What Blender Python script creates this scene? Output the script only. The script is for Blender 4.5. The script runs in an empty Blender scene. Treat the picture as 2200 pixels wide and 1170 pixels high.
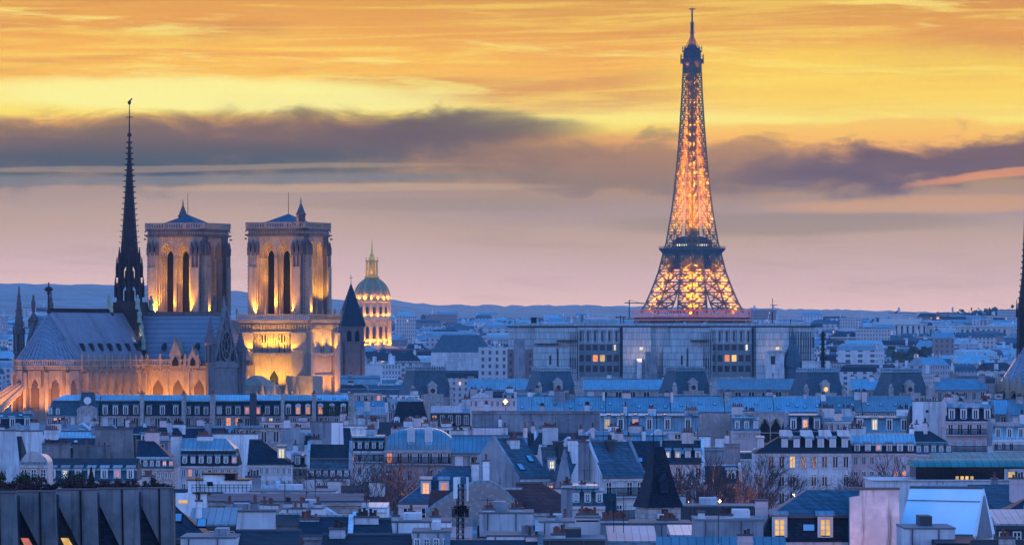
import bpy, math, random
from mathutils import Vector, Matrix
rad = math.radians
random.seed(11)
SC = bpy.context.scene
COL = SC.collection
# ---------------------------------------------------------------- camera: level telephoto shot from a 36 m high terrace
F, CX, HY, CH = 12250.0, 1100.0, 735.0, 36.0      # focal length, image centre and horizon in photo pixels; eye height in metres
cam = bpy.data.cameras.new('camera')
cam.sensor_width = 36.0
cam.lens = 36.0 * F / 2200.0
cam.shift_y = (HY - 585.0) / 2200.0
cam.clip_start, cam.clip_end = 5.0, 40000.0
camo = bpy.data.objects.new('camera', cam)
COL.objects.link(camo)
camo.location = (0, 0, CH)
camo.rotation_euler = (rad(90), 0, 0)
SC.camera = camo

def gx(px, D): return (px - CX) * D / F            # a bearing and a distance give a place on the map
def gz(py, D): return CH + (HY - py) * D / F

SC.view_settings.view_transform = 'Standard'
SC.view_settings.look = 'None'
SC.view_settings.exposure = 0.0
SC.view_settings.gamma = 1.0
SC.cycles.use_denoising = True
SC.cycles.max_bounces = 4
SC.cycles.diffuse_bounces = 2
SC.cycles.glossy_bounces = 2
SC.cycles.volume_bounces = 0
SC.cycles.sample_clamp_indirect = 4.0

HAZE = 2.7e-5
HAZE_S = (0.27, 0.40, 1.10)                       # what the lit air adds, per unit of opacity

def lin(c):
    return tuple(((v / 255.0) / 12.92 if v / 255.0 <= 0.04045 else ((v / 255.0 + 0.055) / 1.055) ** 2.4) for v in c)

class NG:
    """tiny helper to wire math nodes"""
    def __init__(s, tree):
        s.t = tree
    def n(s, typ, **kw):
        nd = s.t.nodes.new(typ)
        for k, v in kw.items(): setattr(nd, k, v)
        return nd
    def put(s, sock, v):
        if hasattr(v, 'is_linked') or hasattr(v, 'links'): s.t.links.new(v, sock)
        else: sock.default_value = v
    def m(s, op, a, b=0.0, c=0.0, clamp=False):
        nd = s.n('ShaderNodeMath', operation=op, use_clamp=clamp)
        s.put(nd.inputs[0], a); s.put(nd.inputs[1], b); s.put(nd.inputs[2], c)
        return nd.outputs[0]
    def step(s, v, lo, hi):
        nd = s.n('ShaderNodeMapRange', interpolation_type='SMOOTHSTEP')
        s.put(nd.inputs['Value'], v); s.put(nd.inputs['From Min'], lo); s.put(nd.inputs['From Max'], hi)
        return nd.outputs[0]
    def mix(s, f, a, b, blend='MIX'):
        nd = s.n('ShaderNodeMix', data_type='RGBA', blend_type=blend)
        s.put(nd.inputs[0], f)
        for sock, v in ((nd.inputs[6], a), (nd.inputs[7], b)):
            if isinstance(v, tuple): sock.default_value = (*v[:3], 1)
            else: s.t.links.new(v, sock)
        return nd.outputs[2]
    def xyz(s, x, y, z):
        nd = s.n('ShaderNodeCombineXYZ')
        for i, v in enumerate((x, y, z)): s.put(nd.inputs[i], v)
        return nd.outputs[0]
    def noise(s, vec, scale, detail=4.0, rough=0.55, dist=0.0):
        nd = s.n('ShaderNodeTexNoise')
        s.t.links.new(vec, nd.inputs['Vector'])
        nd.inputs['Scale'].default_value = scale; nd.inputs['Detail'].default_value = detail
        nd.inputs['Roughness'].default_value = rough; nd.inputs['Distortion'].default_value = dist
        return nd.outputs[0]

# ---------------------------------------------------------------- sky: blue dusk overhead and behind, sunset bank of cloud ahead
SUN_EL, SUN_AZ = rad(2.0), rad(2.5)                # the sun has just gone behind the cloud bank ahead
W = bpy.data.worlds.new('World'); SC.world = W; W.use_nodes = True
wt = W.node_tree; wt.nodes.clear(); g = NG(wt)
tc = g.n('ShaderNodeTexCoord'); sp = g.n('ShaderNodeSeparateXYZ')
wt.links.new(tc.outputs['Generated'], sp.inputs[0])
X, Y, Z = sp.outputs
hh = g.m('SQRT', g.m('ADD', g.m('MULTIPLY', X, X), g.m('MULTIPLY', Y, Y)))
el = g.m('DIVIDE', Z, g.m('MAXIMUM', hh, 1e-4))
az = g.m('ARCTAN2', X, Y)
U = g.m('MULTIPLY_ADD', az, F / 1000, CX / 1000)   # azimuth and elevation, in thousandths of the photo's pixel scale
V = g.m('MULTIPLY_ADD', el, -F / 1000, HY / 1000)
v1 = g.xyz(g.m('MULTIPLY', U, 1.6), g.m('MULTIPLY', g.m('MULTIPLY_ADD', U, 0.03, V), 11.0), 3.3)
v2 = g.xyz(g.m('MULTIPLY', U, 2.6), g.m('MULTIPLY', g.m('MULTIPLY_ADD', U, -0.03, V), 26.0), 7.7)
v3 = g.xyz(g.m('MULTIPLY', U, 5.0), g.m('MULTIPLY', V, 14.0), 1.2)
n1 = g.m('SUBTRACT', g.noise(v1, 1.0, 5, 0.55, 0.3), 0.5)
n2 = g.m('SUBTRACT', g.noise(v2, 1.0, 5, 0.6, 0.2), 0.5)
n3 = g.m('SUBTRACT', g.noise(v3, 1.0, 5, 0.6, 0.4), 0.5)

def airT(v):
    e = (HY / 1000 - v) * 1000 / F
    L = min(12800.0, 298.0 / max(e, 1e-4))
    return math.exp(-HAZE * L)
GAIN = 4.0
def comp(c, v):
    """radiance of the sky itself so that through the haze it shows as colour c"""
    t = airT(v)
    return tuple(max(0.004, (a - s * (1 - t)) / t) / GAIN for a, s in zip(lin(c), HAZE_S))
def ramp(stops, val, lo, hi):
    nd = g.n('ShaderNodeValToRGB')
    t = g.m('DIVIDE', g.m('SUBTRACT', val, lo), hi - lo)
    wt.links.new(t, nd.inputs[0])
    cr = nd.color_ramp
    while len(cr.elements) < len(stops): cr.elements.new(0.5)
    for e, (v, c) in zip(cr.elements, stops):
        e.position = (v - lo) / (hi - lo)
        e.color = (*comp(c, v), 1)
    return nd.outputs[0]
Vl = g.m('ADD', V, g.m('MULTIPLY', n1, 0.05))
shift = g.m('MULTIPLY', g.step(U, 0.55, 1.25), 0.035)         # the bright band sits lower on the right
Vs = g.m('SUBTRACT', Vl, shift)
sky_c = ramp([(-0.25, (190, 140, 110)), (-0.02, (226, 165, 88)), (0.05, (240, 172, 74)), (0.11, (252, 190, 86)), (0.17, (254, 198, 92)),
              (0.215, (255, 236, 150)), (0.24, (255, 226, 130)), (0.262, (252, 186, 88)), (0.31, (214, 155, 110)), (0.36, (182, 150, 140)),
              (0.42, (180, 158, 168)), (0.47, (196, 170, 174)), (0.56, (212, 184, 198)), (0.64, (230, 196, 208)), (0.70, (224, 193, 206)), (0.9, (190, 172, 190))], Vs, -0.3, 0.95)
# golden streaks in the upper bank
topm = g.step(V, 0.30, 0.20)
st = g.m('MULTIPLY', g.step(n1, -0.01, 0.16), topm)
sky_c = g.mix(g.m('MULTIPLY', st, 0.65), sky_c, comp((216, 150, 74), 0.1))
st2 = g.m('MULTIPLY', g.step(n2, 0.03, 0.17), topm)
sky_c = g.mix(g.m('MULTIPLY', st2, 0.60), sky_c, comp((255, 238, 150), 0.12))
v4 = g.xyz(g.m('MULTIPLY', U, 1.3), g.m('MULTIPLY', g.m('MULTIPLY_ADD', U, 0.02, V), 30.0), 5.1)
n4 = g.m('SUBTRACT', g.noise(v4, 1.0, 6, 0.6, 1.1), 0.5)
sky_c = g.mix(g.m('MULTIPLY', g.m('MULTIPLY', g.step(n4, 0.0, 0.18), topm), 0.45), sky_c, comp((230, 158, 72), 0.1))
sky_c = g.mix(g.m('MULTIPLY', g.m('MULTIPLY', g.step(n4, 0.02, -0.16), topm), 0.45), sky_c, comp((255, 226, 128), 0.12))
# a broad bright patch above the low bank on the right and the left
def blob(u0, v0, a, b, tilt=0.0, warp=0.05, lo=1.15, hi=0.25, nz=None):
    vv = g.m('ADD', V, g.m('MULTIPLY', n3 if nz is None else nz, warp))
    du = g.m('DIVIDE', g.m('SUBTRACT', U, u0), a)
    dv = g.m('DIVIDE', g.m('SUBTRACT', vv, g.m('MULTIPLY_ADD', g.m('SUBTRACT', U, u0), tilt, v0)), b)
    return g.step(g.m('ADD', g.m('MULTIPLY', du, du), g.m('MULTIPLY', dv, dv)), lo, hi)
sky_c = g.mix(g.m('MULTIPLY', blob(0.45, 0.205, 0.62, 0.045, 0.02, 0.03), 0.85), sky_c, comp((255, 246, 170), 0.2))
sky_c = g.mix(g.m('MULTIPLY', blob(1.95, 0.18, 0.65, 0.10, 0.03, 0.05), 0.55), sky_c, comp((255, 224, 122), 0.18))
sky_c = g.mix(g.m('MULTIPLY', blob(1.9, 0.285, 0.6, 0.03, 0.0, 0.05), 0.75), sky_c, comp((250, 192, 96), 0.28))
# dark slate bank, left then right, and the thin bars under it
bank = g.mix(g.step(V, 0.275, 0.355), comp((132, 114, 92), 0.29), comp((94, 106, 96), 0.345))
bank = g.mix(g.m('MULTIPLY', g.step(n1, -0.02, 0.15), 0.5), bank, comp((128, 126, 118), 0.33))
dk = g.m('MULTIPLY', blob(0.42, 0.322, 0.88, 0.074, -0.02, 0.15, 1.5, 0.05), 0.97)
sky_c = g.mix(dk, sky_c, bank)
dk = g.m('MULTIPLY', blob(0.98, 0.278, 0.30, 0.040, -0.03, 0.09, 1.4, 0.1), 0.8)
sky_c = g.mix(dk, sky_c, comp((112, 104, 106), 0.28))
dk = g.m('MULTIPLY', blob(1.42, 0.35, 0.55, 0.055, -0.02, 0.16), 0.62)
sky_c = g.mix(dk, sky_c, comp((142, 126, 120), 0.35))
dk = g.m('MULTIPLY', blob(2.05, 0.352, 0.58, 0.058, -0.07, 0.15, 1.35, 0.12), 0.9)
sky_c = g.mix(dk, sky_c, comp((114, 106, 70), 0.36))
dk = g.m('MULTIPLY', blob(2.2, 0.37, 0.28, 0.012, -0.12, 0.03), 0.75)
sky_c = g.mix(dk, sky_c, comp((232, 160, 124), 0.37))
for (u0, v0, a, b, c, k) in ((0.35, 0.362, 0.75, 0.008, (192, 166, 162), 0.4), (0.3, 0.388, 0.9, 0.013, (140, 140, 160), 0.75), (0.75, 0.405, 0.5, 0.010, (204, 176, 166), 0.5),
                             (1.7, 0.48, 0.45, 0.03, (160, 146, 156), 0.55), (2.0, 0.44, 0.4, 0.022, (222, 172, 152), 0.6), (0.95, 0.44, 0.4, 0.016, (170, 152, 158), 0.5)):
    sky_c = g.mix(g.m('MULTIPLY', blob(u0, v0, a, b, -0.01, 0.03, nz=n1), k), sky_c, comp(c, v0))
lowm = g.step(V, 0.30, 0.42)
sky_c = g.mix(g.m('MULTIPLY', g.m('MULTIPLY', g.step(n2, 0.0, 0.2), lowm), 0.2), sky_c, comp((168, 150, 162), 0.5))
gain = g.mix(1.0, sky_c, (GAIN, GAIN, GAIN), 'MULTIPLY')
blue = g.mix(g.step(Z, 0.0, 0.7), (0.74, 1.02, 2.15), (0.015, 0.38, 1.38))
blue = g.mix(g.step(Z, -0.05, 0.0), (0.01, 0.02, 0.05), blue)
nish = g.n('ShaderNodeTexSky', sky_type='NISHITA', sun_disc=False, sun_elevation=SUN_EL, sun_rotation=SUN_AZ)
blue = g.mix(0.06, blue, nish.outputs[0], 'ADD')
fd = Vector((math.sin(SUN_AZ), math.cos(SUN_AZ), 0.03)).normalized()
cosf = g.m('ADD', g.m('ADD', g.m('MULTIPLY', X, fd.x), g.m('MULTIPLY', Y, fd.y)), g.m('MULTIPLY', Z, fd.z))
front = g.m('MULTIPLY', g.step(cosf, 0.86, 0.985), g.step(Z, -0.02, 0.0))
total = g.mix(front, blue, gain)
bg = g.n('ShaderNodeBackground'); wo = g.n('ShaderNodeOutputWorld')
wt.links.new(total, bg.inputs[0]); bg.inputs[1].default_value = 1.0
wt.links.new(bg.outputs[0], wo.inputs[0])
# the one sun: last soft light filtered through the bank
sl = bpy.data.lights.new('sun', 'SUN'); sl.energy = 0.35; sl.angle = rad(12); sl.color = (1.0, 0.62, 0.36)
so = bpy.data.objects.new('sun', sl); COL.objects.link(so)
so.rotation_euler = (rad(90) - SUN_EL - rad(4), 0, rad(180) - SUN_AZ)

# ---------------------------------------------------------------- mesh helper
class MB:
    def __init__(s):
        s.v, s.f, s.mi, s.T = [], [], [], None
    def p(s, pts):
        i = len(s.v)
        if s.T is not None: pts = [tuple(s.T @ Vector(q)) for q in pts]
        s.v += [tuple(q) for q in pts]
        return i
    def face(s, idx, m=0): s.f.append(tuple(idx)); s.mi.append(m)
    def poly(s, pts, m=0):
        i = s.p(pts); s.face(range(i, i + len(pts)), m)
    def box(s, x0, x1, y0, y1, z0, z1, m=0):
        i = s.p([(x0, y0, z0), (x1, y0, z0), (x1, y1, z0), (x0, y1, z0), (x0, y0, z1), (x1, y0, z1), (x1, y1, z1), (x0, y1, z1)])
        for q in ((0, 3, 2, 1), (4, 5, 6, 7), (0, 1, 5, 4), (1, 2, 6, 5), (2, 3, 7, 6), (3, 0, 4, 7)):
            s.face([i + k for k in q], m)
    def loft(s, levels, m=0, mtop=None, bottom=False, mright=None):
        """levels of rectangles (x0,x1,y0,y1,z)"""
        rings = [s.p([(a, c, z), (b, c, z), (b, d, z), (a, d, z)]) for a, b, c, d, z in levels]
        for k in range(len(rings) - 1):
            mm = m[k] if isinstance(m, (list, tuple)) else m
            for q in range(4):
                s.face((rings[k] + q, rings[k] + (q + 1) % 4, rings[k + 1] + (q + 1) % 4, rings[k + 1] + q), mright if mright is not None and q == 1 else mm)
        mm = m[-1] if isinstance(m, (list, tuple)) else m
        s.face([rings[-1] + q for q in range(4)], mm if mtop is None else mtop)
        if bottom: s.face([rings[0] + q for q in (3, 2, 1, 0)], mm)
    def prism(s, pts, axis, a, b, m=0):
        """extrude polygon pts (2-d) along axis 'x' or 'y' or 'z' from a to b"""
        mk = {'x': lambda q, t: (t, q[0], q[1]), 'y': lambda q, t: (q[0], t, q[1]), 'z': lambda q, t: (q[0], q[1], t)}[axis]
        n = len(pts)
        i = s.p([mk(q, a) for q in pts]); j = s.p([mk(q, b) for q in pts])
        s.face(range(i, i + n), m); s.face(range(j + n - 1, j - 1, -1), m)
        for k in range(n):
            s.face((i + k, j + k, j + (k + 1) % n, i + (k + 1) % n), m)
    def beam(s, a, b, w, m=0, w2=None):
        a, b = Vector(a), Vector(b); d = b - a
        if d.length < 1e-6: return
        d.normalize()
        u = d.cross(Vector((0, 0, 1)))
        if u.length < 1e-3: u = Vector((1, 0, 0))
        u.normalize(); v = d.cross(u)
        w2 = w if w2 is None else w2
        P = []
        for c, ww in ((a, w), (b, w2)):
            P += [c + (u * sx + v * sy) * ww / 2 for sx, sy in ((-1, -1), (1, -1), (1, 1), (-1, 1))]
        i = s.p(P)
        for k in range(4):
            s.face((i + k, i + (k + 1) % 4, i + 4 + (k + 1) % 4, i + 4 + k), m)
        s.face((i + 3, i + 2, i + 1, i), m); s.face((i + 4, i + 5, i + 6, i + 7), m)
    def lathe(s, prof, n=12, cx=0, cy=0, m=0, a0=0.0, cap=True):
        rings = []
        for r, z in prof:
            rings.append(s.p([(cx + r * math.cos(a0 + 2 * math.pi * k / n), cy + r * math.sin(a0 + 2 * math.pi * k / n), z) for k in range(n)]))
        for q in range(len(rings) - 1):
            mm = m[q] if isinstance(m, (list, tuple)) else m
            for k in range(n):
                s.face((rings[q] + k, rings[q] + (k + 1) % n, rings[q + 1] + (k + 1) % n, rings[q + 1] + k), mm)
        mm = m[-1] if isinstance(m, (list, tuple)) else m
        if cap: s.face([rings[-1] + k for k in range(n)], mm)
    def arch(s, cx, hw, zs, za, x0, x1, ztop, y0, y1, m=0, n=7):
        """wall strip above the spring line with a pointed opening cut in it"""
        pts = []
        for k in range(2 * n + 1):
            t = k / (2.0 * n) * 2 - 1                 # -1..1
            u = abs(t)
            pts.append((cx + hw * t, zs + (za - zs) * math.sqrt(max(0.0, 1 - u ** 1.7))))
        for y, rev in ((y0, False), (y1, True)):
            for k in range(2 * n):
                a, b = pts[k], pts[k + 1]
                q = [(a[0], y, a[1]), (b[0], y, b[1]), (b[0], y, ztop), (a[0], y, ztop)]
                s.poly(q[::-1] if rev else q, m)
        for k in range(2 * n):
            a, b = pts[k], pts[k + 1]
            s.poly([(a[0], y0, a[1]), (a[0], y1, a[1]), (b[0], y1, b[1]), (b[0], y0, b[1])], m)
        if cx - hw - x0 > 1e-3: s.box(x0, cx - hw, y0, y1, zs, ztop, m)
        if x1 - cx - hw > 1e-3: s.box(cx + hw, x1, y0, y1, zs, ztop, m)
    def mesh(s, name, mats):
        me = bpy.data.meshes.new(name)
        me.from_pydata(s.v, [], s.f)
        for k in mats: me.materials.append(k)
        if len(mats) > 1: me.polygons.foreach_set('material_index', s.mi)
        me.update()
        return me
    def pieces(s, name, mats, parent):
        """every separate piece becomes an object of its own"""
        par = list(range(len(s.v)))
        def find(a):
            while par[a] != a: par[a] = par[par[a]]; a = par[a]
            return a
        for f in s.f:
            for k in f[1:]: par[find(k)] = find(f[0])
        G = {}
        for f, mi in zip(s.f, s.mi): G.setdefault(find(f[0]), []).append((f, mi))
        for fs in G.values():
            q = MB(); mp = {}
            for f, mi in fs:
                for k in f:
                    if k not in mp: mp[k] = len(q.v); q.v.append(s.v[k])
                q.f.append(tuple(mp[k] for k in f)); q.mi.append(mi)
            q.build(name, mats, parent)
    def build(s, name, mats, parent=None, smooth=False, loc=None, rot=0.0):
        if not isinstance(mats, (list, tuple)): mats = [mats]
        me = s.mesh(name, mats)
        if smooth: me.polygons.foreach_set('use_smooth', [True] * len(me.polygons))
        return link(name, me, parent, loc, rot)

def link(name, me, parent=None, loc=None, rot=0.0):
    o = bpy.data.objects.new(name, me); COL.objects.link(o)
    if parent is not None: o.parent = parent
    if loc is not None: o.location = loc
    if rot: o.rotation_euler = (0, 0, rot)
    return o
LABELS = {}
def tag(o, label, cat, group=None, kind=None):
    o['label'] = label; o['category'] = cat
    if group: o['group'] = group
    if kind: o['kind'] = kind
    LABELS[label] = LABELS.get(label, 0) + 1
    return o
def thing(name, loc, label, cat, rot=0.0, group=None):
    o = link(name, None, None, loc, rot); o.empty_display_size = 0.5
    return tag(o, label, cat, group)
def structure(o, label=None):
    o['kind'] = 'structure'
    if label: o['label'] = label
    return o
def copy_tree(o, parent=None):
    c = o.copy(); COL.objects.link(c)
    if parent is not None: c.parent = parent
    for ch in o.children: copy_tree(ch, c)
    return c
def spot(loc, energy, color, cone=120, tilt=0.0, az=0.0, size=0.3, blend=0.7):
    """flood lamp; tilt 0 points straight up, otherwise leans towards azimuth az"""
    l = bpy.data.lights.new('floodlight', 'SPOT'); l.energy = energy; l.color = color
    l.spot_size = rad(cone); l.spot_blend = blend; l.shadow_soft_size = size
    o = bpy.data.objects.new('floodlight', l); COL.objects.link(o); o.location = loc
    d = Vector((math.sin(rad(tilt)) * math.cos(rad(az)), math.sin(rad(tilt)) * math.sin(rad(az)), math.cos(rad(tilt))))
    o.rotation_euler = d.to_track_quat('-Z', 'Y').to_euler()
    return o

# ---------------------------------------------------------------- materials
MATS = {}
def mat(name, col, rough=0.85, metal=0.0, var=0.25, vscale=0.35, streak=0.0, rand=0.12, seam=None, rows=None, bump=0.0, col2=None, spec=0.3, emit=None, estr=0.0, brick=None, hue=0.0):
    if name in MATS: return MATS[name]
    m = bpy.data.materials.new(name); m.use_nodes = True; t = m.node_tree; q = NG(t)
    b = t.nodes['Principled BSDF']
    b.inputs['Roughness'].default_value = rough; b.inputs['Metallic'].default_value = metal
    b.inputs['Specular IOR Level'].default_value = spec
    tcn = q.n('ShaderNodeTexCoord'); oc = tcn.outputs['Object']
    s3 = q.n('ShaderNodeSeparateXYZ'); t.links.new(oc, s3.inputs[0])
    oi = q.n('ShaderNodeObjectInfo')
    off = q.xyz(q.m('MULTIPLY', oi.outputs['Random'], 97.0), q.m('MULTIPLY', oi.outputs['Random'], 31.0), 0.0)
    vadd = q.n('ShaderNodeVectorMath', operation='ADD'); t.links.new(oc, vadd.inputs[0]); t.links.new(off, vadd.inputs[1])
    pos = vadd.outputs[0]
    nz = q.noise(pos, vscale, 5, 0.65)
    f = q.m('MULTIPLY_ADD', q.m('SUBTRACT', nz, 0.5), var * 2.4, 1.0)
    f = q.m('MULTIPLY', f, q.m('MULTIPLY_ADD', q.m('SUBTRACT', oi.outputs['Random'], 0.5), rand * 2, 1.0))
    if streak:
        sx = q.n('ShaderNodeSeparateXYZ'); t.links.new(pos, sx.inputs[0])
        sv = q.xyz(q.m('MULTIPLY', sx.outputs[0], 1.6), q.m('MULTIPLY', sx.outputs[1], 1.6), q.m('MULTIPLY', sx.outputs[2], 0.10))
        sn = q.noise(sv, 1.0, 5, 0.7)
        f = q.m('MULTIPLY', f, q.m('SUBTRACT', 1.0, q.m('MULTIPLY', q.step(sn, 0.47, 0.72), streak)))
    base = (*col, 1)
    if col2 is not None:
        c = q.mix(q.step(q.noise(pos, vscale * 0.45, 4, 0.6), 0.40, 0.62), col, col2)
    else:
        c = None
    h = None
    if seam:                                          # standing seams across local x (and y on the ends)
        step_, wdt = seam
        fr = q.m('FRACT', q.m('DIVIDE', q.m('ADD', s3.outputs[0], q.m('MULTIPLY', s3.outputs[1], 0.0)), step_))
        ln = q.m('LESS_THAN', fr, wdt)
        f = q.m('MULTIPLY', f, q.m('SUBTRACT', 1.0, q.m('MULTIPLY', ln, 0.55)))
        panel = q.n('ShaderNodeTexWhiteNoise', noise_dimensions='2D')
        t.links.new(q.xyz(q.m('FLOOR', q.m('DIVIDE', s3.outputs[0], step_)), q.m('FLOOR', q.m('DIVIDE', s3.outputs[2], 1.1)), 0.0), panel.inputs['Vector'])
        f = q.m('MULTIPLY', f, q.m('MULTIPLY_ADD', panel.outputs[0], 0.22, 0.89))
    if rows:
        fr = q.m('FRACT', q.m('DIVIDE', s3.outputs[2], rows))
        f = q.m('MULTIPLY', f, q.m('SUBTRACT', 1.0, q.m('MULTIPLY', q.m('LESS_THAN', fr, 0.18), 0.3)))
        wn = q.n('ShaderNodeTexWhiteNoise', noise_dimensions='2D')
        t.links.new(q.xyz(q.m('FLOOR', q.m('DIVIDE', q.m('ADD', s3.outputs[0], s3.outputs[1]), 0.3)), q.m('FLOOR', q.m('DIVIDE', s3.outputs[2], rows)), 0.0), wn.inputs['Vector'])
        f = q.m('MULTIPLY', f, q.m('MULTIPLY_ADD', wn.outputs[0], 0.5, 0.75))
    if brick:
        vo = q.n('ShaderNodeTexVoronoi'); t.links.new(pos, vo.inputs['Vector']); vo.inputs['Scale'].default_value = brick
        f = q.m('MULTIPLY', f, q.m('MULTIPLY_ADD', q.step(vo.outputs['Distance'], 0.0, 0.5), -0.35, 1.18))
    if hue:
        r2 = q.m('FRACT', q.m('MULTIPLY', oi.outputs['Random'], 7.31))
        patch = q.m('MULTIPLY', q.m('ADD', r2, q.m('MULTIPLY', q.m('SUBTRACT', q.noise(pos, 0.22, 4, 0.6), 0.5), 1.6)), 1.0, clamp=True)
        c = q.mix(patch, col if c is None else c, hue)
    fc = q.n('ShaderNodeCombineColor')
    for k in range(3): q.put(fc.inputs[k], f)
    c = q.mix(1.0, base[:3] if c is None else c, fc.outputs[0], 'MULTIPLY')
    t.links.new(c, b.inputs['Base Color'])
    if bump:
        bp = q.n('ShaderNodeBump'); bp.inputs['Strength'].default_value = 0.6; bp.inputs['Distance'].default_value = bump
        t.links.new(f, bp.inputs['Height']); t.links.new(bp.outputs[0], b.inputs['Normal'])
    if emit is not None:                              # a room, a lamp behind glass, or glow given to the gallery posts
        en = q.noise(pos, 1.3, 2, 0.5)
        b.inputs['Emission Color'].default_value = (*emit, 1)
        t.links.new(q.m('MULTIPLY', q.m('MULTIPLY_ADD', oi.outputs['Random'], 0.7, 0.5), q.m('MULTIPLY', q.m('MULTIPLY_ADD', en, 1.6, 0.2), estr)), b.inputs['Emission Strength'])
    MATS[name] = m
    return m

PL = {
 'stained': mat('rain_stained_plaster', (0.80, 0.70, 0.66), streak=0.85, var=0.3, col2=(0.55, 0.50, 0.50), vscale=0.6),
 'white': mat('white_plaster', (0.84, 0.79, 0.76), hue=(0.62, 0.57, 0.56), streak=0.5, var=0.34),
 'cream': mat('cream_plaster', (0.70, 0.55, 0.49), hue=(0.52, 0.46, 0.45), streak=0.45, var=0.32),
 'pink': mat('pinkish_plaster', (0.72, 0.50, 0.48), streak=0.25, var=0.22),
 'grey': mat('grey_render', (0.32, 0.31, 0.32), streak=0.6, var=0.4, col2=(0.20, 0.20, 0.22)),
 'pale': mat('pale_grey_render', (0.64, 0.61, 0.60), streak=0.55, var=0.35, col2=(0.46, 0.44, 0.45)),
 'conc': mat('dark_stained_render', (0.21, 0.195, 0.195), streak=0.7, var=0.5, col2=(0.13, 0.14, 0.14), vscale=0.5),
 'stone': mat('ashlar_stone', (0.40, 0.33, 0.30), rows=0.45, streak=0.25, var=0.25),
 'rubble': mat('rubble_stone', (0.42, 0.33, 0.30), brick=1.9, var=0.35),
 'dark': mat('dark_cladding', (0.055, 0.055, 0.06), var=0.3),
}
RF = {
 'zinc': mat('zinc_sheet', (0.115, 0.23, 0.28), hue=(0.17, 0.22, 0.235), rough=0.5, metal=0.1, seam=(0.62, 0.13), var=0.4, rand=0.42, vscale=0.3, spec=0.5),
 'zincpale': mat('pale_zinc_sheet', (0.19, 0.34, 0.38), hue=(0.29, 0.36, 0.37), rough=0.5, metal=0.1, seam=(0.62, 0.13), var=0.4, rand=0.35, spec=0.5),
 'slate': mat('slate_roofing', (0.016, 0.027, 0.045), spec=0.1, hue=(0.03, 0.032, 0.035), rough=0.7, rows=0.26, var=0.35, rand=0.25),
 'blue': mat('weathered_slate', (0.048, 0.100, 0.135), spec=0.15, hue=(0.06, 0.085, 0.10), rough=0.7, rows=0.3, var=0.35, rand=0.2),
 'tile': mat('red_roof_tiles', (0.115, 0.030, 0.024), rough=0.8, rows=0.34, var=0.4),
 'flat': mat('roof_felt', (0.13, 0.14, 0.15), var=0.5, rand=0.3),
}
STEEL = mat('dark_iron', (0.014, 0.014, 0.018), rough=0.6, spec=.1)
FRAME = mat('white_joinery', (0.72, 0.66, 0.62), var=0.08)
GLASS = mat('dark_window_glass', (0.008, 0.010, 0.016), rough=0.12, spec=0.35, var=0.3)
SKYGLASS = mat('skylight_glass', (0.35, 0.42, 0.45), rough=0.15, spec=0.9, metal=0.6, var=0.2)
BLIND = mat('pale_window_blind', (0.55, 0.52, 0.52), var=0.12)
LIT = {
 'o': mat('window_lit_orange', (0.3, 0.12, 0.05), emit=(1.0, 0.30, 0.06), estr=1.25),
 'y': mat('window_lit_yellow', (0.3, 0.2, 0.05), emit=(1.0, 0.55, 0.15), estr=0.95),
 'p': mat('window_lit_pink', (0.3, 0.12, 0.08), emit=(1.0, 0.27, 0.16), estr=0.85),
 'w': mat('window_lit_white', (0.3, 0.25, 0.15), emit=(1.0, 0.78, 0.42), estr=1.2),
}
POT = mat('terracotta_pot', (0.20, 0.065, 0.05), rand=0.4)
POTD = mat('sooty_pot', (0.05, 0.035, 0.035), rand=0.4)
CAP = mat('mortar_cap', (0.10, 0.10, 0.11))
WOODSHUT = mat('painted_shutter', (0.62, 0.58, 0.58), var=0.1, rows=0.12)
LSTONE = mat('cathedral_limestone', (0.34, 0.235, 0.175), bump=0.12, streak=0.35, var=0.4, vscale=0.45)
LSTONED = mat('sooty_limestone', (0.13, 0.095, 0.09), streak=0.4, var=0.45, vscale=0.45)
LSTONEG = mat('shaded_gable_stone', (0.18, 0.158, 0.16), streak=0.4, var=0.4, vscale=0.45)  # limestone with the unlit gable's shade put into its greyer, darker colour
LEAD = mat('lead_roof', (0.23, 0.225, 0.26), rough=0.5, metal=0.2, seam=(0.75, 0.14), var=0.25, vscale=0.22, spec=0.5)
LEADX = mat('spire_leadwork', (0.045, 0.027, 0.027), spec=.1, rough=0.6, var=0.35)
LOUV = mat('belfry_louvres', (0.010, 0.010, 0.013), rows=0.9)
COPPER = mat('verdigris_copper', (0.30, 0.36, 0.26), var=0.3)
IRON = mat('painted_iron_lattice', (0.14, 0.075, 0.010), rough=0.6, var=0.15)
IRONLOW = mat('painted_iron_plate', (0.045, 0.03, 0.028), rough=0.6, var=0.2)
DRUM = mat('dome_drum_stone', (0.50, 0.35, 0.20), streak=0.2, var=0.25)
GILD = mat('gilded_copper', (0.80, 0.42, 0.07), rough=0.35, metal=0.7, var=0.2)
DOMELEAD = mat('dome_lead', (0.30, 0.19, 0.10), rough=0.5, var=0.2)
BARK = mat('bare_bark', (0.055, 0.040, 0.042), var=0.3)
LEAF = mat('evergreen_leaves', (0.035, 0.055, 0.02), var=0.5, vscale=2.0, col2=(0.018, 0.03, 0.015))
REDLEAF = mat('rust_red_shrub', (0.085, 0.030, 0.025), var=0.5, vscale=2.0, col2=(0.04, 0.03, 0.03))
TARP = mat('white_tarpaulin', (0.66, 0.78, 0.82), rough=0.45, var=0.12, vscale=0.5, bump=0.05, spec=0.5)
TURQ = mat('turquoise_glazing', (0.04, 0.21, 0.19), rough=0.7, seam=(0.9, 0.1), var=0.3, spec=.1)
FOREST = mat('wooded_slope', (0.10, 0.145, 0.13), var=0.6, vscale=0.012, col2=(0.15, 0.20, 0.20))
ASPH = mat('street_asphalt', (0.05, 0.05, 0.052), var=0.3)
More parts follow.
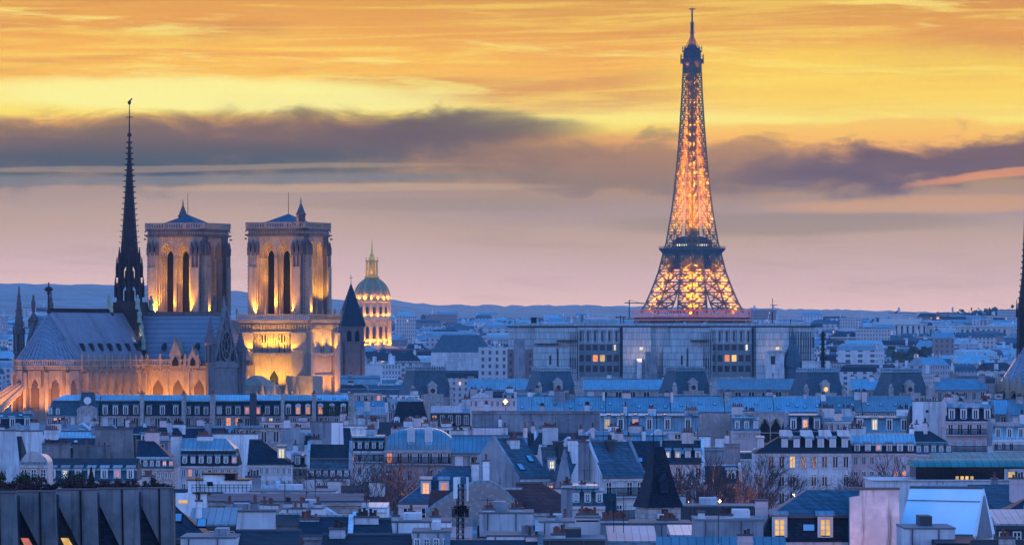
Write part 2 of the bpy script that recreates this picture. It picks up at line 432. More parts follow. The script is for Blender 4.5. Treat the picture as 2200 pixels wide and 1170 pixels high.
LAMP = mat('lamp_glow', (0.9, 0.6, 0.3), emit=(1.0, 0.62, 0.25), estr=9.0)
FLARE = mat('sodium_flare', (0.9, 0.5, 0.2), emit=(1.0, 0.45, 0.08), estr=2.6)
LAMPW = mat('white_lamp_glow', (0.9, 0.9, 0.8), emit=(1.0, 0.85, 0.6), estr=9.0)
REDGLOW = mat('red_gallery_glow', (0.5, 0.1, 0.05), emit=(1.0, 0.16, 0.06), estr=0.32)  # emission on posts and rails stands in for light falling on them

def far_facade(name, wall, sx, sz, litp):
    """small far-off facade: openings a pixel or two wide, drawn as pattern of its wall"""
    m = bpy.data.materials.new(name); m.use_nodes = True; t = m.node_tree; q = NG(t)
    b = t.nodes['Principled BSDF']; b.inputs['Roughness'].default_value = 0.8
    tcn = q.n('ShaderNodeTexCoord'); s3 = q.n('ShaderNodeSeparateXYZ'); t.links.new(tcn.outputs['Object'], s3.inputs[0])
    oi = q.n('ShaderNodeObjectInfo')
    u = q.m('DIVIDE', q.m('ADD', s3.outputs[0], s3.outputs[1]), sx); w = q.m('DIVIDE', s3.outputs[2], sz)
    fu, fw = q.m('FRACT', u), q.m('FRACT', w)
    ins = q.m('MULTIPLY', q.m('MULTIPLY', q.m('GREATER_THAN', fu, 0.32), q.m('LESS_THAN', fu, 0.70)), q.m('MULTIPLY', q.m('GREATER_THAN', fw, 0.25), q.m('LESS_THAN', fw, 0.80)))
    wn = q.n('ShaderNodeTexWhiteNoise', noise_dimensions='3D')
    t.links.new(q.xyz(q.m('FLOOR', u), q.m('FLOOR', w), q.m('MULTIPLY', oi.outputs['Random'], 50.0)), wn.inputs['Vector'])
    br = q.m('MULTIPLY', q.m('MULTIPLY_ADD', oi.outputs['Random'], 0.5, 0.75), q.m('MULTIPLY_ADD', q.noise(tcn.outputs['Object'], 0.3, 4), 0.6, 0.7))
    fc = q.n('ShaderNodeCombineColor')
    for k in range(3): q.put(fc.inputs[k], br)
    c = q.mix(1.0, wall, fc.outputs[0], 'MULTIPLY')
    c = q.mix(ins, c, (0.10, 0.095, 0.10))
    t.links.new(c, b.inputs['Base Color'])
    lit = q.m('MULTIPLY', ins, q.m('GREATER_THAN', wn.outputs[0], 1 - litp))
    b.inputs['Emission Color'].default_value = (1.0, 0.5, 0.16, 1)
    t.links.new(q.m('MULTIPLY', lit, 1.3), b.inputs['Emission Strength'])
    return m
FARW = [far_facade('far_cream_facade', (0.44, 0.36, 0.34), 2.6, 3.1, 0.012), far_facade('far_grey_facade', (0.34, 0.30, 0.31), 2.3, 3.0, 0.012),
        far_facade('far_white_facade', (0.50, 0.46, 0.45), 3.1, 3.0, 0.012), far_facade('far_brown_facade', (0.24, 0.16, 0.15), 2.8, 3.2, 0.012)]
# ---------------------------------------------------------------- ground, hills, haze
def sstep(a, b, t):
    t = max(0.0, min(1.0, (t - a) / (b - a))); return t * t * (3 - 2 * t)
def interp(tab, x):
    if x <= tab[0][0]: return tab[0][1]
    for (a, ya), (b, yb) in zip(tab, tab[1:]):
        if x <= b: return ya + (yb - ya) * sstep(a, b, x)
    return tab[-1][1]
m = MB(); m.poly([(-3880, -280, 0), (3880, -280, 0), (3880, 12700, 0), (-3880, 12700, 0)])
structure(m.build('ground', ASPH), 'dark city ground and streets between the houses')
RIDGE = [(-2500, 625), (-300, 612), (80, 611), (250, 614), (450, 622), (560, 631), (650, 641), (760, 647), (840, 646), (890, 652), (960, 656), (1100, 657), (1230, 656),
         (1330, 658), (1450, 660), (1620, 663), (1760, 665), (1900, 669), (2050, 672), (2300, 674), (4500, 668)]
rng = random.Random(5)
bump = [[rng.random() for _ in range(700)] for _ in range(40)]
def grid(name, xs, ys, hf, mt, label, kind='structure'):
    m = MB(); n = len(xs)
    for j, y in enumerate(ys): m.p([(x, y, hf(x, y, i, j)) for i, x in enumerate(xs)])
    for j in range(len(ys) - 1):
        for i in range(n - 1): m.face((j * n + i, j * n + i + 1, (j + 1) * n + i + 1, (j + 1) * n + i))
    o = m.build(name, mt, smooth=False); o['kind'] = kind; o['label'] = label
    return o
def zg(x, y):
    """ground height far off: the city climbs gently, then the wooded ridge"""
    if y < 2700: return 0.0
    px = CX + x * F / y
    base = 38.0 * sstep(2900, 7200, y) + 9.0 * sstep(1980, 2120, px) * sstep(5800, 6500, y)
    t = sstep(7000, 11000, y)
    return base * (1 - t) + gz(interp(RIDGE, px), 11000.0) * t
def far_h(x, y, i, j):
    t = sstep(6800, 11000, y)
    return -0.6 + zg(x, y) + (bump[j % 40][i % 700] - 0.5) * 5.0 * t * (1 if y < 11600 else 0)
xs = [-3850 + 7700 * i / 560.0 for i in range(561)]
ys = [2650, 2900, 3300, 3700, 4100, 4500, 4900, 5300, 5600, 5900, 6200, 6500, 6800, 7200, 7700, 8200, 8700, 9200, 9600, 10000, 10300, 10600, 10800, 11000, 11400, 12000, 12650]
grid('wooded_hills', xs, ys, far_h, FOREST, 'gently rising city ground and long low wooded ridge closing the horizon')
hz = MB(); hz.box(-3950, 3950, -320, 12800, -2.5, 334)
hm = bpy.data.materials.new('evening_haze'); hm.use_nodes = True; ht = hm.node_tree; ht.nodes.clear()
pv = ht.nodes.new('ShaderNodeVolumePrincipled'); ho = ht.nodes.new('ShaderNodeOutputMaterial')
pv.inputs['Color'].default_value = (0.50, 0.82, 1.0, 1); pv.inputs['Density'].default_value = HAZE; pv.inputs['Anisotropy'].default_value = 0.0
ht.links.new(pv.outputs[0], ho.inputs['Volume'])
tag(hz.build('haze', hm), 'blue evening haze lying over the whole city', 'haze', kind='stuff')

# ---------------------------------------------------------------- iron lattice tower, seen on the diagonal
def eiffel():
    D = 4920.0
    root = thing('lattice_tower', (gx(1487, D), D, 0), 'tall lit iron lattice tower with three platforms rising over the whole skyline', 'tower', rad(43.5))
    OUT = [(0, 62.0), (28, 46.0), (57, 33.5), (72, 27.3), (95, 20.8), (116, 17.0), (122, 15.8), (150, 12.4), (175, 10.2), (200, 8.6), (225, 7.3), (250, 6.2), (276, 5.3)]
    def O(z):
        for (a, ya), (b, yb) in zip(OUT, OUT[1:]):
            if z <= b: return ya + (yb - ya) * (z - a) / (b - a)
        return OUT[-1][1]
    def T(z): return 25 - (25 - 18.5) * z / 57 if z < 57 else (18.5 - 6.0 * (z - 57) / 59 if z < 116 else max(0.5, 9.0 - 4.2 * (z - 116) / 74) if z < 190 else 4.8)
    def panel(mb, a0, b0, a1, b1, w, sub=True):
        """a0,b0 bottom corners; a1,b1 top corners"""
        w = w * 1.65
        mb.beam(a1, b1, w); mb.beam(a0, b1, w * .8); mb.beam(b0, a1, w * .8)
        if sub:
            mid = (Vector(a0) + Vector(b0) + Vector(a1) + Vector(b1)) / 4
            ma, mbb = (Vector(a0) + Vector(a1)) / 2, (Vector(b0) + Vector(b1)) / 2
            mb.beam(ma, mid, w * .55); mb.beam(mbb, mid, w * .55)
            mb.beam((Vector(a1) + Vector(b1)) / 2, mid, w * .55)
            for t_ in (.25, .75): mb.beam(Vector(a0).lerp(Vector(a1), t_), Vector(b0).lerp(Vector(b1), t_), w * .4)
    def leg(sx, sy, zs, wc, wb):
        mb = MB()
        C = []
        for z in zs:
            o, t = O(z), T(z)
            C.append([Vector((sx * o, sy * o, z)), Vector((sx * (o - t), sy * o, z)), Vector((sx * (o - t), sy * (o - t), z)), Vector((sx * o, sy * (o - t), z))])
        for k in range(len(zs) - 1):
            for q in range(4):
                mb.beam(C[k][q], C[k + 1][q], wc * (1.25 if q == 0 else 1))
                r = (q + 1) % 4
                panel(mb, C[k][q], C[k][r], C[k + 1][q], C[k + 1][r], wb)
        return mb
    for sx, sy in ((1, 1), (1, -1), (-1, -1), (-1, 1)):
        leg(sx, sy, [0, 14, 28, 42, 56], 1.3, .8).build('leg', IRON, root)
        leg(sx, sy, [62, 70, 79, 88, 97, 105, 113], 1.15, .7).build('upper_leg', IRON, root)
    # first platform: deck, arcade of thin posts that glow in place of lamplight
    fp = MB(); o = 35.5
    fp.box(-o, o, -o, o, 56.0, 57.6); fp.box(-o + 3, o - 3, -o + 3, o - 3, 52.5, 56.0)
    f = fp.build('first_platform', IRONLOW, root)
    pm = MB()
    for s in range(4):
        pm.T = Matrix.Rotation(s * math.pi / 2, 4, 'Z')
        for k in range(19):
            x = -o + 2 * o * k / 18.0
            pm.box(x - .22, x + .22, -o - .3, -o + .3, 57.6, 63.4)
        pm.box(-o, o, -o - .35, -o + .35, 63.0, 63.9); pm.box(-o, o, -o - .3, -o + .3, 58.3, 58.7); pm.box(-o - .6, o + .6, -o - .6, -o - .2, 54.9, 55.6)
    pm.build('gallery_arcade', [REDGLOW], f)
    # second platform
    sp_ = MB(); o = 20.3
    sp_.loft([(-17.6, 17.6, -17.6, 17.6, 99.0), (-17.4, 17.4, -17.4, 17.4, 104.5)], bottom=True)
    sp_.loft([(-17.5, 17.5, -17.5, 17.5, 110.5), (-18.6, 18.6, -18.6, 18.6, 113.5), (-o, o, -o, o, 116.0), (-o, o, -o, o, 117.4)], bottom=True)
    for s in range(4):
        sp_.T = Matrix.Rotation(s * math.pi / 2, 4, 'Z')
        for k in range(15):
            x = -17 + 34 * k / 14.0
            sp_.beam((x, -17.5, 104), (x * 1.05, -18.3, 112), .55)
            if k < 14: sp_.beam((x, -17.5, 104), (x + 2.4, -17.8, 110.5), .4)
        sp_.box(-o, o, -o - .2, -o + .2, 118.4, 118.8)
        for k in range(22):
            x = -o + 2 * o * k / 21.0
            sp_.box(x - .12, x + .12, -o - .12, -o + .12, 117.4, 118.6)
    sp_.T = None
    s2 = sp_.build('second_platform', IRONLOW, root)
    pb = MB(); pb.loft([(-12.2, 12.2, -12.2, 12.2, 117.4), (-12.2, 12.2, -12.2, 12.2, 122.6), (-10, 10, -10, 10, 125.5), (-6, 6, -6, 6, 127.4)])
    pv_ = pb.build('pavilion', IRONLOW, s2)
    lm = MB()
    for s in range(4):
        lm.T = Matrix.Rotation(s * math.pi / 2, 4, 'Z')
        for k in range(7): lm.box(-9 + 2.7 * k, -7.8 + 2.7 * k, -12.35, -12.22, 118.8, 120.6)
    lm.pieces('lit_window', LIT['w'], pv_)
    # shaft
    zs = [122, 131, 141, 151, 161, 171, 180, 189, 197.5, 206, 214, 222, 229.5, 237, 244, 251, 257.5, 264, 270, 276]
    zs = [116] + zs
    for sx, sy in ((1, 1), (1, -1), (-1, -1), (-1, 1)):
        mb = MB(); C = []
        for z in zs:
            o_, t = O(z), min(T(z), O(z) - .25)
            C.append([Vector((sx * o_, sy * o_, z)), Vector((sx * (o_ - t), sy * o_, z)), Vector((sx * (o_ - t), sy * (o_ - t), z)), Vector((sx * o_, sy * (o_ - t), z))])
        for k in range(len(zs) - 1):
            for q in range(4):
                mb.beam(C[k][q], C[k + 1][q], 1.25 if q == 0 else .6)
                r = (q + 1) % 4
                panel(mb, C[k][q], C[k][r], C[k + 1][q], C[k + 1][r], .5, zs[k] < 230)
        mb.build('shaft_corner', IRON, root)
    core = MB()
    for s in range(4):
        core.T = Matrix.Rotation(s * math.pi / 2, 4, 'Z')
        for z0 in range(118, 274, 4):
            r0 = 2.4
            core.beam((-r0, -r0, z0), (-r0, -r0, z0 + 4), 1.0); core.beam((-r0, -r0, z0), (r0, -r0, z0), .7)
            core.beam((-r0, -r0, z0), (r0, -r0, z0 + 4), .6); core.beam((r0, -r0, z0), (-r0, -r0, z0 + 4), .5)
        for z0 in (141, 161, 180, 197.5, 214, 229.5, 244, 257.5): 
            o_ = O(z0); core.beam((-o_, -o_, z0), (o_, -o_, z0), .6); core.beam((-o_, -o_, z0 - 1), (0, -2.4, z0 + 4), .35); core.beam((o_, -o_, z0 - 1), (0, -2.4, z0 + 4), .35)
    core.T = None
    core.build('lift_shaft', IRON, root)
    # pillar trusses between the platforms (lift guides inside each leg)
    for sx, sy in ((1, 1), (1, -1), (-1, -1), (-1, 1)):
        gm = MB()
        for z0 in range(60, 112, 5):
            z1 = z0 + 5
            c0, c1 = O(z0) - T(z0) / 2, O(z1) - T(z1) / 2
            for dx in (-2, 2):
                gm.beam((sx * c0 + dx, sy * c0 - dx, z0), (sx * c1 + dx, sy * c1 - dx, z1), .7)
            gm.beam((sx * c0 - 2, sy * c0 + 2, z0), (sx * c1 + 2, sy * c1 - 2, z1), .45)
        gm.build('lift_guide', IRON, root)
    # summit
    sm = MB()
    sm.loft([(-5.2, 5.2, -5.2, 5.2, 268), (-5.3, 5.3, -5.3, 5.3, 274), (-6.6, 6.6, -6.6, 6.6, 277.6), (-6.6, 6.6, -6.6, 6.6, 280.4)], bottom=True)
    sm.loft([(-5.4, 5.4, -5.4, 5.4, 280.4), (-5.4, 5.4, -5.4, 5.4, 286), (-6.1, 6.1, -6.1, 6.1, 286.5), (-6.1, 6.1, -6.1, 6.1, 287.5)])
    sm.loft([(-4.2, 4.2, -4.2, 4.2, 287.5), (-4.2, 4.2, -4.2, 4.2, 290)])
    sm.loft([(-3.0, 3.0, -3.0, 3.0, 290), (-2.2, 2.2, -2.2, 2.2, 294), (-1.6, 1.6, -1.6, 1.6, 298)])
    for s in range(4):
        sm.T = Matrix.Rotation(s * math.pi / 2, 4, 'Z')
        for x in (-7.6, -4, 0, 4, 7.6):
            sm.beam((x * .85, -6.7, 280), (x * .85, -6.9, 283 + (x % 3)), .5); sm.beam((x * .75, -5.8, 287), (x * .75, -5.9, 291.5), .45)
        sm.beam((-5, -5, 287.5), (-1, -1, 299), .6); sm.beam((-6.8, -6.8, 276), (-6.8, -6.8, 283.5), .7)
        sm.beam((-7, -7, 282.6), (7, -7, 282.6), .4); sm.beam((-6.2, -6.2, 289.5), (6.2, -6.2, 289.5), .45)
    sm.T = None
    sm.build('summit_cabin', IRONLOW, root)
    an = MB(); an.lathe([(1.9, 296), (1.5, 302), (2.2, 302.2), (2.2, 303), (1.2, 303.4), (1.3, 311), (1.6, 311.2), (.75, 312), (.75, 322.6), (2.8, 322.8), (2.8, 323.6), (.3, 323.8), (.2, 325)], 8)
    for k in range(9): an.lathe([(1.9, 303.6 + k), (1.9, 303.9 + k)], 8)
    an.build('antenna_mast', IRONLOW, root)
    # projectors inside, aimed up
    R = Matrix.Rotation(rad(43.5), 4, 'Z'); base = Vector((gx(1487, D), D, 0))
    def lamp(x, y, z, e, cone=100, col=(1.0, 0.40, 0.0)):
        spot(base + R @ Vector((x, y, z)), e * 3.4, col, cone, size=.8)
    for sx, sy in ((1, 1), (1, -1), (-1, -1), (-1, 1)):
        for z, e in ((58, 230000), (66, 210000), (74, 190000), (82, 160000), (90, 130000), (98, 70000)):
            c = O(z) - T(z) / 2; lamp(sx * c, sy * c, z, e * 1.6)
        for z, e in ((124, 60000), (131, 80000), (138, 80000), (146, 75000), (154, 68000), (162, 60000), (170, 52000), (178, 44000)):
            c = O(z) - T(z) * .55; lamp(sx * c, sy * c, z, e * 1.35)
    for k in range(17):
        z = 124 + k * 9.0; e = 60000 * (1 - k / 19.0) ** .9
        q_ = O(z) * .42
        for sx, sy in ((1, 0), (-1, 0), (0, 1), (0, -1)): lamp(sx * q_, sy * q_, z + sx, e * .62, 115, (1.0, 0.36, 0.0))
    lamp(0, -5.2, 290.2, 9000); lamp(-5.2, 0, 290.2, 9000)
    for sx, sy in ((1, 0), (-1, 0), (0, 1), (0, -1)): lamp(sx * 7.2, sy * 7.2, 270, 5200, 60)
eiffel()

# ---------------------------------------------------------------- cathedral
def cathedral():
    X0, Y0 = gx(278, 1420), 1420.0
    root = thing('cathedral', (X0, Y0, 0), 'floodlit gothic stone cathedral with two square towers and a thin dark spire', 'cathedral', rad(69))
    RW = Matrix.Translation((X0, Y0, 0)) @ Matrix.Rotation(rad(69), 4, 'Z')
    def wl(x, y, z): return tuple(RW @ Vector((x, y, z)))
    OR = (1.0, 0.44, 0.04); YE = (1.0, 0.54, 0.03); PK = (1.0, 0.42, 0.09)
    def flood(x, y, z, e, c=OR, cone=120, tilt=0, az=0, size=.3): spot(wl(x, y, z), e * 1.6, c, cone, tilt, az + 69, size)
    def frame_E(a, b): return Matrix(((0, 1, 0, a), (-1, 0, 0, b), (0, 0, 1, 0), (0, 0, 0, 1)))     # face looking to the apse (towards us)
    def frame_N(a, b): return Matrix(((1, 0, 0, a), (0, 1, 0, b), (0, 0, 1, 0), (0, 0, 0, 1)))      # north face
    def pinnacle(mb, x, y, z, w, h, m=0):
        mb.box(x - w / 2, x + w / 2, y - w / 2, y + w / 2, z, z + h * .42, m)
        mb.loft([(x - w * .62, x + w * .62, y - w * .62, y + w * .62, z + h * .42), (x - w * .5, x + w * .5, y - w * .5, y + w * .5, z + h * .47), (x - .05, x + .05, y - .05, y + .05, z + h)], m)
        for k in range(3):
            r = w * .5 * (1 - k / 3.4); zz = z + h * (.5 + .15 * k)
            for dx, dy in ((1, 0), (-1, 0), (0, 1), (0, -1)):
                mb.box(x + dx * r - .09, x + dx * r + .09, y + dy * r - .09, y + dy * r + .09, zz, zz + .28, m)
    # ---- towers
    def tower(bc, flames, turret_sign):
        ac = 70.0; hb, ha = 7.9, 8.1
        body = MB()
        for fr, half, dep in ((frame_E(ac - ha, bc), hb, 2 * ha), (frame_N(ac, bc - hb), ha, 2 * hb)):
            body.T = fr
            bw = 3.5
            # corner buttresses with set-backs
            for s in (-1, 1):
                x0, x1 = (-half, -half + bw) if s < 0 else (half - bw, half)
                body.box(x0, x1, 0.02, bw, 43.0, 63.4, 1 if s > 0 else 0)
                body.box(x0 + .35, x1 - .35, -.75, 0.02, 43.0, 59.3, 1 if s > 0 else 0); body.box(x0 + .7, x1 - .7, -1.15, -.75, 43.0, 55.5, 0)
                for k in range(3): body.box(x0 + .5 + k * 1.05, x0 + .78 + k * 1.05, -.98, -.72, 43.0, 58.4, 0)
                for k in range(16): body.box(x0 - .14 if s < 0 else x1 - .1, x0 + .1 if s < 0 else x1 + .14, .0, .35, 44 + k * .95, 44.4 + k * .95, 0)
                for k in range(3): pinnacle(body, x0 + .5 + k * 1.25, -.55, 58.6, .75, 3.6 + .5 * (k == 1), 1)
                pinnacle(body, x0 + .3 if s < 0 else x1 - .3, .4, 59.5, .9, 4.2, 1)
            inn = half - bw
            w = inn                                          # width of one bay
            for cx in (-w / 2, w / 2):
                for k in range(5):
                    hw = w * .47 - .27 * k
                    d0 = .25 + .42 * k
                    zs, za = 57.8, 57.8 + hw * 2.0
                    body.arch(cx, hw, zs, za, cx - w / 2, cx + w / 2, 63.4, d0, d0 + .42, 0)
                    for s in (-1, 1):
                        xa, xb = (cx - w / 2, cx - hw) if s < 0 else (cx + hw, cx + w / 2)
                        body.box(xa, xb, d0, d0 + .42, 43.0, zs, 0)
                        body.lathe([(.13, 43.0), (.13, 57.4), (.22, 57.8)], 6, cx + s * (hw + .12), d0 - .06, 0)
                        for q in range(15): body.box(cx + s * (hw + .26) - .07, cx + s * (hw + .26) + .07, d0 - .14, d0, 44 + q * .9, 44.35 + q * .9, 0)
                    for q in range(9):                       # archivolt bosses
                        t = -1 + q * .25; u = abs(t)
                        body.box(cx + hw * t * 1.03 - .1, cx + hw * t * 1.03 + .1, d0 - .1, d0, zs + (za - zs) * math.sqrt(max(0, 1 - u ** 1.7)) + .05, zs + (za - zs) * math.sqrt(max(0, 1 - u ** 1.7)) + .3, 0)
            body.box(-.42, .42, -.05, .25, 43.0, 57.8, 0)
            for q in range(17): body.box(-.2, .2, -.2, -.05, 43.8 + q * .82, 44.15 + q * .82, 0)
            # crown: corbel bands
            body.box(-half - .3, half + .3, -.3, 1.5, 63.4, 64.0, 1); body.box(-half, half, .02, 1.5, 64.0, 64.9, 1); body.box(-half - .4, half + .4, -.4, 1.5, 64.9, 65.5, 1)
            n = int(half * 2 / .62)
            for k in range(n):
                x = -half + .3 + k * (2 * half - .6) / (n - 1)
                body.box(x - .15, x + .15, -.28, .02, 64.1, 64.75, 0)
            for s in (-1, 1):
                for k in range(3): body.box(s * (half + .4) - .2, s * (half + .4) + .2, -.9 + .2 * k, -.3, 62.6 + k * 1.0, 63.0 + k * 1.0, 1)
        body.T = None
        # the two faces turned away from us
        body.box(ac + ha - 1.5, ac + ha, bc - hb + 3.5, bc + hb, 43.0, 65.4, 0); body.box(ac - ha + 3.5, ac + ha, bc + hb - 1.5, bc + hb, 43.0, 65.4, 0)
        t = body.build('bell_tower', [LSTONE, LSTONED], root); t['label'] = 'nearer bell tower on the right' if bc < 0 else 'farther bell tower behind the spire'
        lv = MB(); lv.box(ac - ha + 2.6, ac + ha - 2.0, bc - hb + 2.6, bc + hb - 2.0, 43.2, 63.3)
        for k in range(18):
            for fr, half in ((frame_E(ac - ha, bc), hb), (frame_N(ac, bc - hb), ha)):
                lv.T = fr; lv.box(-half + 4, half - 4, 2.25, 2.6, 44.2 + k, 44.35 + k)
        lv.T = None
        lv.build('belfry_louvre', LOUV, t)
        pr = MB()
        for fr, half in ((frame_E(ac - ha, bc), hb + .15), (frame_N(ac, bc - hb), ha + .15)):
            pr.T = fr
            pr.box(-half, half, -.5, -.2, 65.5, 65.75); pr.box(-half, half, -.55, -.15, 66.75, 67.05)
            n = int(half * 2 / .7)
            for k in range(n + 1):
                x = -half + 2 * half * k / n
                pr.box(x - .14, x + .14, -.46, -.22, 65.75, 66.75)
            for k in range(4):
                x = -half + 2 * half * k / 3.0
                pr.box(x - .35, x + .35, -.55, -.12, 65.5, 67.05)
        pr.T = None
        pr.box(ac + ha - .3, ac + ha, bc - hb, bc + hb, 65.5, 67.0); pr.box(ac - ha, ac + ha, bc + hb - .3, bc + hb, 65.5, 67.0)
        pr.build('parapet', LSTONE, t)
        rf = MB(); rf.loft([(ac - ha + 2.2, ac + ha - 1, bc - hb + 2.2, bc + hb - 1, 65.4), (ac - ha + 2.2, ac + ha - 1, bc - hb + 2.2, bc + hb - 1, 66.2), (ac - .1, ac + .1, bc - .1, bc + .1, 69.3)])
        rf.build('tower_roof', RF['blue'], t)
        ms = MB(); ms.lathe([(.09, 69), (.05, 75)], 5, ac, bc); ms.build('lightning_rod', STEEL, t)
        tb = MB(); tx, ty = (ac - ha + 3.0, bc - hb + 2.2) if turret_sign > 0 else (ac + 4.0, bc + 3.2)
        tb.lathe([(1.25, 66.0), (1.25, 68.8), (1.55, 69.0), (1.2, 69.4), (.15, 72.0), (.22, 72.2), (.06, 73.4)], 8, tx, ty); tb.build('stair_turret', LSTONED, t)
        # floodlamps on the gallery at the foot of each bay
        for (x, e) in flames['E']:
            p = frame_E(ac - ha, bc) @ Vector((x, -1.5, 43.5)); flood(p.x, p.y, p.z, e * 6.5, YE, 62, 9, 0)
        for (x, e) in flames['N']:
            p = frame_N(ac, bc - hb) @ Vector((x, -1.5, 43.5)); flood(p.x, p.y, p.z, e * 6.5, YE, 62, 9, 90)
        for (x, y) in ((-3, -2.2), (4, -2.2)): 
            p = frame_E(ac - ha, bc) @ Vector((x, 1.2, 65.6)); flood(p.x, p.y, p.z, 700, PK, 165)
    tower(-13.0, {'E': [(-5.2, 1400), (0.0, 2300), (4.9, 700)], 'N': [(-2.6, 2600), (2.6, 2000), (-6, 600)]}, 1)
    tower(15.6, {'E': [(-5.0, 2400), (0.0, 900), (4.6, 2900)], 'N': [(-2.4, 150), (-6.5, 500)]}, -1)
    for b_ in (-13, 15.6): flood(53, b_, 44.2, 5200, OR, 125, 42, 0, 1)  # unseen broad floods added over the nave roof to warm the tower faces
    # ---- lower block under the towers
    lb = MB(); lb.box(60.2, 80, -22.6, 25, 0, 41.6, 0)
    fe = frame_E(60.2, -13.2); lb.T = fe
    for x0, x1 in ((-9.4, -5.6), (5.0, 9.4)):
        lb.box(x0, x1, -.9, 0, 0, 38.5, 0); lb.box(x0 + .6, x1 - .6, -1.5, -.9, 0, 34.0, 0)
    lb.box(-9.6, 9.6, -.7, 0, 32.4, 33.3, 0); lb.box(-9.6, 9.6, -.35, 0, 38.3, 38.8, 0); lb.box(-9.7, 9.7, -.9, 0, 41.0, 41.7, 0)
    for k in range(24): lb.box(-9.2 + k * .8, -8.8 + k * .8, -.55, 0, 39.4, 40.6, 0)
    for k in range(14):
        lb.box(-5.3 + k * .78, -5.0 + k * .78, -.3, 0, 33.3, 38.3, 0)
    for x in (-2.8, 2.4):
        lb.lathe([(1.55, 0), (1.55, .01)], 4, 0, 0)
    lb.T = frame_N(70, -22.6)
    for x0, x1 in ((-9.8, -7.2), (6, 9.8)): lb.box(x0, x1, -.9, 0, 0, 38.5, 0)
    lb.box(-9.9, 9.9, -.7, 0, 32.4, 33.3, 0); lb.box(-9.9, 9.9, -.9, 0, 41.0, 41.7, 0); lb.box(-9.9, 9.9, -.5, 0, 27.0, 27.6, 0)
    for k in range(24): lb.box(-9.2 + k * .8, -8.8 + k * .8, -.55, 0, 39.4, 40.6, 0)
    lb.T = None
    bl = lb.build('lower_facade', [LSTONE], root)
    op = MB()
    op.T = fe
    for x in (-2.8, 2.4):
        op.prism([(x + 1.05 * math.cos(q * math.pi / 5), 36.9 + 1.05 * math.sin(q * math.pi / 5)) for q in range(10)], 'y', -.06, .3)
        for dx in (-.75, .75): op.prism([(x + dx - .3, 33.4), (x + dx + .3, 33.4), (x + dx + .3, 35.2), (x + dx, 35.8), (x + dx - .3, 35.2)], 'y', -.06, .3)
    op.prism([(-1.2, 25), (1.2, 25), (1.2, 27), (0, 28.8), (-1.2, 27)], 'y', -.06, .3)
    op.T = frame_N(70, -22.6)
    for x in (-1, .4): op.prism([(x - .3, 33.4), (x + .3, 33.4), (x + .3, 35.2), (x, 35.8), (x - .3, 35.2)], 'y', -.06, .3)
    op.T = None
    op.pieces('lancet_opening', LOUV, bl)
    gb = MB()
    for fr, half in ((frame_E(59.5, -13.2), 10.2), (frame_N(70, -23.3), 10.6)):
        gb.T = fr; gb.box(-half, half, -.3, 0, 41.7, 42.0); gb.box(-half, half, -.35, .05, 43.0, 43.3)
        n = int(half * 2 / .55)
        for k in range(n + 1):
            x = -half + 2 * half * k / n; gb.box(x - .12, x + .12, -.26, -.04, 42.0, 43.0)
        for k in range(6):
            x = -half + 2 * half * k / 5.0; pinnacle(gb, x, -.15, 43.2, .4, 1.5)
    gb.T = None; gb.build('gallery_balustrade', LSTONE, bl)
    for x, e in ((-6.5, 1800), (-2.5, 2600), (0, 2600), (2.6, 2600), (5.8, 1200)):
        p = fe @ Vector((x, -2.0, 33.6)); flood(p.x, p.y, 33.7, e * 1.1, YE, 110, 10, 0)
    for x, e in ((-5, 2600), (0, 2600), (4, 1800)):
        p = fe @ Vector((x, -4.0, 25)); flood(p.x, p.y, 24.5, e * 1.15, YE, 130, 25, 0)
    for x in (-5.5, 0, 6):
        p = frame_N(70, -22.6) @ Vector((x, -2.2, 33.7)); flood(p.x, p.y, 33.7, 3000, YE, 110, 10, 90)
        p = frame_N(70, -22.6) @ Vector((x, -4, 24)); flood(p.x, p.y, 22.5, 2400, OR, 130, 20, 90)
    # ---- nave, choir and transept roofs
    def ridge_roof(mb, axis, a0, a1, hw, ze, zr, c=0.0):
        prof = [(c - hw, ze), (c + hw, ze), (c + .15, zr), (c - .15, zr)]
        mb.prism(prof, axis, a0, a1)
    nv = MB(); ridge_roof(nv, 'x', 6, 61, 7.6, 31.4, 43.0); nv.build('nave_roof', LEAD, root)
    ch = MB(); ridge_roof(ch, 'x', -46, -4, 8.0, 31.4, 43.2)
    n = 20; R0 = 8.0                                   # round apse end
    ii = ch.p([(-46, 0, 43.2)]); jj = ch.p([(-46 + R0 * 1.05 * math.cos(math.pi / 2 + math.pi * k / n), R0 * math.sin(math.pi / 2 + math.pi * k / n), 31.4) for k in range(n + 1)])
    for k in range(n): ch.face((ii, jj + k, jj + k + 1))
    for k in range(0, n, 1):
        a = math.pi / 2 + math.pi * (k + .5) / n
        ch.beam((-46, 0, 43.3), (-46 + R0 * 1.05 * math.cos(a), R0 * math.sin(a), 31.5), .08, 0, .34)
    for k in range(58): ch.beam((-45.5 + k * .72, -.1, 43.25), (-45.5 + k * .72, -8.0, 31.45), .16)
    cr = ch.build('choir_roof', LEAD, root)
    rc = MB()
    for k in range(54): pinnacle(rc, -45.8 + k * .8, 0, 43.0, .3, 1.2)
    rc.box(-46, -3, -.15, .15, 42.9, 43.5)
    rc.build('ridge_crest', LEADX, cr)
    rv = MB()
    for k in range(7):
        x = -40 + k * 5.2; rv.loft([(x - .55, x + .55, -6.6, -5.0, 33.9), (x - .5, x + .5, -6.5, -4.5, 35.1), (x - .05, x + .05, -6.2, -4, 35.8)])
    rv.pieces('roof_vent', LEADX, cr)
    tr = MB(); ridge_roof(tr, 'y', -26, 26, 7.2, 31.4, 42.6)
    for k in range(30): 
        if abs(-25.6 + k * .72) > 8: tr.beam((-.1, -25.6 + k * .72, 42.65), (-7.2, -25.6 + k * .72, 31.45), .16)
    trr = tr.build('transept_roof', LEAD, root)
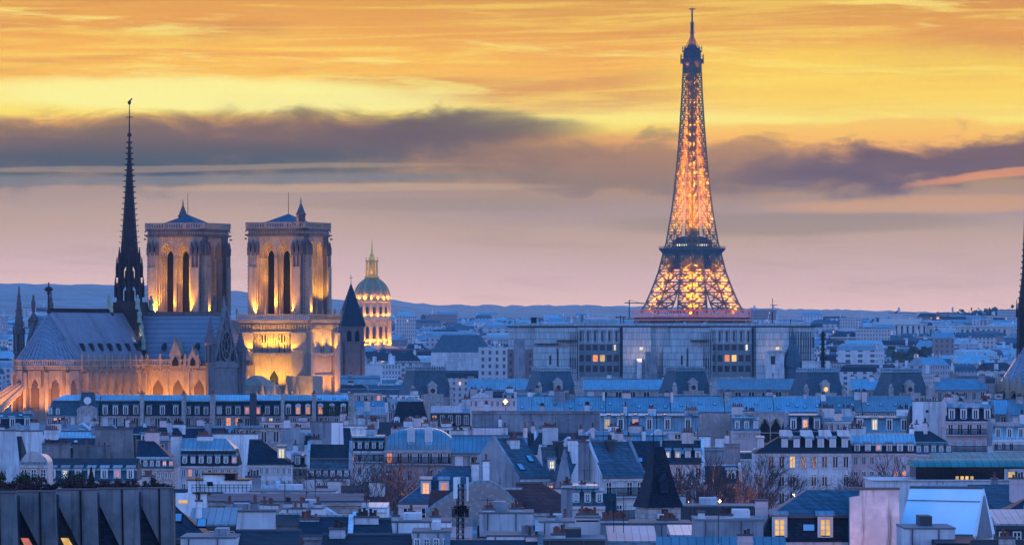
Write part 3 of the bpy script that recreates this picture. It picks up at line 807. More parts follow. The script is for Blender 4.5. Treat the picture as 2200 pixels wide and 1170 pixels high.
    rc = MB(); rc.box(-.25, .25, -26, -5, 42.5, 43.6); rc.build('ridge_crest', LSTONED, trr)
    rv = MB()
    for y in (-12, -21):
        rv.loft([(-6.2, -4.4, y - .5, y + .5, 34.2), (-6.1, -4.0, y - .45, y + .45, 35.2), (-5.6, -3.6, y - .05, y + .05, 35.9)])
    rv.pieces('roof_vent', LEADX, trr)
    ap = MB(); ap.lathe([(.5, 43.0), (.28, 44), (.22, 47.5), (.5, 47.8), (.2, 48.1), (.15, 50.5)], 6, -46.3, 0)
    ap.box(-46.4, -46.2, -1.1, 1.1, 48.6, 49.0); ap.box(-47.4, -45.2, -.1, .1, 48.6, 49.0); ap.lathe([(.7, 48.2), (.9, 48.8), (.7, 49.4)], 8, -46.3, 0)
    ap.build('apse_cross', LEADX, root)
    # dormer chapels at the foot of the transept roof
    dm = MB()
    for y, h, w_ in ((-16.3, 7.0, 1.5), (-21.0, 4.8, 1.2)):
        dm.box(-8.3, -5.5, y - w_, y + w_, 29.8, 29.8 + h * .42); dm.prism([(y - w_ - .2, 29.8 + h * .42), (y + w_ + .2, 29.8 + h * .42), (y, 29.8 + h)], 'x', -8.4, -5.0); pinnacle(dm, -8.3, y, 29.8 + h * .8, .4, 2.2)
    dm.build('roof_gablet', LSTONE, root)
    dd = MB()
    for y, w_ in ((-16.3, .8), (-21.0, .6)): dd.prism([(y - w_, 30.2), (y + w_, 30.2), (y + w_, 31.4), (y, 32.4), (y - w_, 31.4)], 'x', -8.46, -8.2)
    dd.pieces('gablet_opening', LOUV, root)
    # ---- walls below the roofs
    wl_ = MB()
    wl_.box(-46, 62, -7.9, 7.9, 0, 30.2); wl_.box(-7.4, 7.4, -25.8, 25.8, 0, 30.2)
    n = 10
    wl_.prism([(-46 + 7.9 * math.cos(math.pi / 2 + math.pi * k / n), 7.9 * math.sin(math.pi / 2 + math.pi * k / n)) for k in range(n + 1)], 'z', 0, 30.2)
    for k in range(9): wl_.box(-44 + k * 4.7, -43.2 + k * 4.7, -9.5, -7.9, 0, 28.6)
    for y in (-25.2, -19.5, -13.8, -9): wl_.box(-8.2, -7.4, y - .5, y + .5, 0, 30.0)
    wl_.box(-46, -7.4, -8.5, -7.9, 29.4, 30.3); wl_.box(-8.1, -7.4, -26, -8, 29.4, 30.3)
    wl_.T = frame_N(0, -7.9)
    for k in range(8):
        cx = -41.2 + k * 4.7
        for q in range(3): wl_.arch(cx, 1.75 - .3 * q, 25.0, 28.0 - .45 * q, cx - 1.95, cx + 1.95, 29.2, -.45 + .12 * q, -.33 + .12 * q)
    wl_.T = frame_E(-7.4, 0)
    for cx in (11.2, 16.6, 22.3):
        for q in range(3): wl_.arch(cx, 2.0 - .3 * q, 24.6, 27.6 - .4 * q, cx - 2.3, cx + 2.3, 29.2, -.45 + .12 * q, -.33 + .12 * q)
    for k in range(5):
        am = math.pi / 2 + math.pi * (k + .5) / 5; rr = 7.9 * math.cos(math.pi / 20) - .05
        wl_.T = Matrix.Translation((-46 + rr * math.cos(am), rr * math.sin(am), 0)) @ Matrix.Rotation(am + math.pi / 2, 4, 'Z')
        for q in range(3): wl_.arch(0, 1.5 - .3 * q, 25.0, 28.0 - .45 * q, -1.7, 1.7, 29.2, -.55 + .12 * q, -.43 + .12 * q)
        wl_.box(-2.6, -1.9, -1.2, 0, 0, 28.8); wl_.box(-2.5, 2.5, -.7, 0, 29.4, 30.3)
    wl_.T = None
    wo_ = wl_.build('clerestory_wall', [LSTONE], root)
    wn = MB(); wn.T = frame_N(0, -7.9)
    for k in range(8):
        cx = -41.2 + k * 4.7; wn.prism([(cx - 1.1, 21), (cx + 1.1, 21), (cx + 1.1, 25.2), (cx, 27), (cx - 1.1, 25.2)], 'y', -.06, .1)
    wn.T = frame_E(-7.4, 0)
    for cx in (11.2, 16.6, 22.3): wn.prism([(cx - 1.35, 19), (cx + 1.35, 19), (cx + 1.35, 24.8), (cx, 26.8), (cx - 1.35, 24.8)], 'y', -.06, .1)
    for k in range(5):
        am = math.pi / 2 + math.pi * (k + .5) / 5; rr = 7.9 * math.cos(math.pi / 20) - .05
        wn.T = Matrix.Translation((-46 + rr * math.cos(am), rr * math.sin(am), 0)) @ Matrix.Rotation(am + math.pi / 2, 4, 'Z')
        wn.prism([(-1, 20), (1, 20), (1, 25.2), (0, 27), (-1, 25.2)], 'y', -.3, .1)
    wn.T = None; wn.pieces('clerestory_window', mat('leaded_glass', (.10, .06, .045), rough=.5), wo_)
    # ---- balustrade all along the eaves
    bs = MB()
    def rail(fr, x0, x1):
        bs.T = fr
        bs.box(x0, x1, -.95, -.6, 30.2, 30.5); bs.box(x0, x1, -1.0, -.55, 31.5, 31.85)
        n = int((x1 - x0) / .62)
        for k in range(n + 1):
            x = x0 + (x1 - x0) * k / n; bs.box(x - .13, x + .13, -.9, -.65, 30.5, 31.5)
        for k in range(int((x1 - x0) / 3.4) + 1):
            x = x0 + k * 3.4; bs.box(x - .3, x + .3, -1.05, -.5, 29.6, 32.9); bs.box(x - .2, x + .2, -.95, -.6, 32.9, 33.3)
        for k in range(int((x1 - x0) / .8)): bs.box(x0 + k * .8, x0 + k * .8 + .35, -.8, -.45, 28.9, 29.5)
    rail(frame_N(0, -7.9), -46, -8.5); rail(frame_E(-7.4, 0), 8.8, 23.0)
    for k in range(8):
        a0 = math.pi / 2 + math.pi * k / 8; a1 = math.pi / 2 + math.pi * (k + 1) / 8
        A = Vector((-46 + 8.7 * math.cos(a0), 8.7 * math.sin(a0), 0)); B = Vector((-46 + 8.7 * math.cos(a1), 8.7 * math.sin(a1), 0))
        bs.T = None
        for z in (30.3, 31.65): bs.beam(A + Vector((0, 0, z)), B + Vector((0, 0, z)), .35)
        for q in range(6): 
            c = A.lerp(B, q / 6); bs.box(c.x - .13, c.x + .13, c.y - .13, c.y + .13, 30.3, 31.6)
    bs.T = None; bs.build('eaves_balustrade', LSTONE, root)
    # ---- north transept front
    tg = MB(); tg.T = frame_N(0, -26.0)
    tg.box(-9.0, 9.0, 0, 1.2, 0, 30.5, 0)
    tg.box(-8.2, 8.2, -.3, .6, 29.8, 31.0, 0)
    tg.prism([(-6.8, 31.0), (6.8, 31.0), (0, 44.6)], 'y', 0, .8, 0)
    for s in (-1, 1):
        tg.beam((s * 7.0, -.15, 30.9), (0, -.15, 44.9), .6, 0)
        for k in range(8): tg.box(s * (6.9 - k * .85) - .25, s * (6.9 - k * .85) + .25, -.4, .1, 31.6 + k * 1.68, 32.3 + k * 1.68, 0)
    for r, d in ((2.9, -.3), (.95, -.3)):
        z = 35.2 if r > 2 else 40.6
        for k in range(16):
            a, b = 2 * math.pi * k / 16, 2 * math.pi * (k + 1) / 16
            tg.beam((r * math.cos(a), d, z + r * 1.25 * math.sin(a)), (r * math.cos(b), d, z + r * 1.25 * math.sin(b)), .34, 0)
            if k % 2 == 0: tg.beam((r * .35 * math.cos(a), d + .1, z + r * .4 * math.sin(a)), (r * math.cos(a), d + .1, z + r * 1.25 * math.sin(a)), .18, 0)
        for k in range(10):
            a, b = 2 * math.pi * k / 10, 2 * math.pi * (k + 1) / 10
            tg.beam((r * .45 * math.cos(a), d, z + r * .5 * math.sin(a)), (r * .45 * math.cos(b), d, z + r * .5 * math.sin(b)), .18, 0)
    for s in (-1, 1):
        tg.arch(s * 4.6, .7, 33.0, 34.4, s * 4.6 - .9, s * 4.6 + .9, 34.8, -.25, 0, 0)
    pinnacle(tg, 0, .3, 44.4, .6, 3.2)
    tg.T = None
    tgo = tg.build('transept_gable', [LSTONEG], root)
    dk = MB(); dk.T = frame_N(0, -26.0)
    for r, z in ((2.8, 35.2), (.9, 40.6)): dk.prism([(r * math.cos(q * math.pi / 8), z + r * 1.25 * math.sin(q * math.pi / 8)) for q in range(16)], 'y', -.12, .05)
    for s in (-1, 1): dk.prism([(s * 4.6 - .6, 31.4), (s * 4.6 + .6, 31.4), (s * 4.6 + .6, 33.1), (s * 4.6, 34.2), (s * 4.6 - .6, 33.1)], 'y', -.12, .05)
    dk.T = None; dk.pieces('gable_window', LOUV, tgo)
    def turret(mb, x, y, z0, zc, zt, r):
        mb.lathe([(r, z0), (r, zc - 5.5), (r * 1.2, zc - 5.4), (r * 1.2, zc - 4.9)], 8, x, y)
        for k in range(8):
            a = 2 * math.pi * k / 8; mb.box(x + r * math.cos(a) - .2, x + r * math.cos(a) + .2, y + r * math.sin(a) - .2, y + r * math.sin(a) + .2, zc - 4.9, zc - .6)
        mb.lathe([(r * .45, zc - 4.9), (r * .45, zc - .6)], 6, x, y)
        mb.lathe([(r * 1.15, zc - .8), (r * 1.35, zc - .2), (r * 1.1, zc), (.12, zt)], 8, x, y)
        for k in range(8):
            a = 2 * math.pi * k / 8
            mb.prism([(-.0, 0), (.0, 0)], 'x', 0, 0) if False else mb.lathe([(.22, zc - .2), (.02, zc + 1.7)], 4, x + r * 1.2 * math.cos(a), y + r * 1.2 * math.sin(a))
            for q in range(5):
                t = .15 + q * .16; rr = r * 1.1 * (1 - t) + .1; mb.box(x + rr * math.cos(a) - .1, x + rr * math.cos(a) + .1, y + rr * math.sin(a) - .1, y + rr * math.sin(a) + .1, zc + (zt - zc) * t, zc + (zt - zc) * t + .3)
        mb.lathe([(.3, zt - .3), (.05, zt + .5)], 5, x, y)
    for (x, y, zc, zt) in ((-9.2, -26.2, 36.0, 42.0), (-9.2, 26, 38.6, 49.6), (9.2, 26, 40, 48.5), (9.2, -26.2, 34, 39)):
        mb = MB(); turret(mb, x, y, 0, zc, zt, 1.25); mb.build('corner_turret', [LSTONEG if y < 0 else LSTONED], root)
    st = MB(); pinnacle(st, -1, 26, 40, 2.0, 3.6); st.lathe([(.35, 43.5), (.5, 44.5), (.55, 46), (.3, 46.8), (.28, 47.6), (.05, 48)], 6, -1, 26); st.prism([(-7, 31), (5, 31), (-1, 43)], 'y', 25.2, 26.2); st.build('gable_wall', [LSTONED], root)
    s2 = MB(); s2.lathe([(.5, 42), (.4, 44.5), (.55, 45), (.6, 46.4), (.3, 47.2), (.3, 47.8), (.05, 48.2)], 6, 52, 0); s2.build('gable_statue', [LSTONED], root)
    # ---- spire
    spm = MB()
    spm.loft([(-4.2, 4.2, -4.2, 4.2, 40), (-3.4, 3.4, -3.4, 3.4, 46.0)])
    for (z0, z1, r) in ((46.0, 50.6, 2.9), (50.9, 55.6, 2.55)):
        spm.lathe([(r + .3, z0), (r + .3, z0 + .35)], 8, a0=math.pi / 8)
        for k in range(8):
            a = math.pi / 8 + 2 * math.pi * k / 8
            c, s = math.cos(a), math.sin(a)
            spm.beam((r * c, r * s, z0), (r * c * .97, r * s * .97, z1), .55)
            pinnacle(spm, (r + .55) * c, (r + .55) * s, z0 + 1.2, .5, 5.2)
            a2 = a + math.pi / 8; rr = r * .93
            spm.beam((rr * math.cos(a2), rr * math.sin(a2), z0), (rr * math.cos(a2), rr * math.sin(a2), z0 + 2.9), .2)
            b = math.pi / 8 + 2 * math.pi * (k + 1) / 8
            spm.beam((r * c, r * s, z0 + 2.8), (rr * math.cos(a2), rr * math.sin(a2), z1), .4); spm.beam((r * math.cos(b), r * math.sin(b), z0 + 2.8), (rr * math.cos(a2), rr * math.sin(a2), z1), .4)
            spm.lathe([(.3, z1 - .2), (.02, z1 + 1.9)], 4, r * math.cos(a2), r * math.sin(a2))
        spm.lathe([(.9, z0), (.9, z1)], 8)
        spm.lathe([(r + .25, z1 - .3), (r + .35, z1), (r, z1 + .3)], 8, a0=math.pi / 8)
    zz0, zz1, r0 = 55.8, 87.8, 2.35
    def rs(z): 
        t = (z - zz0) / (zz1 - zz0); return r0 * (1 - t) ** 1.12 * .96 + .16
    spm.lathe([(rs(zz0 + (zz1 - zz0) * k / 14), zz0 + (zz1 - zz0) * k / 14) for k in range(15)], 8, a0=math.pi / 8)
    for k in range(8):
        a = math.pi / 8 + 2 * math.pi * k / 8
        for q in range(22):
            z = zz0 + .8 + q * 1.38; r = rs(z) + .12
            spm.beam((r * math.cos(a), r * math.sin(a), z), ((r + .42) * math.cos(a), (r + .42) * math.sin(a), z + .28), .2)
        pinnacle(spm, 2.5 * math.cos(a), 2.5 * math.sin(a), 55.0, .5, 4.6)
        spm.lathe([(.35, 58.5), (.02, 61.5)], 4, 1.95 * math.cos(a + .39), 1.95 * math.sin(a + .39))
    spm.lathe([(.55, 87.2), (.6, 87.7), (.2, 88.2), (.13, 92.6), (.1, 95.3)], 8)
    spo = spm.build('spire', [LEADX], root)
    cb = MB(); cb.box(-.08, .08, -.95, .95, 91.9, 92.1); cb.build('cross_bar', STEEL, spo); cb = MB(); cb.lathe([(.1, 95.1), (.42, 95.4), (.42, 95.9), (.1, 96.1)], 6); cb.beam((-.2, .0, 95.9), (.35, -.55, 96.6), .3)
    cb.build('weathercock', STEEL, spo)
    # copper apostles stepping down the valley
    for k, (a, b, z) in enumerate(((-3.6, -3.9, 44.2), (-4.6, -4.9, 40.9), (-5.6, -5.9, 37.6), (-6.6, -6.9, 34.2), (-4.2, 3.6, 44.2), (-11, 0, 43.4), (3.8, -4.2, 44))):
        mb = MB()
        mb.box(a - .6, a + .6, b - .6, b + .6, z - 3.2, z - .05, 1)
        mb.lathe([(.62, z), (.66, z + .5), (.5, z + 1.3), (.66, z + 2.2), (.58, z + 2.6), (.22, z + 2.85), (.3, z + 3.05), (.3, z + 3.4), (.05, z + 3.6)], 8, a, b)
        mb.beam((a - .5, b - .2, z + 2.4), (a - .75, b - .5, z + 1.4), .25); mb.beam((a - .75, b - .5, z + 1.0), (a - .8, b - .5, z + 3.4), .1)
        mb.build('copper_statue', [COPPER, LEADX], root)
    flood(-7.6, -5.4, 36, 260, (1, .8, .45), 120, 20, 45)
    flood(-9, -3, 44, 120, (1, .7, .4), 100, 10, 0)
    # ---- flying buttresses round the apse and along the choir
    def flyer(x0, y0, x1, y1, z0, z1, zp):
        mb = MB()
        A, B = Vector((x0, y0, z0)), Vector((x1, y1, z1))
        d = (B - A); n = 8
        for k in range(n):
            p, q = A + d * (k / n), A + d * ((k + 1) / n)
            sag = lambda t: 1.0 + 1.6 * (1 - math.sin(t * math.pi / 2))
            for off in (0,):
                mb.beam(p, q, .7)
            pl, ql = p - Vector((0, 0, sag(1 - k / n))), q - Vector((0, 0, sag(1 - (k + 1) / n)))
            i = mb.p([p + Vector((.25, 0, 0)), q + Vector((.25, 0, 0)), ql + Vector((.25, 0, 0)), pl + Vector((.25, 0, 0)), p - Vector((.25, 0, 0)), q - Vector((.25, 0, 0)), ql - Vector((.25, 0, 0)), pl - Vector((.25, 0, 0))])
            mb.face((i, i + 1, i + 2, i + 3)); mb.face((i + 7, i + 6, i + 5, i + 4)); mb.face((i + 3, i + 2, i + 6, i + 7))
        mb.box(x1 - .9, x1 + .9, y1 - .9, y1 + .9, 0, z1 + .2); pinnacle(mb, x1, y1, z1, 1.5, zp)
        mb.build('flying_buttress', [LSTONE], root)
    for k in range(7):
        x = -43.6 + k * 4.7; flyer(x, -8.4, x, -20.5, 24.0, 15.5, 1.2)
    for ang in (104, 122, 140, 152, 164):
        a = rad(ang); flyer(-46 + 8 * math.cos(a), 8 * math.sin(a), -46 + 26 * math.cos(a), 26 * math.sin(a), 26.0, 15.5, 1.5)
    ai = MB(); ai.prism([(-46 + 17 * math.cos(math.pi / 2 + math.pi * k / 12), 17 * math.sin(math.pi / 2 + math.pi * k / 12)) for k in range(13)] + [(-8, -18), (-8, 18)], 'z', 0, 17.0)
    ai.build('ambulatory_roof', LEAD, root)
    # floodlamps on the aisle roofs washing the clerestory
    for k in range(8): flood(-41.2 + k * 4.7, -10.3, 18.3, 2000, OR, 120, 12, 90)
    for y in (-11, -15, -19, -23.5): flood(-11.5, y, 18.2, 3400, OR, 125, 20, 0)
    for ang in (120, 143, 166, 190, 212, 235): 
        a = rad(ang); flood(-46 + 13 * math.cos(a), 13 * math.sin(a), 17.4, 4200, PK, 140)
    # nave side chapels: lit gables and pinnacles in front of the north tower
    sc = MB(); sc.box(14, 60, -21.5, -8, 0, 21.5); sc.box(22, 58, -24, -21, 0, 19.5)
    for k in range(10): pinnacle(sc, 24 + k * 3.8, -24, 19.0, 1.0, 7.0 if k % 2 else 5.0)
    for k in range(9): sc.prism([(24.6 + k * 3.8, 19.5), (27.2 + k * 3.8, 19.5), (25.9 + k * 3.8, 23.0)], 'y', -24.1, -23.5)
    sc.box(52, 58.5, -27.5, -20, 0, 27.4); sc.loft([(40, 50.5, -20, -10, 21.5), (41, 50, -19, -11, 25.0), (44, 48, -15, -14, 27.5)])
    sc.beam((12, -8, 27.5), (36, -22, 22), .8)
    sc.build('side_chapels', [LSTONE], root)
    for x in (26, 33, 40, 47, 54): flood(x - 3, -27.5, 16.5, 3600, YE, 130, 15, 90)
    flood(49.5, -24, 20, 2600, YE, 130, 10, 0)
cathedral()

# ---------------------------------------------------------------- domed church far behind
def dome():
    D = 3950.0; x0 = gx(799, D); s = D / F
    r = thing('domed_church', (x0, D, 0), 'floodlit church with a ribbed gilded dome, lantern and needle spire', 'church', rad(20))
    z = lambda py: gz(py, D)
    b = MB()
    b.lathe([(12.0, 0), (12.0, z(742)), (12.6, z(741)), (12.6, z(738)), (11.4, z(737)), (11.4, z(690)), (12.4, z(689)), (12.4, z(682)), (11.6, z(680)), (11.3, z(650)), (12.2, z(648)), (12.2, z(644))], 32)
    for k in range(16):
        a = 2 * math.pi * k / 16
        b.lathe([(.85, z(738)), (.8, z(692)), (1.05, z(690))], 6, 12.0 * math.cos(a), 12.0 * math.sin(a))
        b.box(11.6 * math.cos(a) - .5, 11.6 * math.cos(a) + .5, 11.6 * math.sin(a) - .5, 11.6 * math.sin(a) + .5, z(680), z(649))
        b.lathe([(.7, z(644)), (.5, z(636)), (.1, z(632))], 6, 12.0 * math.cos(a), 12.0 * math.sin(a))
    b.box(-22, 22, -22, 22, 0, z(752)); b.box(-16, 16, -22.8, -22, 0, z(748)); b.prism([(-12, z(748)), (12, z(748)), (0, z(738))], 'y', -22.6, -20)
    b.build('drum', [DRUM], r); r.scale = (1.06, 1.06, 1.0)
    w = MB()
    for k in range(16):
        a = 2 * math.pi * (k + .5) / 16; c, q = math.cos(a), math.sin(a)
        w.T = Matrix.Translation((11.42 * c, 11.42 * q, 0)) @ Matrix.Rotation(a + math.pi / 2, 4, 'Z')
        w.prism([(-1.0, z(728)), (1.0, z(728)), (1.0, z(704)), (0, z(700)), (-1.0, z(704))], 'y', -.15, .15)
        w.prism([(-.9, z(674)), (.9, z(674)), (.9, z(662)), (0, z(658)), (-.9, z(662))], 'y', -.3, .15)
    w.T = None; w.pieces('drum_window', GLASS, r)
    dm = MB(); R0 = 12.0; z0, z1 = z(644), z(597)
    prof = [(R0 * math.cos(t * 1.30) , z0 + (z1 - z0) * math.sin(t * 1.30) / math.sin(1.30)) for t in [k / 10.0 for k in range(11)]]
    dm.lathe(prof, 40)
    do = dm.build('dome', [DOMELEAD], r, smooth=True)
    rb = MB(); gl = MB()
    def strip(name, mt, a, seg, w):
        m_ = MB(); c, s_ = math.cos(a), math.sin(a); i = m_.p([((r_ + o_) * c - sd * w * s_, (r_ + o_) * s_ + sd * w * c, z_) for r_, z_ in seg for sd, o_ in ((-.5, 0), (-.4, .35), (.4, .35), (.5, 0))])
        for k_ in range(len(seg) - 1):
            for q_ in range(3): m_.face((i + 4 * k_ + q_, i + 4 * k_ + q_ + 1, i + 4 * k_ + q_ + 5, i + 4 * k_ + q_ + 4))
        m_.build(name, mt, do)
    for k in range(12):
        a = 2 * math.pi * k / 12; strip('rib', [DOMELEAD], a, prof, .8); strip('gilded_trophy', [mat('dull_gilding', (.42, .26, .12), rough=.5, metal=.3)], a + math.pi / 12, prof[1:9], 1.3)
    for k in range(0):
        for (ra, za), (rb_, zb) in zip(prof, prof[1:]):
            rb.beam(((ra + .15) * math.cos(a), (ra + .15) * math.sin(a), za), ((rb_ + .15) * math.cos(a), (rb_ + .15) * math.sin(a), zb), .8)
        a2 = a + math.pi / 12
        for (ra, za), (rb_, zb) in list(zip(prof, prof[1:]))[1:8]:
            gl.beam(((ra + .1) * math.cos(a2), (ra + .1) * math.sin(a2), za), ((rb_ + .1) * math.cos(a2), (rb_ + .1) * math.sin(a2), zb), 1.1, 0, .9)
    ln = MB(); ln.lathe([(4.6, z(600)), (4.9, z(596)), (4.9, z(593)), (4.0, z(592))], 16)
    for k in range(8):
        a = 2 * math.pi * k / 8
        ln.lathe([(.75, z(592)), (.6, z(562)), (.8, z(560))], 6, 3.6 * math.cos(a), 3.6 * math.sin(a)); ln.lathe([(.5, z(560)), (.2, z(553)), (.05, z(551))], 5, 4.0 * math.cos(a), 4.0 * math.sin(a))
    ln.lathe([(1.7, z(592)), (1.7, z(562))], 8); ln.lathe([(4.5, z(562)), (4.6, z(559)), (2.0, z(558)), (1.7, z(550)), (.9, z(545)), (.25, z(520)), (.15, z(514))], 8)
    ln.box(-.1, .1, -.9, .9, z(519), z(517.5))
    ln.build('lantern', [GILD], r)
    for k in range(8):
        a = 2 * math.pi * (k + .5) / 8
        spot((x0 + 3.0 * math.cos(a), D + 3.0 * math.sin(a), z(591)), 1500, (1, .55, .08), 120)
    for k in range(9):
        a = rad(180 + 20 * k + 10); c, q = math.cos(a), math.sin(a)
        spot((x0 + 15.5 * c, D + 15.5 * q, z(745)), 19000, (1, .40, .03), 110, 10, math.degrees(a) + 180, 1)
        spot((x0 + 13.6 * c, D + 13.6 * q, z(681)), 5600, (1, .40, .03), 110, 8, math.degrees(a) + 180, 1)
        spot((x0 + 13.4 * c, D + 13.4 * q, z(643)), 13000, (1, .48, .05), 100, 14, math.degrees(a) + 180, 1)
    spot((x0 - 5, D - 32, 18), 36000, (1, .40, .10), 150, 20, 90, 1)
    spot((x0 + 26, D - 28, 16), 26000, (1, .40, .10), 150, 20, 90, 1)
dome()

def abbey_tower():
    D = 2450.0; x0 = gx(754, D); z = lambda py: gz(py, D)
    r = thing('abbey_tower', (x0, D, 0), 'square stone bell tower under a steep dark pyramid spire beside the lit dome', 'tower', rad(14))
    h = 4.75; b = MB()
    for k in range(4):
        b.T = Matrix.Rotation(k * math.pi / 2, 4, 'Z')
        b.box(-h, -h + 1.2, -h, -h + 1.2, 0, z(703))
        for cx in (-1.75, 1.75): 
            b.arch(cx, 1.05, z(718), z(709), cx - 1.75, cx + 1.75, z(703), -h + .02, -h + 1.0)
            b.box(cx - 1.75, cx - 1.05, -h + .02, -h + 1.0, z(733), z(718)); b.box(cx + 1.05, cx + 1.75, -h + .02, -h + 1.0, z(733), z(718))
        b.box(-h - .25, h + .25, -h - .25, -h + .3, z(737), z(733)); b.box(-h - .3, h + .3, -h - .3, -h + .3, z(703), z(700))
        b.box(-h, h, -h + .05, -h + 1.2, 0, z(737)); b.box(h - 1.1, h + .25, -h - .35, -h + .05, 0, z(742))
    b.T = None; b.build('shaft', [LSTONED], r)
    i = MB(); i.box(-h + 1.3, h - 1.3, -h + 1.3, h - 1.3, z(737), z(704)); i.build('belfry_louvre', LOUV, r)
    p = MB(); p.loft([(-h - .7, h + .7, -h - .7, h + .7, z(700)), (-.1, .1, -.1, .1, z(608))]); p.lathe([(.15, z(610)), (.1, z(590))], 5); p.box(-.7, .7, -.08, .08, z(597), z(596)); p.build('spire', [RF['slate']], r)
    spot((x0 + 9, D - 5, 14), 9000, (1, .40, .14), 110, 35, 160, .5)
abbey_tower()

# ---------------------------------------------------------------- chapel at the right edge
def chapel():
    D = 1800.0; x0 = gx(2203, D); z = lambda py: gz(py, D)
    r = thing('royal_chapel', (x0, D, 0), 'gothic chapel with fan shaped lead apse roof and black spire cut by the right edge', 'chapel', rad(86))
    R = 8.6; b = MB(); n = 7
    pts = [(R * math.cos(math.pi / 2 + math.pi * k / n), R * math.sin(math.pi / 2 + math.pi * k / n)) for k in range(n + 1)] + [(28, -R), (28, R)]
    b.prism(pts, 'z', 0, z(836))
    for k in range(n):
        a0, a1 = math.pi / 2 + math.pi * k / n, math.pi / 2 + math.pi * (k + 1) / n
        am = (a0 + a1) / 2; L = 2 * R * math.sin(math.pi / n / 2)
        b.T = Matrix.Translation((R * math.cos(am) * math.cos(math.pi / n / 2), R * math.sin(am) * math.cos(math.pi / n / 2), 0)) @ Matrix.Rotation(am + math.pi / 2, 4, 'Z')
        b.arch(0, L * .36, z(852), z(838), -L / 2, L / 2, z(832), -.5, 0); b.prism([(-L * .46, z(833)), (L * .46, z(833)), (0, z(808))], 'y', -.6, -.3)
        b.box(-L / 2 - .45, -L / 2 + .45, -1.1, .2, 0, z(828)); b.loft([(-L / 2 - .5, -L / 2 + .5, -1.1, -.1, z(828)), (-L / 2 - .05, -L / 2 + .05, -.65, -.55, z(802))])
        b.box(L / 2 - .45, L / 2 + .45, -1.1, .2, 0, z(828)); b.loft([(L / 2 - .5, L / 2 + .5, -1.1, -.1, z(828)), (L / 2 - .05, L / 2 + .05, -.65, -.55, z(802))])
    b.T = None; b.build('apse_wall', [LSTONE], r)
    g_ = MB()
    for k in range(n):
        am = math.pi / 2 + math.pi * (k + .5) / n; L = 2 * R * math.sin(math.pi / n / 2)
        g_.T = Matrix.Translation((R * math.cos(am) * math.cos(math.pi / n / 2), R * math.sin(am) * math.cos(math.pi / n / 2), 0)) @ Matrix.Rotation(am + math.pi / 2, 4, 'Z')
        g_.prism([(-L * .3, z(900)), (L * .3, z(900)), (L * .3, z(854)), (0, z(841)), (-L * .3, z(854))], 'y', -.15, .1)
    g_.T = None; g_.pieces('stained_window', GLASS, r)
    rf = MB(); zt = z(742)
    i = rf.p([(0, 0, zt)]); j = rf.p([(R * math.cos(math.pi / 2 + math.pi * k / n), R * math.sin(math.pi / 2 + math.pi * k / n), z(832)) for k in range(n + 1)])
    for k in range(n): rf.face((i, j + k, j + k + 1))
    for k in range(n + 1): rf.beam((0, 0, zt), (R * math.cos(math.pi / 2 + math.pi * k / n), R * math.sin(math.pi / 2 + math.pi * k / n), z(832)), .3)
    rf.prism([(-R, z(832)), (R, z(832)), (0, zt)], 'x', 0, 28); rf.build('lead_roof', LEAD, r)
    st = MB(); st.lathe([(.3, zt), (.3, zt + 5), (.6, zt + 5.5), (.7, zt + 7), (.3, zt + 8), (.05, zt + 9)], 6, 0, 0); st.build('ridge_angel', LEADX, r)
    sp = MB(); q = 6.0
    for k in range(8):
        a = 2 * math.pi * k / 8; sp.beam((q + 2.5 * math.cos(a), 2.5 * math.sin(a), zt - 4), (q + 2.2 * math.cos(a), 2.2 * math.sin(a), zt + 10), .5); sp.lathe([(.4, zt + 9), (.05, zt + 15)], 4, q + 2.6 * math.cos(a), 2.6 * math.sin(a))
    sp.lathe([(1.6, zt - 4), (1.6, zt + 10)], 8, q, 0); sp.lathe([(2.6, zt + 9.5), (2.3, zt + 11), (1.3, zt + 20), (.9, zt + 24), (.1, zt + 46)], 8, q, 0)
    for k in range(8):
        a = 2 * math.pi * k / 8
        for t in range(12):
            rr = 2.3 * (1 - t / 15.0); zz = zt + 11 + t * 1.9; sp.box(q + rr * math.cos(a) - .16, q + rr * math.cos(a) + .16, rr * math.sin(a) - .16, rr * math.sin(a) + .16, zz, zz + .5)
    sp.build('spire', [LEADX], r)
chapel()
RF['turq'] = TURQ
# ================================================================= houses
CACHE = {}
def cached(key, fn):
    if key not in CACHE: CACHE[key] = fn()
    return CACHE[key]
def frame_mb(w, h, mull=True):
    m = MB(); t = .09
    m.box(-w / 2 - t, -w / 2, -.14, 0, -t, h + t); m.box(w / 2, w / 2 + t, -.14, 0, -t, h + t)
    m.box(-w / 2, w / 2, -.14, 0, h, h + t); m.box(-w / 2 - .06, w / 2 + .06, -.2, 0, -t - .06, -t)
    if mull:
        m.box(-.045, .045, -.09, -.02, 0, h); m.box(-w / 2, -.045, -.085, -.02, h * .66, h * .66 + .05); m.box(.045, w / 2, -.085, -.02, h * .66, h * .66 + .05)
        m.box(-w / 2, -.045, -.085, -.02, h * .33, h * .33 + .05); m.box(.045, w / 2, -.085, -.02, h * .33, h * .33 + .05)
    return m
def glass_mat(k, r):
    if k: return LIT[k]
    return BLIND if r < .14 else GLASS
WRNG = random.Random(3)
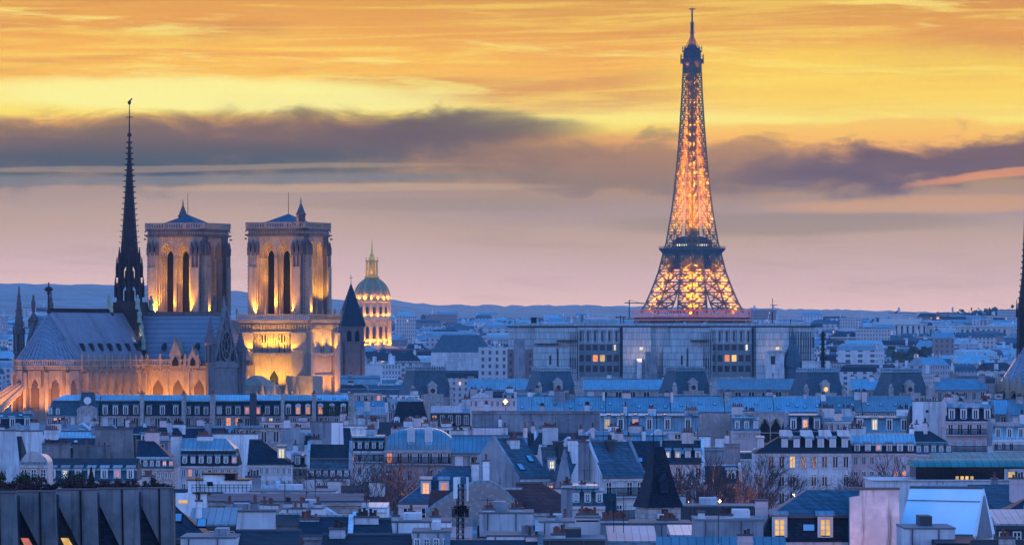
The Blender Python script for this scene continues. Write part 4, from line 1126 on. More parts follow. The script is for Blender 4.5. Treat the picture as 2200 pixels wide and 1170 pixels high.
def add_window(parent, x, z, y=0.0, w=1.0, h=1.8, lit=None, near=True, rot=0.0, blind=None):
    w, h = round(w, 1), round(h, 1)
    gm = BLIND if blind else glass_mat(lit, WRNG.random())
    if near:
        f = link('window', cached(('fr', w, h), lambda: frame_mb(w, h).mesh('window', [FRAME])), parent, (x, y, z), rot)
        def pane():
            q = MB(); q.box(-w / 2, w / 2, -.05, -.02, 0, h); return q.mesh('pane', [gm])
        link('pane', cached(('pn', w, h, gm.name), pane), f)
    else:
        def comb():
            q = frame_mb(w, h, False); q.box(-w / 2, w / 2, -.07, -.02, 0, h, 1); q.box(-.05, .05, -.09, -.07, 0, h); return q.mesh('window', [FRAME, gm])
        f = link('window', cached(('cw', w, h, gm.name), comb), parent, (x, y, z), rot)
    if lit: f['label'] = {'o': 'window lit orange', 'y': 'window lit yellow', 'p': 'window lit pink', 'w': 'window lit white'}[lit]
    return f
def add_dormer(parent, x, y, z, w=1.2, h=1.9, d=2.4, lit=None, near=True, style='flat', cheek=None, blind=None):
    cheek = cheek or RF['slate']
    w, h, d = round(w, 1), round(h, 1), round(d, 1)
    def mk():
        q = MB(); q.box(-w / 2, w / 2, 0, d, 0, h)
        q.box(-w / 2 - .04, -w / 2 + .14, -.08, .1, 0, h, 1); q.box(w / 2 - .14, w / 2 + .04, -.08, .1, 0, h, 1); q.box(-w / 2 + .14, w / 2 - .14, -.08, .1, h - .16, h, 1)
        if style == 'flat': q.prism([(-.28, h + .03), (-.28, h + .16), (d, h + .42), (d, h + .03)], 'x', -w / 2 - .18, w / 2 + .18, 2)
        elif style == 'gable': q.prism([(-w / 2 - .2, h), (w / 2 + .2, h), (0, h + w * .55)], 'y', -.2, d, 2)
        else: q.prism([((w / 2 + .12) * math.cos(k * math.pi / 8), h + (w / 2) * math.sin(k * math.pi / 8)) for k in range(9)], 'y', -.15, d, 1)
        return q.mesh('dormer', [cheek, FRAME, RF['zinc']])
    o = link('dormer', cached(('dm', w, h, d, style, cheek.name), mk), parent, (x, y, z))
    add_window(o, 0, .14, -.02, max(.3, w - .36), max(.4, h - .36), lit, near, blind=blind)
    return o
def pot_mesh(k, dark):
    def mk():
        q = MB(); hh = .28 + .09 * k
        q.lathe([(.125, 0), (.10, hh * .7), (.13, hh * .74), (.13, hh)], 8); return q.mesh('chimney_pot', [POTD if dark else POT])
    return cached(('pot', k, dark), mk)
def add_chimney(parent, x, y, z0, z1, w, d, npots, wm, near=True, rot=0.0):
    q = MB()
    q.box(-w / 2, w / 2, -d / 2, d / 2, z0, z1); q.box(-w / 2 - .07, w / 2 + .07, -d / 2 - .07, d / 2 + .07, z1, z1 + .16, 1)
    q.box(-w / 2 - .05, w / 2 + .05, -d / 2 - .05, d / 2 + .05, z1 - .5, z1 - .38, 0)
    L = max(w, d) - .35
    dark = WRNG.random() < .35
    pts = []
    for k in range(npots):
        if WRNG.random() < .12: continue
        t = -L / 2 + L * (k + .5) / npots
        pts.append((t, 0) if w >= d else (0, t))
    if not near:
        for px, py in pts:
            h = WRNG.uniform(.3, .65); q.box(px - .12, px + .12, py - .12, py + .12, z1 + .16, z1 + .16 + h, 2)
    o = q.build('chimney', [wm, CAP, POTD if dark else POT], parent)
    o.location = (x, y, 0)
    if rot: o.rotation_euler = (0, 0, rot)
    if near:
        for px, py in pts: link('chimney_pot', pot_mesh(WRNG.randrange(5), dark), o, (px, py, z1 + .15), WRNG.random() * 3)
    return o
def add_balcony(parent, x0, x1, z, y=0.0, dep=.7):
    q = MB(); q.box(x0, x1, y - dep, y, z - .16, z, 1); q.box(x0, x1, y - dep - .03, y - dep + .03, z + .92, z + 1.0)
    q.box(x0, x1, y - dep - .02, y - dep + .02, z + .12, z + .17); n = int((x1 - x0) / .16)
    for k in range(n + 1):
        xx = x0 + (x1 - x0) * k / n; q.box(xx - .03, xx + .03, y - dep - .02, y - dep + .02, z, z + .95)
    return q.build('balcony', [STEEL, PL['pale']], parent)
def add_antenna(parent, x, y, z, h=2.5):
    k = WRNG.randrange(3)
    q = MB(); q.beam((0, 0, 0), (0, 0, h), .05); a = WRNG.uniform(0, 3)
    c, s = math.cos(a), math.sin(a)
    q.beam((-.8 * c, -.8 * s, h - .15), (.8 * c, .8 * s, h - .15), .035)
    for t in range(5):
        u = -.7 + .35 * t; q.beam((u * c - .3 * s, u * s + .3 * c, h - .15), (u * c + .3 * s, u * s - .3 * c, h - .15), .025)
    return q.build('aerial', STEEL, parent, loc=(x, y, z))

def Dd(yr, z=23.0): return F * (CH - z) / (yr - HY)
NEAR = 700.0
def house(label, x0, x1, ye, yr, D=None, kind='gable', roof='zinc', slope='slate', wall='cream', depth=9.0, yaw=0.0, yb=None, xm=None, nf=1, nw=None, lits='', ww=1.0, wh=1.75,
          dorm=0, dl='', dstyle='flat', dblind=False, chim=(), rchim=0, party='both', balc=(), shut=False, name='house', group=None, cat='house', win=True, blindrow=None, rise=0.0, skyl=0, aer=0, cornice=True, hip=(0, 0), roofcap=None):
    D = D or Dd(yr)
    th = rad(yaw); s = D / F
    ze, zr = gz(ye, D), gz(yr, D)
    if xm is not None:                                # corner house: one flank seen between x0 and xm (yaw>0) or xm and x1 (yaw<0)
        if yaw > 0: W, dep = (x1 - xm) * s / math.cos(th), (xm - x0) * s / abs(math.sin(th))
        else: W, dep = (xm - x0) * s / math.cos(th), (x1 - xm) * s / abs(math.sin(th))
        xc = gx(xm, D) + (W / 2 * math.cos(th) if yaw > 0 else -W / 2 * math.cos(th)); yc = D + (W / 2 * math.sin(th) if yaw > 0 else -W / 2 * math.sin(th))
    else:
        W, dep = (x1 - x0) * s / math.cos(th), depth
        xc, yc = gx((x0 + x1) / 2, D), D
    root = thing(name, (xc, yc, 0), label, cat, th, group)
    near = D < NEAR
    wm, rm, sm = PL[wall], RF[roof], RF[slope]
    hx = W / 2
    b = MB()
    b.box(-hx, hx, 0, dep, 0, ze)
    if cornice and kind not in ('gable_end', 'wall') and not (kind == 'flat' and D < 700):
        b.box(-hx - .02, hx + .02, -.28, -.002, ze - .32, ze - .02); b.box(-hx, hx, -.12, -.001, ze - 3.55, ze - 3.4)
    b.build('wall', [wm], root)
    o = .25
    zb = gz(yb, D) if yb else None
    zfront = ze
    def party_walls(prof):
        for side, sx in (('l', -1), ('r', 1)):
            if party == 'both' or party == side:
                q = MB(); q.prism(prof, 'x', sx * hx - .2, sx * hx + .2); q.build('party_wall', [PL[WRNG.choice(['pale', 'grey', wall])]], root)
    if kind == 'mansard':
        i1 = min(1.6, .36 * (zb - ze)); hl, hr = hip
        q = MB(); q.loft([(-hx, hx, -o, dep + o, ze), (-hx, hx, -o + .05, dep + o - .05, ze + .12), (-hx + i1 * hl, hx - i1 * hr, i1, dep - i1, zb)]); q.build('mansard_slope', [sm], root)
        q = MB(); q.loft([(-hx + i1 * hl, hx - i1 * hr, i1 - .14, dep - i1 + .14, zb + .002), (-hx + i1 * hl, hx - i1 * hr, i1 - .14, dep - i1 + .14, zb + .12),
                          (-hx + (i1 + 2.5) * hl, hx - (i1 + 2.5) * hr, dep / 2 - .3, dep / 2 + .3, zr)]); q.build('roof', [rm], root)
        ff = MB(); ff.box(-hx + i1 * hl, hx - i1 * hr, i1 - .24, i1 - .13, zb - .12, zb + .14); ff.build('break_moulding', [CAP if WRNG.random() < .5 else RF['zincpale']], root)
        if not (hl or hr): party_walls([(0.05, ze - 1), (0.05, ze + .2), (i1 - .25, zb + .5), (dep / 2, zr + .5), (dep - i1 + .25, zb + .5), (dep, ze - 1)])
    elif kind == 'dome':
        q = MB(); lv = []
        for k in range(8):
            a = k / 7 * math.pi / 2; ins = (1 - math.cos(a)) * min(hx * .8, dep / 2 * .9) * .95
            lv.append((-hx + ins, hx - ins, -o + ins, dep - ins, ze + (zr - ze) * math.sin(a)))
        q.loft(lv); q.build('roof', [rm], root)
    elif kind == 'gable':
        hl, hr = hip; q = MB()
        q.loft([(-hx - .05, hx + .05, -o, dep + o, ze - .05), (-hx - .05, hx + .05, -o, dep + o, ze + .1), (-hx + hl * dep * .45, hx - hr * dep * .45, dep / 2 - .12, dep / 2 + .12, zr)]); q.build('roof', [rm], root)
        if not (hl or hr): party_walls([(0.03, ze - 1), (0.03, ze + .25), (dep / 2, zr + .4), (dep - .03, ze + .25), (dep - .03, ze - 1)])
        ff = MB(); ff.box(-hx, hx, -o - .16, -o, ze - .02, ze + .12); ff.build('gutter', [CAP], root)
        ff = MB(); ff.box(-hx + hl * dep * .45, hx - hr * dep * .45, dep / 2 - .2, dep / 2 + .2, zr - .06, zr + .14); ff.build('ridge_cap', [CAP if WRNG.random() < .6 else RF['zincpale']], root)
    elif kind == 'gable_end':
        q = MB(); q.loft([(0, dep, -hx - .25, hx + .25, ze - .1), (.2, dep, -.12, .12, zr)]); r_ = q.build('roof', [rm], root); r_.rotation_euler = (0, 0, rad(90))
        g_ = MB(); g_.prism([(-hx, ze - .5), (hx, ze - .5), (hx, ze + .1), (0, zr + .35), (-hx, ze + .1)], 'y', -.03, .38); g_.build('gable_wall', [wm], root)
    elif kind == 'shed':
        q = MB(); q.prism([(-o, ze), (-o, ze + .15), (dep, zr), (dep, ze)], 'x', -hx, hx); q.build('roof', [rm], root)
    elif kind == 'flat':
        q = MB(); q.box(-hx - .05, hx + .05, -.06, dep + .05, ze, ze + .13); q.build('roof_slab', [RF['flat'] if roof == 'zinc' else rm], root)
        if D < 700 and W > 2.5:
            q = MB(); x_ = WRNG.uniform(-hx * .6, hx * .4); w_ = W * WRNG.uniform(.15, .3); q.box(x_, x_ + w_, dep * .35, dep * .8, ze + .13, ze + WRNG.uniform(.5, .95)); q.build('roof_hut', [PL[WRNG.choice(['white', 'pale', 'grey', 'dark'])]], root)
            q = MB(); y_ = -.02; q.beam((-hx * .7, y_ - .06, 0), (-hx * .7, y_ - .06, ze), .09); q.beam((hx * .35, y_ - .06, 0), (hx * .35, y_ - .06, ze), .09); q.pieces('drain_pipe', [CAP], root)
    elif kind == 'wall':
        pass
    # windows on the front
    lit = list(lits)
    if win:
        n = nw or max(1, int(W / 1.9))
        ww = max(.3, round(min(ww, W / n * .42), 1)); wh = min(wh, ww * 2.3)
        zz = ze - .5 - wh
        for fl in range(nf):
            if zz < 1: break
            for k in range(n):
                x = -hx + W * (k + .5) / n
                c = lit.pop(0) if lit else '.'
                add_window(root, x, zz, 0, ww, wh, c if c != '.' else None, near, blind=(blindrow == fl))
                if shut:
                    q = cached(('sh', round(wh, 2)), lambda: (lambda m_: (m_.box(-.17, .17, -.08, 0, 0, wh), m_.mesh('shutter', [WOODSHUT]))[1])(MB()))
                    for sx in (-1, 1): link('shutter', q, root, (x + sx * (ww / 2 + .34), 0, zz))
            if fl in balc: add_balcony(root, -hx + .1, hx - .1, zz - .12)
            zz -= wh * 1.2 + .85
    if dorm:
        dls = list(dl)
        for k in range(dorm):
            x = -hx + W * (k + .5) / dorm
            if kind == 'gable': yy, dz, dd = dep * .12, ze + (zr - ze) * .22, 2.6
            elif kind == 'dome': yy, dz, dd = .15, ze + .9, 2.2
            else: yy, dz, dd = .02, ze + .35, 1.8
            c = dls.pop(0) if dls else '.'
            if c == '-': continue
            dw = min(1.15, W / dorm * .5); add_dormer(root, x, yy, dz, dw, min(dw * 1.7, 1.9 if zb is None else max(1.0, (zb - ze) * .85), 9 if kind != 'gable' else max(1.0, (zr - ze) * .5)), dd, c if c != '.' else None, near, dstyle, sm if kind == 'mansard' else rm, blind=dblind)
    if skyl:
        for k in range(skyl):
            x = -hx + W * (k + .5 + WRNG.uniform(-.2, .2)) / skyl; t = WRNG.uniform(.25, .55)
            q = MB(); q.box(-.4, .4, -.55, .55, -.04, .09, 1); q.box(-.33, .33, -.48, .48, .09, .12, 0)
            if kind == 'mansard': yA, zA, yB, zB = i1 - .14, zb + .12, dep / 2 - .3, zr
            elif kind == 'shed': yA, zA, yB, zB = -o, ze + .15, dep, zr
            else: yA, zA, yB, zB = -o, ze + .1, dep / 2 - .12, zr
            sk = q.build('skylight', [SKYGLASS, STEEL], root); sk.location = (x, yA + (yB - yA) * t, zA + (zB - zA) * t); sk.rotation_euler = (math.atan2(zB - zA, yB - yA), 0, 0)
    zt = zr
    for c in chim:                                    # (px centre, width px, y top, pots, [depth m], [wall])
        px, wp, yt, npots = c[:4]; dm = c[4] if len(c) > 4 else .6; wq = PL[c[5]] if len(c) > 5 else PL['pale']
        x = (gx(px, D) - xc) * math.cos(th)
        add_chimney(root, x, dep * (.4 if kind != 'flat' else .15), ze - .3, gz(yt, D), max(.5, wp * s), dm, npots, wq, near)
    for k in range(rchim):
        sx = WRNG.choice((-1, 1)) if rchim == 1 else (-1 if k % 2 == 0 else 1)
        ln = WRNG.uniform(1.4, min(3.4, dep * .5)); 
        if WRNG.random() < .5: w_, d_ = .6, ln
        else: w_, d_ = ln * .7, .6
        add_chimney(root, sx * (hx - max(.3, w_ / 2)) * WRNG.choice((1, 1, .4)), dep * WRNG.uniform(.3, .6), ze - .2, zr + (WRNG.uniform(.1, .6) if D < 560 else WRNG.uniform(.4, 1.4)), w_, d_, int(max(w_, d_) / .42) + 1, PL[WRNG.choice(['pale', 'grey', 'cream', 'white', 'stone', 'pink'])], near)
    for k in range(aer): add_antenna(root, WRNG.uniform(-hx * .8, hx * .8), dep * .5, zr - .4, WRNG.uniform(1.8, 3.6))
    return root

def party_slab(label, pts, D, wall='conc', thick=.7, depth=None, pots=0, back='slate', name='party_wall_house', cap=True, group=None):
    """a bare flank wall rising over its neighbours: outline in photo pixels at distance D, with the roof it belongs to behind it"""
    xs_ = [p[0] for p in pts]; xc = (min(xs_) + max(xs_)) / 2
    r = thing(name, (gx(xc, D), D, 0), label, 'house', 0, group)
    P = [(gx(x, D) - gx(xc, D), gz(y, D)) for x, y in pts]
    q = MB(); q.prism(P, 'y', 0, thick); q.build('flank_wall', [PL[wall]], r)
    zt = max(z for x, z in P); top = sorted([x for x, z in P if z > zt - .7])
    if cap:
        q = MB(); q.box(top[0] - .08, top[-1] + .08, -.1, thick + .1, zt, zt + .16); q.build('coping', [CAP], r)
    if pots:
        for k in range(pots):
            x = top[0] + .3 + (top[-1] - top[0] - .6) * (k + WRNG.uniform(.2, .8)) / pots
            link('chimney_pot', pot_mesh(WRNG.randrange(5), WRNG.random() < .5), r, (x, thick / 2, zt + .15))
    q = MB(); x0, x1 = min(x for x, z in P), max(x for x, z in P); zl = min(z for x, z in P)
    d2 = depth or 8
    q.loft([(x0 + .1, x1 - .1, thick, thick + d2, max(0, zl)), (x0 + .1, x1 - .1, thick, thick + d2, zt - 3.2), (x0 + .1, x1 - .1, thick, thick + d2, zt - 3.0), (x0 + .4, x1 - .4, thick + d2 / 2 - .2, thick + d2 / 2 + .2, zt - .8)]); q.build('roof', [RF[back]], r)
    return r

# ---------------------------------------------------------------- named houses, far to near
Q = 'quayside houses below the cathedral'
def qrow(label, x0, x1, **k):
    a = dict(D=1290, kind='mansard', yb=861, roof='zincpale', slope='slate', wall='stone', depth=9, nf=2, party='none', name='quayside_house'); a.update(k)
    return house(label, x0, x1, 893, 848, **a)
h = qrow('quayside house with a central slate pavilion and lit orange windows below the choir', 100, 213, nf=2, nw=9, lits='.oo', dorm=7, dl='..--...', hip=(1, 0), slope='blue')
q = MB(); s_ = 1290 / F; hx_ = 2.3; x_ = (188 - 156.5) * s_
q.loft([(x_ - hx_, x_ + hx_, -.9, 3, 0), (x_ - hx_, x_ + hx_, -.9, 3, gz(884, 1290))]); q.prism([(x_ + (hx_ + .15) * math.cos(k * math.pi / 10), gz(884, 1290) + 1.5 * math.sin(k * math.pi / 10)) for k in range(11)], 'y', -1.0, 1)
pvn = q.build('pavilion', [PL['stone']], h)
q = MB(); q.loft([(x_ - hx_ + .1, x_ + hx_ - .1, -.4, 4, gz(882, 1290)), (x_ - hx_ * .75, x_ + hx_ * .75, .2, 4, gz(862, 1290)), (x_ - hx_ * .6, x_ + hx_ * .6, .8, 4, gz(843, 1290)), (x_ - hx_ * .6, x_ + hx_ * .6, .8, 4, gz(842, 1290))]); q.build('pavilion_roof', [RF['blue']], pvn)
q = MB(); q.T = Matrix.Translation((x_, -.15, gz(860, 1290))) @ Matrix.Rotation(math.pi / 2, 4, 'X'); q.lathe([(.85, -.6), (.85, .3), (.55, .32)], 12); q.T = None; q.build('oculus', [FRAME], pvn)
q = MB(); q.box(x_ - .9, x_ + .9, -.96, -.9, gz(908, 1290), gz(893, 1290)); q.build('window', [BLIND], pvn)
q = MB()
for (a, b, lab, k) in ((215, 303, 'quayside house with three white dormers right of the slate pavilion', dict(nw=4, dorm=4, dl='....')),
                    (306, 392, 'quayside house under the transept with dark tall dormers and zinc top', dict(nw=4, dorm=3)),
                    (395, 452, 'narrow quayside house between two thick chimney walls below the rose gable', dict(nw=3, dorm=3)),
                    (461, 541, 'quayside house with lit arched stone lucarnes below the side chapels', dict(nw=4, lits='.oo.', dorm=4, dl='...p')),
                    (545, 604, 'quayside house with a pink lit dormer below the lit chapels', dict(nw=4, lits='..w.', dorm=3, dl='p..')),
                    (609, 672, 'quayside house with two round lit dormers under the north tower corner', dict(nw=4, dorm=3, dl='.oo', dstyle='round')),
                    (676, 750, 'last quayside house with skylights and one lit dormer right of the tower', dict(nw=4, dorm=3, dl='o..', dstyle='round', skyl=3))):
    qrow(lab, a, b, group=Q, **k)
for px, w_, lab in ((304, 7, 'wide'), (394, 8, 'tall'), (456, 10, 'thick'), (543, 13, 'broad dark'), (606.5, 7, 'slim'), (674, 8, 'plain'), (754, 12, 'heavy end')):
    r = thing('chimney_stack', (gx(px, 1286), 1286, 0), f'{lab} stone chimney wall dividing the quayside roofs, {["first","second","third","fourth","fifth","sixth","seventh"][[304,394,456,543,606.5,674,754].index(px)]} from the pavilion', 'chimney', 0, 'chimney walls of the quayside row')
    add_chimney(r, 0, 2.5, 0, gz(845, 1286), w_ * 1286 / F, 4.5, 5, PL['stone'] if w_ < 13 else PL['dark'], False)
# mid rows
house('dark rounded pavilion with a white square dormer and three oculi left of the bright lamp', 838, 925, 925, 852, D=1150, kind='mansard', yb=861, slope='slate', roof='zinc', wall='dark', depth=10, nf=0, hip=(1, 1), dorm=3, dl='..y', dstyle='round')
house('dark house with pale zinc lean-to roof, one lit orange window and white louvres', 925, 1010, 887, 872, D=1140, kind='shed', wall='dark', depth=9, nf=1, nw=5, lits='o....', blindrow=None, rchim=1, aer=2)
house('low zinc lean-to beside the dark pavilion with a white framed blue end wall', 765, 832, 892, 874, D=1170, kind='shed', wall='grey', depth=8, win=False, rchim=2)
house('long blank grey stone house with a single pink lit window below the bright lamp', 1013, 1290, 884, 880, D=1060, kind='flat', wall='grey', depth=9, nf=1, nw=7, lits='....p', win=False, chim=[(1045, 9, 868, 3), (1165, 10, 872, 4), (1262, 12, 870, 5)], aer=3)
house('pinkish wall house behind the bright lamp between the dark pavilion and long zinc roofs', 1005, 1110, 856, 852, D=1290, kind='flat', wall='pink', depth=9, nf=1, nw=9, rchim=2)
ZG = 'long zinc roofs in a line right of the bright lamp'
for k, (a, b, lab) in enumerate(((1105, 1212, 'zinc roof with two skylights at the left end of the long line'), (1214, 1300, 'short zinc roof in the long line under the office block grid'), (1302, 1440, 'zinc roof with a row of bright skylights under the white curved wall'),
                    (1442, 1556, 'zinc roof in the long line directly under the iron tower'), (1558, 1662, 'zinc roof in the long line under the second office grid'), (1664, 1764, 'zinc roof in the long line under the dark cupola'),
                    (1766, 1852, 'zinc roof in the long line under the lit pavilion window'), (1854, 1962, 'zinc roof ending the long line at the tall white chimney wall'))):
    house(lab, a, b, 885, 851 + (k % 3), D=1330, kind='gable', roof='zinc', wall='grey', depth=14, nf=1, party='none', skyl=3 + k % 3, rchim=2, group=ZG, aer=1)
for k, (a, b, lab, li) in enumerate(((1290, 1348, 'blue zinc house with a yellow lit window pair beside the long grey wall', 'y.'), (1350, 1410, 'blue zinc house with one pink lit window above the pointed slate turret', 'p.'),
                    (1412, 1500, 'blue zinc house with white cornice left of the rough rubble wall', '..'))):
    house(lab, a, b, 926, 888, D=1010, kind='mansard', yb=894, roof='zincpale', slope='zinc', wall='white', depth=8, nf=1, wh=1.2, dorm=2, dl=li, rchim=1, skyl=2, party='none')
party_slab('rough rubble flank wall between blue zinc roofs under the tower', [(1500, 1000), (1580, 1000), (1576, 905), (1566, 888), (1510, 888), (1500, 905)], 985, 'rubble', 1, pots=0, cap=False)
house('zinc mansard with slanted skylights and a lavender facade right of the rubble wall', 1574, 1634, 925, 890, D=975, kind='mansard', yb=896, roof='zincpale', slope='zinc', wall='pink', nf=1, nw=6, wh=1.3, rchim=2, skyl=2, hip=(0, 1), party='l', dorm=3)
def arcade():
    D = 1040; r = house('dark arcaded hall with round arches under a wide flat eave behind the slate mansard row', 1608, 1702, 888, 880, D=D, kind='flat', wall='stone', depth=10, win=False)
    s = D / F; W_ = 94 * s; q = MB(); g_ = MB()
    for k in range(4):
        cx = -W_ / 2 + W_ * (k + .5) / 4; q.arch(cx, .95, gz(918, D), gz(899, D), cx - W_ / 8, cx + W_ / 8, gz(892, D), -.35, -.02, 0)
        g_.prism([(cx - .9, gz(950, D)), (cx + .9, gz(950, D)), (cx + .9, gz(918, D)), (cx, gz(900, D)), (cx - .9, gz(918, D))], 'y', -.06, .1)
    q.build('arch_front', [PL['stone']], r); g_.pieces('arch_glazing', [GLASS], r)
arcade()
house('slate mansard with one bright lit dormer above the white shuttered row', 1692, 1768, 925, 889, D=960, kind='mansard', yb=893, slope='slate', wall='cream', nf=1, nw=5, dorm=3, dl='.o.', rchim=1)
house('cream attic house with small windows between slate mansard and blue zinc roofs', 1768, 1832, 905, 890, D=965, kind='shed', wall='cream', nf=1, nw=5, rchim=2)
house('blue zinc house with a tall white chimney block left of the white chimney wall', 1832, 1958, 928, 893, D=970, kind='mansard', yb=899, roof='zincpale', slope='zinc', wall='pale', nf=1, dorm=4, dl='.w..', rchim=2, chim=[(1880, 9, 898, 0, .8, 'white')])
def white_wall():
    D = 945; r = party_slab('tall white chimney wall with two breasts and three small openings beside balconied house', [(1955, 1010), (2052, 1010), (2044, 930), (2034, 862), (1962, 862), (1962, 905), (1955, 915)], D, 'white', 2.0, pots=12)
    s = D / F; q = MB(); xc = 2003.5
    for a, b in ((1965, 1984), (2010, 2030)): q.box((a - xc) * s, (b - xc) * s, -.5, 0, 0, gz(864, D))
    q.pieces('chimney_breast', [PL['white']], r)
    q = MB()
    for y in (880, 910, 940): q.box((1989 - xc) * s, (1995 - xc) * s, -.05, .1, gz(y + 6, D), gz(y, D))
    q.pieces('vent_opening', [GLASS], r)
white_wall()
house('lavender house with two iron balconies and white blinds under a dark mansard at the right', 2032, 2134, 904, 866, D=935, kind='mansard', yb=876, slope='slate', roof='zinc', wall='pink', nf=3, nw=5, balc=(0, 1), blindrow=1, dorm=4, rchim=2, chim=[(2068, 10, 862, 4, .6, 'pale'), (2120, 14, 862, 5, .6, 'pale')])
house('pale zinc mansard house with dark slot windows at the right edge above the glass hall', 2132, 2230, 944, 907, D=920, kind='mansard', yb=915, slope='zincpale', roof='zinc', wall='white', nf=2, nw=6, balc=(0,), dorm=4, rchim=2)
house('zinc roof at the right edge under the chapel walls, left one', 2118, 2168, 890, 858, D=1260, kind='gable', wall='grey', rchim=1, nf=1, party='none')
house('zinc roof at the right edge under the chapel walls, right one', 2170, 2240, 892, 860, D=1250, kind='gable', wall='grey', rchim=2, nf=1, party='none')
# row of tall flank walls on the left
party_slab('dark grey flank wall with a pipe stain, tallest of the left group', [(204, 1060), (292, 1060), (288, 985), (284, 922), (205, 922)], 760, 'conc', 1, pots=0)
party_slab('dark flank wall topped by four red pots in the left group', [(151, 1060), (238, 1060), (236, 958), (157, 958)], 745, 'conc', 1, pots=5)
party_slab('dark flank wall with a row of pots left of the four red pots', [(90, 1060), (151, 1060), (150, 954), (90, 954)], 738, 'conc', 1, pots=9)
party_slab('white flank wall above the arched dormer house at the left', [(33, 1060), (90, 1060), (90, 926), (33, 926)], 785, 'white', 1, pots=0)
party_slab('grey slanting flank wall cut by the left edge', [(-20, 1060), (46, 1060), (40, 985), (33, 925), (-20, 925)], 770, 'pale', 1, pots=0)
house('long low slate house with three lit attic openings behind the roof garden', 98, 294, 1033, 985, D=700, kind='mansard', yb=1008, roof='slate', slope='blue', wall='cream', nf=1, dorm=7, dl='.w.p.p.', party='none', rchim=0)
def arched_dormer():
    D = 650; s = D / F
    r = house('small white house front with a curved zinc pediment at the far left', 42, 103, 998, 975, D=D, kind='dome', roof='zinc', wall='cream', depth=7, nf=1, nw=3)
    q = MB(); W_ = 61 * s; q.prism([((W_ / 2 * .8) * math.cos(k * math.pi / 12), gz(992, D) + 1.25 * math.sin(k * math.pi / 12)) for k in range(13)], 'y', -.45, .2)
    q.build('pediment', [PL['cream']], r)
arched_dormer()
house('slate hipped house with two lit attic windows beside the dark flank walls', 292, 374, 1006, 946, D=740, kind='mansard', yb=983, roof='slate', slope='blue', wall='stone', depth=9, nf=2, nw=7, dorm=6, dl='....oo', hip=(0, 1), rchim=1)
house('zinc hipped house with a dark glazed attic and one pink lit window', 388, 512, 1000, 942, D=790, kind='mansard', yb=966, roof='zincpale', slope='dark' if 'dark' in RF else 'slate', wall='cream', depth=11, nf=2, nw=9, lits='.o', dorm=7, dl='......p', hip=(0, .6), chim=[(375, 24, 938, 6, .7, 'white'), (437, 34, 938, 8, .7, 'white')], party='none')
party_slab('broad white weathered flank wall right of the zinc hipped house', [(462, 1050), (558, 1050), (556, 960), (553, 932), (464, 932)], 830, 'white', 1, pots=10)
house('white townhouse with dark windows under a steep black slate roof left of centre', 532, 628, 998, 946, D=800, kind='gable', roof='slate', wall='white', depth=10, nf=2, nw=8, dorm=2, dl='-w', hip=(0, 1))
house('cream house with a black iron balcony right of the white townhouse', 628, 672, 1002, 975, D=805, kind='mansard', yb=980, wall='cream', nf=2, nw=4, balc=(0,), rchim=2, dorm=2)
party_slab('grey flank wall with a chimney left of the tall white slanting wall', [(668, 1050), (714, 1050), (712, 906), (668, 906)], 815, 'grey', 1, pots=3)
party_slab('tall white flank wall with a slanting right edge', [(712, 1060), (756, 1060), (750, 1000), (738, 960), (736, 907), (712, 907)], 800, 'white', 1, pots=0)
house('blue slate mansard with two dormer tiers beside the white slanting wall', 662, 752, 1028, 955, D=770, kind='mansard', yb=985, slope='blue', roof='slate', wall='pale', nf=2, nw=6, dorm=6, rchim=1, dstyle='flat')
house('house with five tall slate dormers and black balcony left of the zinc dome', 735, 826, 968, 934, D=840, kind='mansard', yb=938, slope='slate', roof='zinc', wall='white', nf=4, nw=6, lits='.p', balc=(0,), dorm=6, rchim=1, party='none')
house('stone corner house under a rounded zinc dome roof with two pale dormers', 826, 978, 966, 920, D=830, kind='dome', roof='zinc', wall='pink', depth=12, nf=4, nw=7, lits='o', balc=(0,), dorm=4, dl='-..-', dstyle='round', dblind=True, chim=[(848, 10, 922, 4), (975, 12, 918, 5)])
house('white parapet house behind the dormered house left of the zinc dome', 738, 798, 915, 911, D=920, kind='flat', wall='white', win=False, rchim=1)
house('small zinc house with a white side wall above the white gable', 1015, 1085, 938, 921, D=900, kind='shed', wall='white', nf=1, nw=3, chim=[(1085, 12, 918, 3, .8, 'white')])
# gabled houses seen cornerwise
house('white gable house with a slate blue roof and one bright skylight right of centre', 1003, 1180, 1028, 944, D=640, kind='gable', roof='blue', wall='white', yaw=40, xm=1118, nf=1, nw=4, lits='..o', party='l', skyl=2, chim=[(1148, 24, 946, 6, .8, 'white')])
house('narrow blue roof house with two lit dormer windows second in the gabled group', 1150, 1232, 1034, 962, D=650, kind='gable', roof='blue', wall='cream', yaw=38, xm=1172, nf=1, nw=3, lits='o', party='both', dorm=2, dl='w.', chim=[(1212, 14, 950, 0, 1.0, 'dark')])
house('steep blue roof house third in the gabled group with a black chimney', 1198, 1306, 1038, 972, D=640, kind='gable', roof='blue', wall='pink', yaw=36, xm=1230, nf=1, nw=3, party='both', chim=[(1232, 16, 946, 3, .8, 'white')])
house('large blue roofed cream house with iron balcony beside the pointed turret', 1232, 1386, 1027, 952, D=630, kind='gable', roof='blue', wall='white', yaw=30, xm=1296, nf=3, nw=4, balc=(0, 1), party='both', chim=[(1335, 14, 948, 3, 1.0, 'dark'), (1260, 18, 950, 4, .8, 'grey')])
house('cream house with tall windows and slate roof right of the pointed turret', 1424, 1511, 997, 946, D=760, kind='gable', roof='slate', wall='cream', depth=10, nf=3, nw=4, wh=2.2, dorm=4, dl='ww..', party='both', rchim=1, skyl=1)
house('grey blank house with white roof boxes between turret and shuttered row', 1502, 1566, 962, 958, D=850, kind='flat', wall='grey', win=False, chim=[(1515, 24, 938, 0, 1.5, 'white'), (1549, 24, 941, 0, 1.5, 'white')])
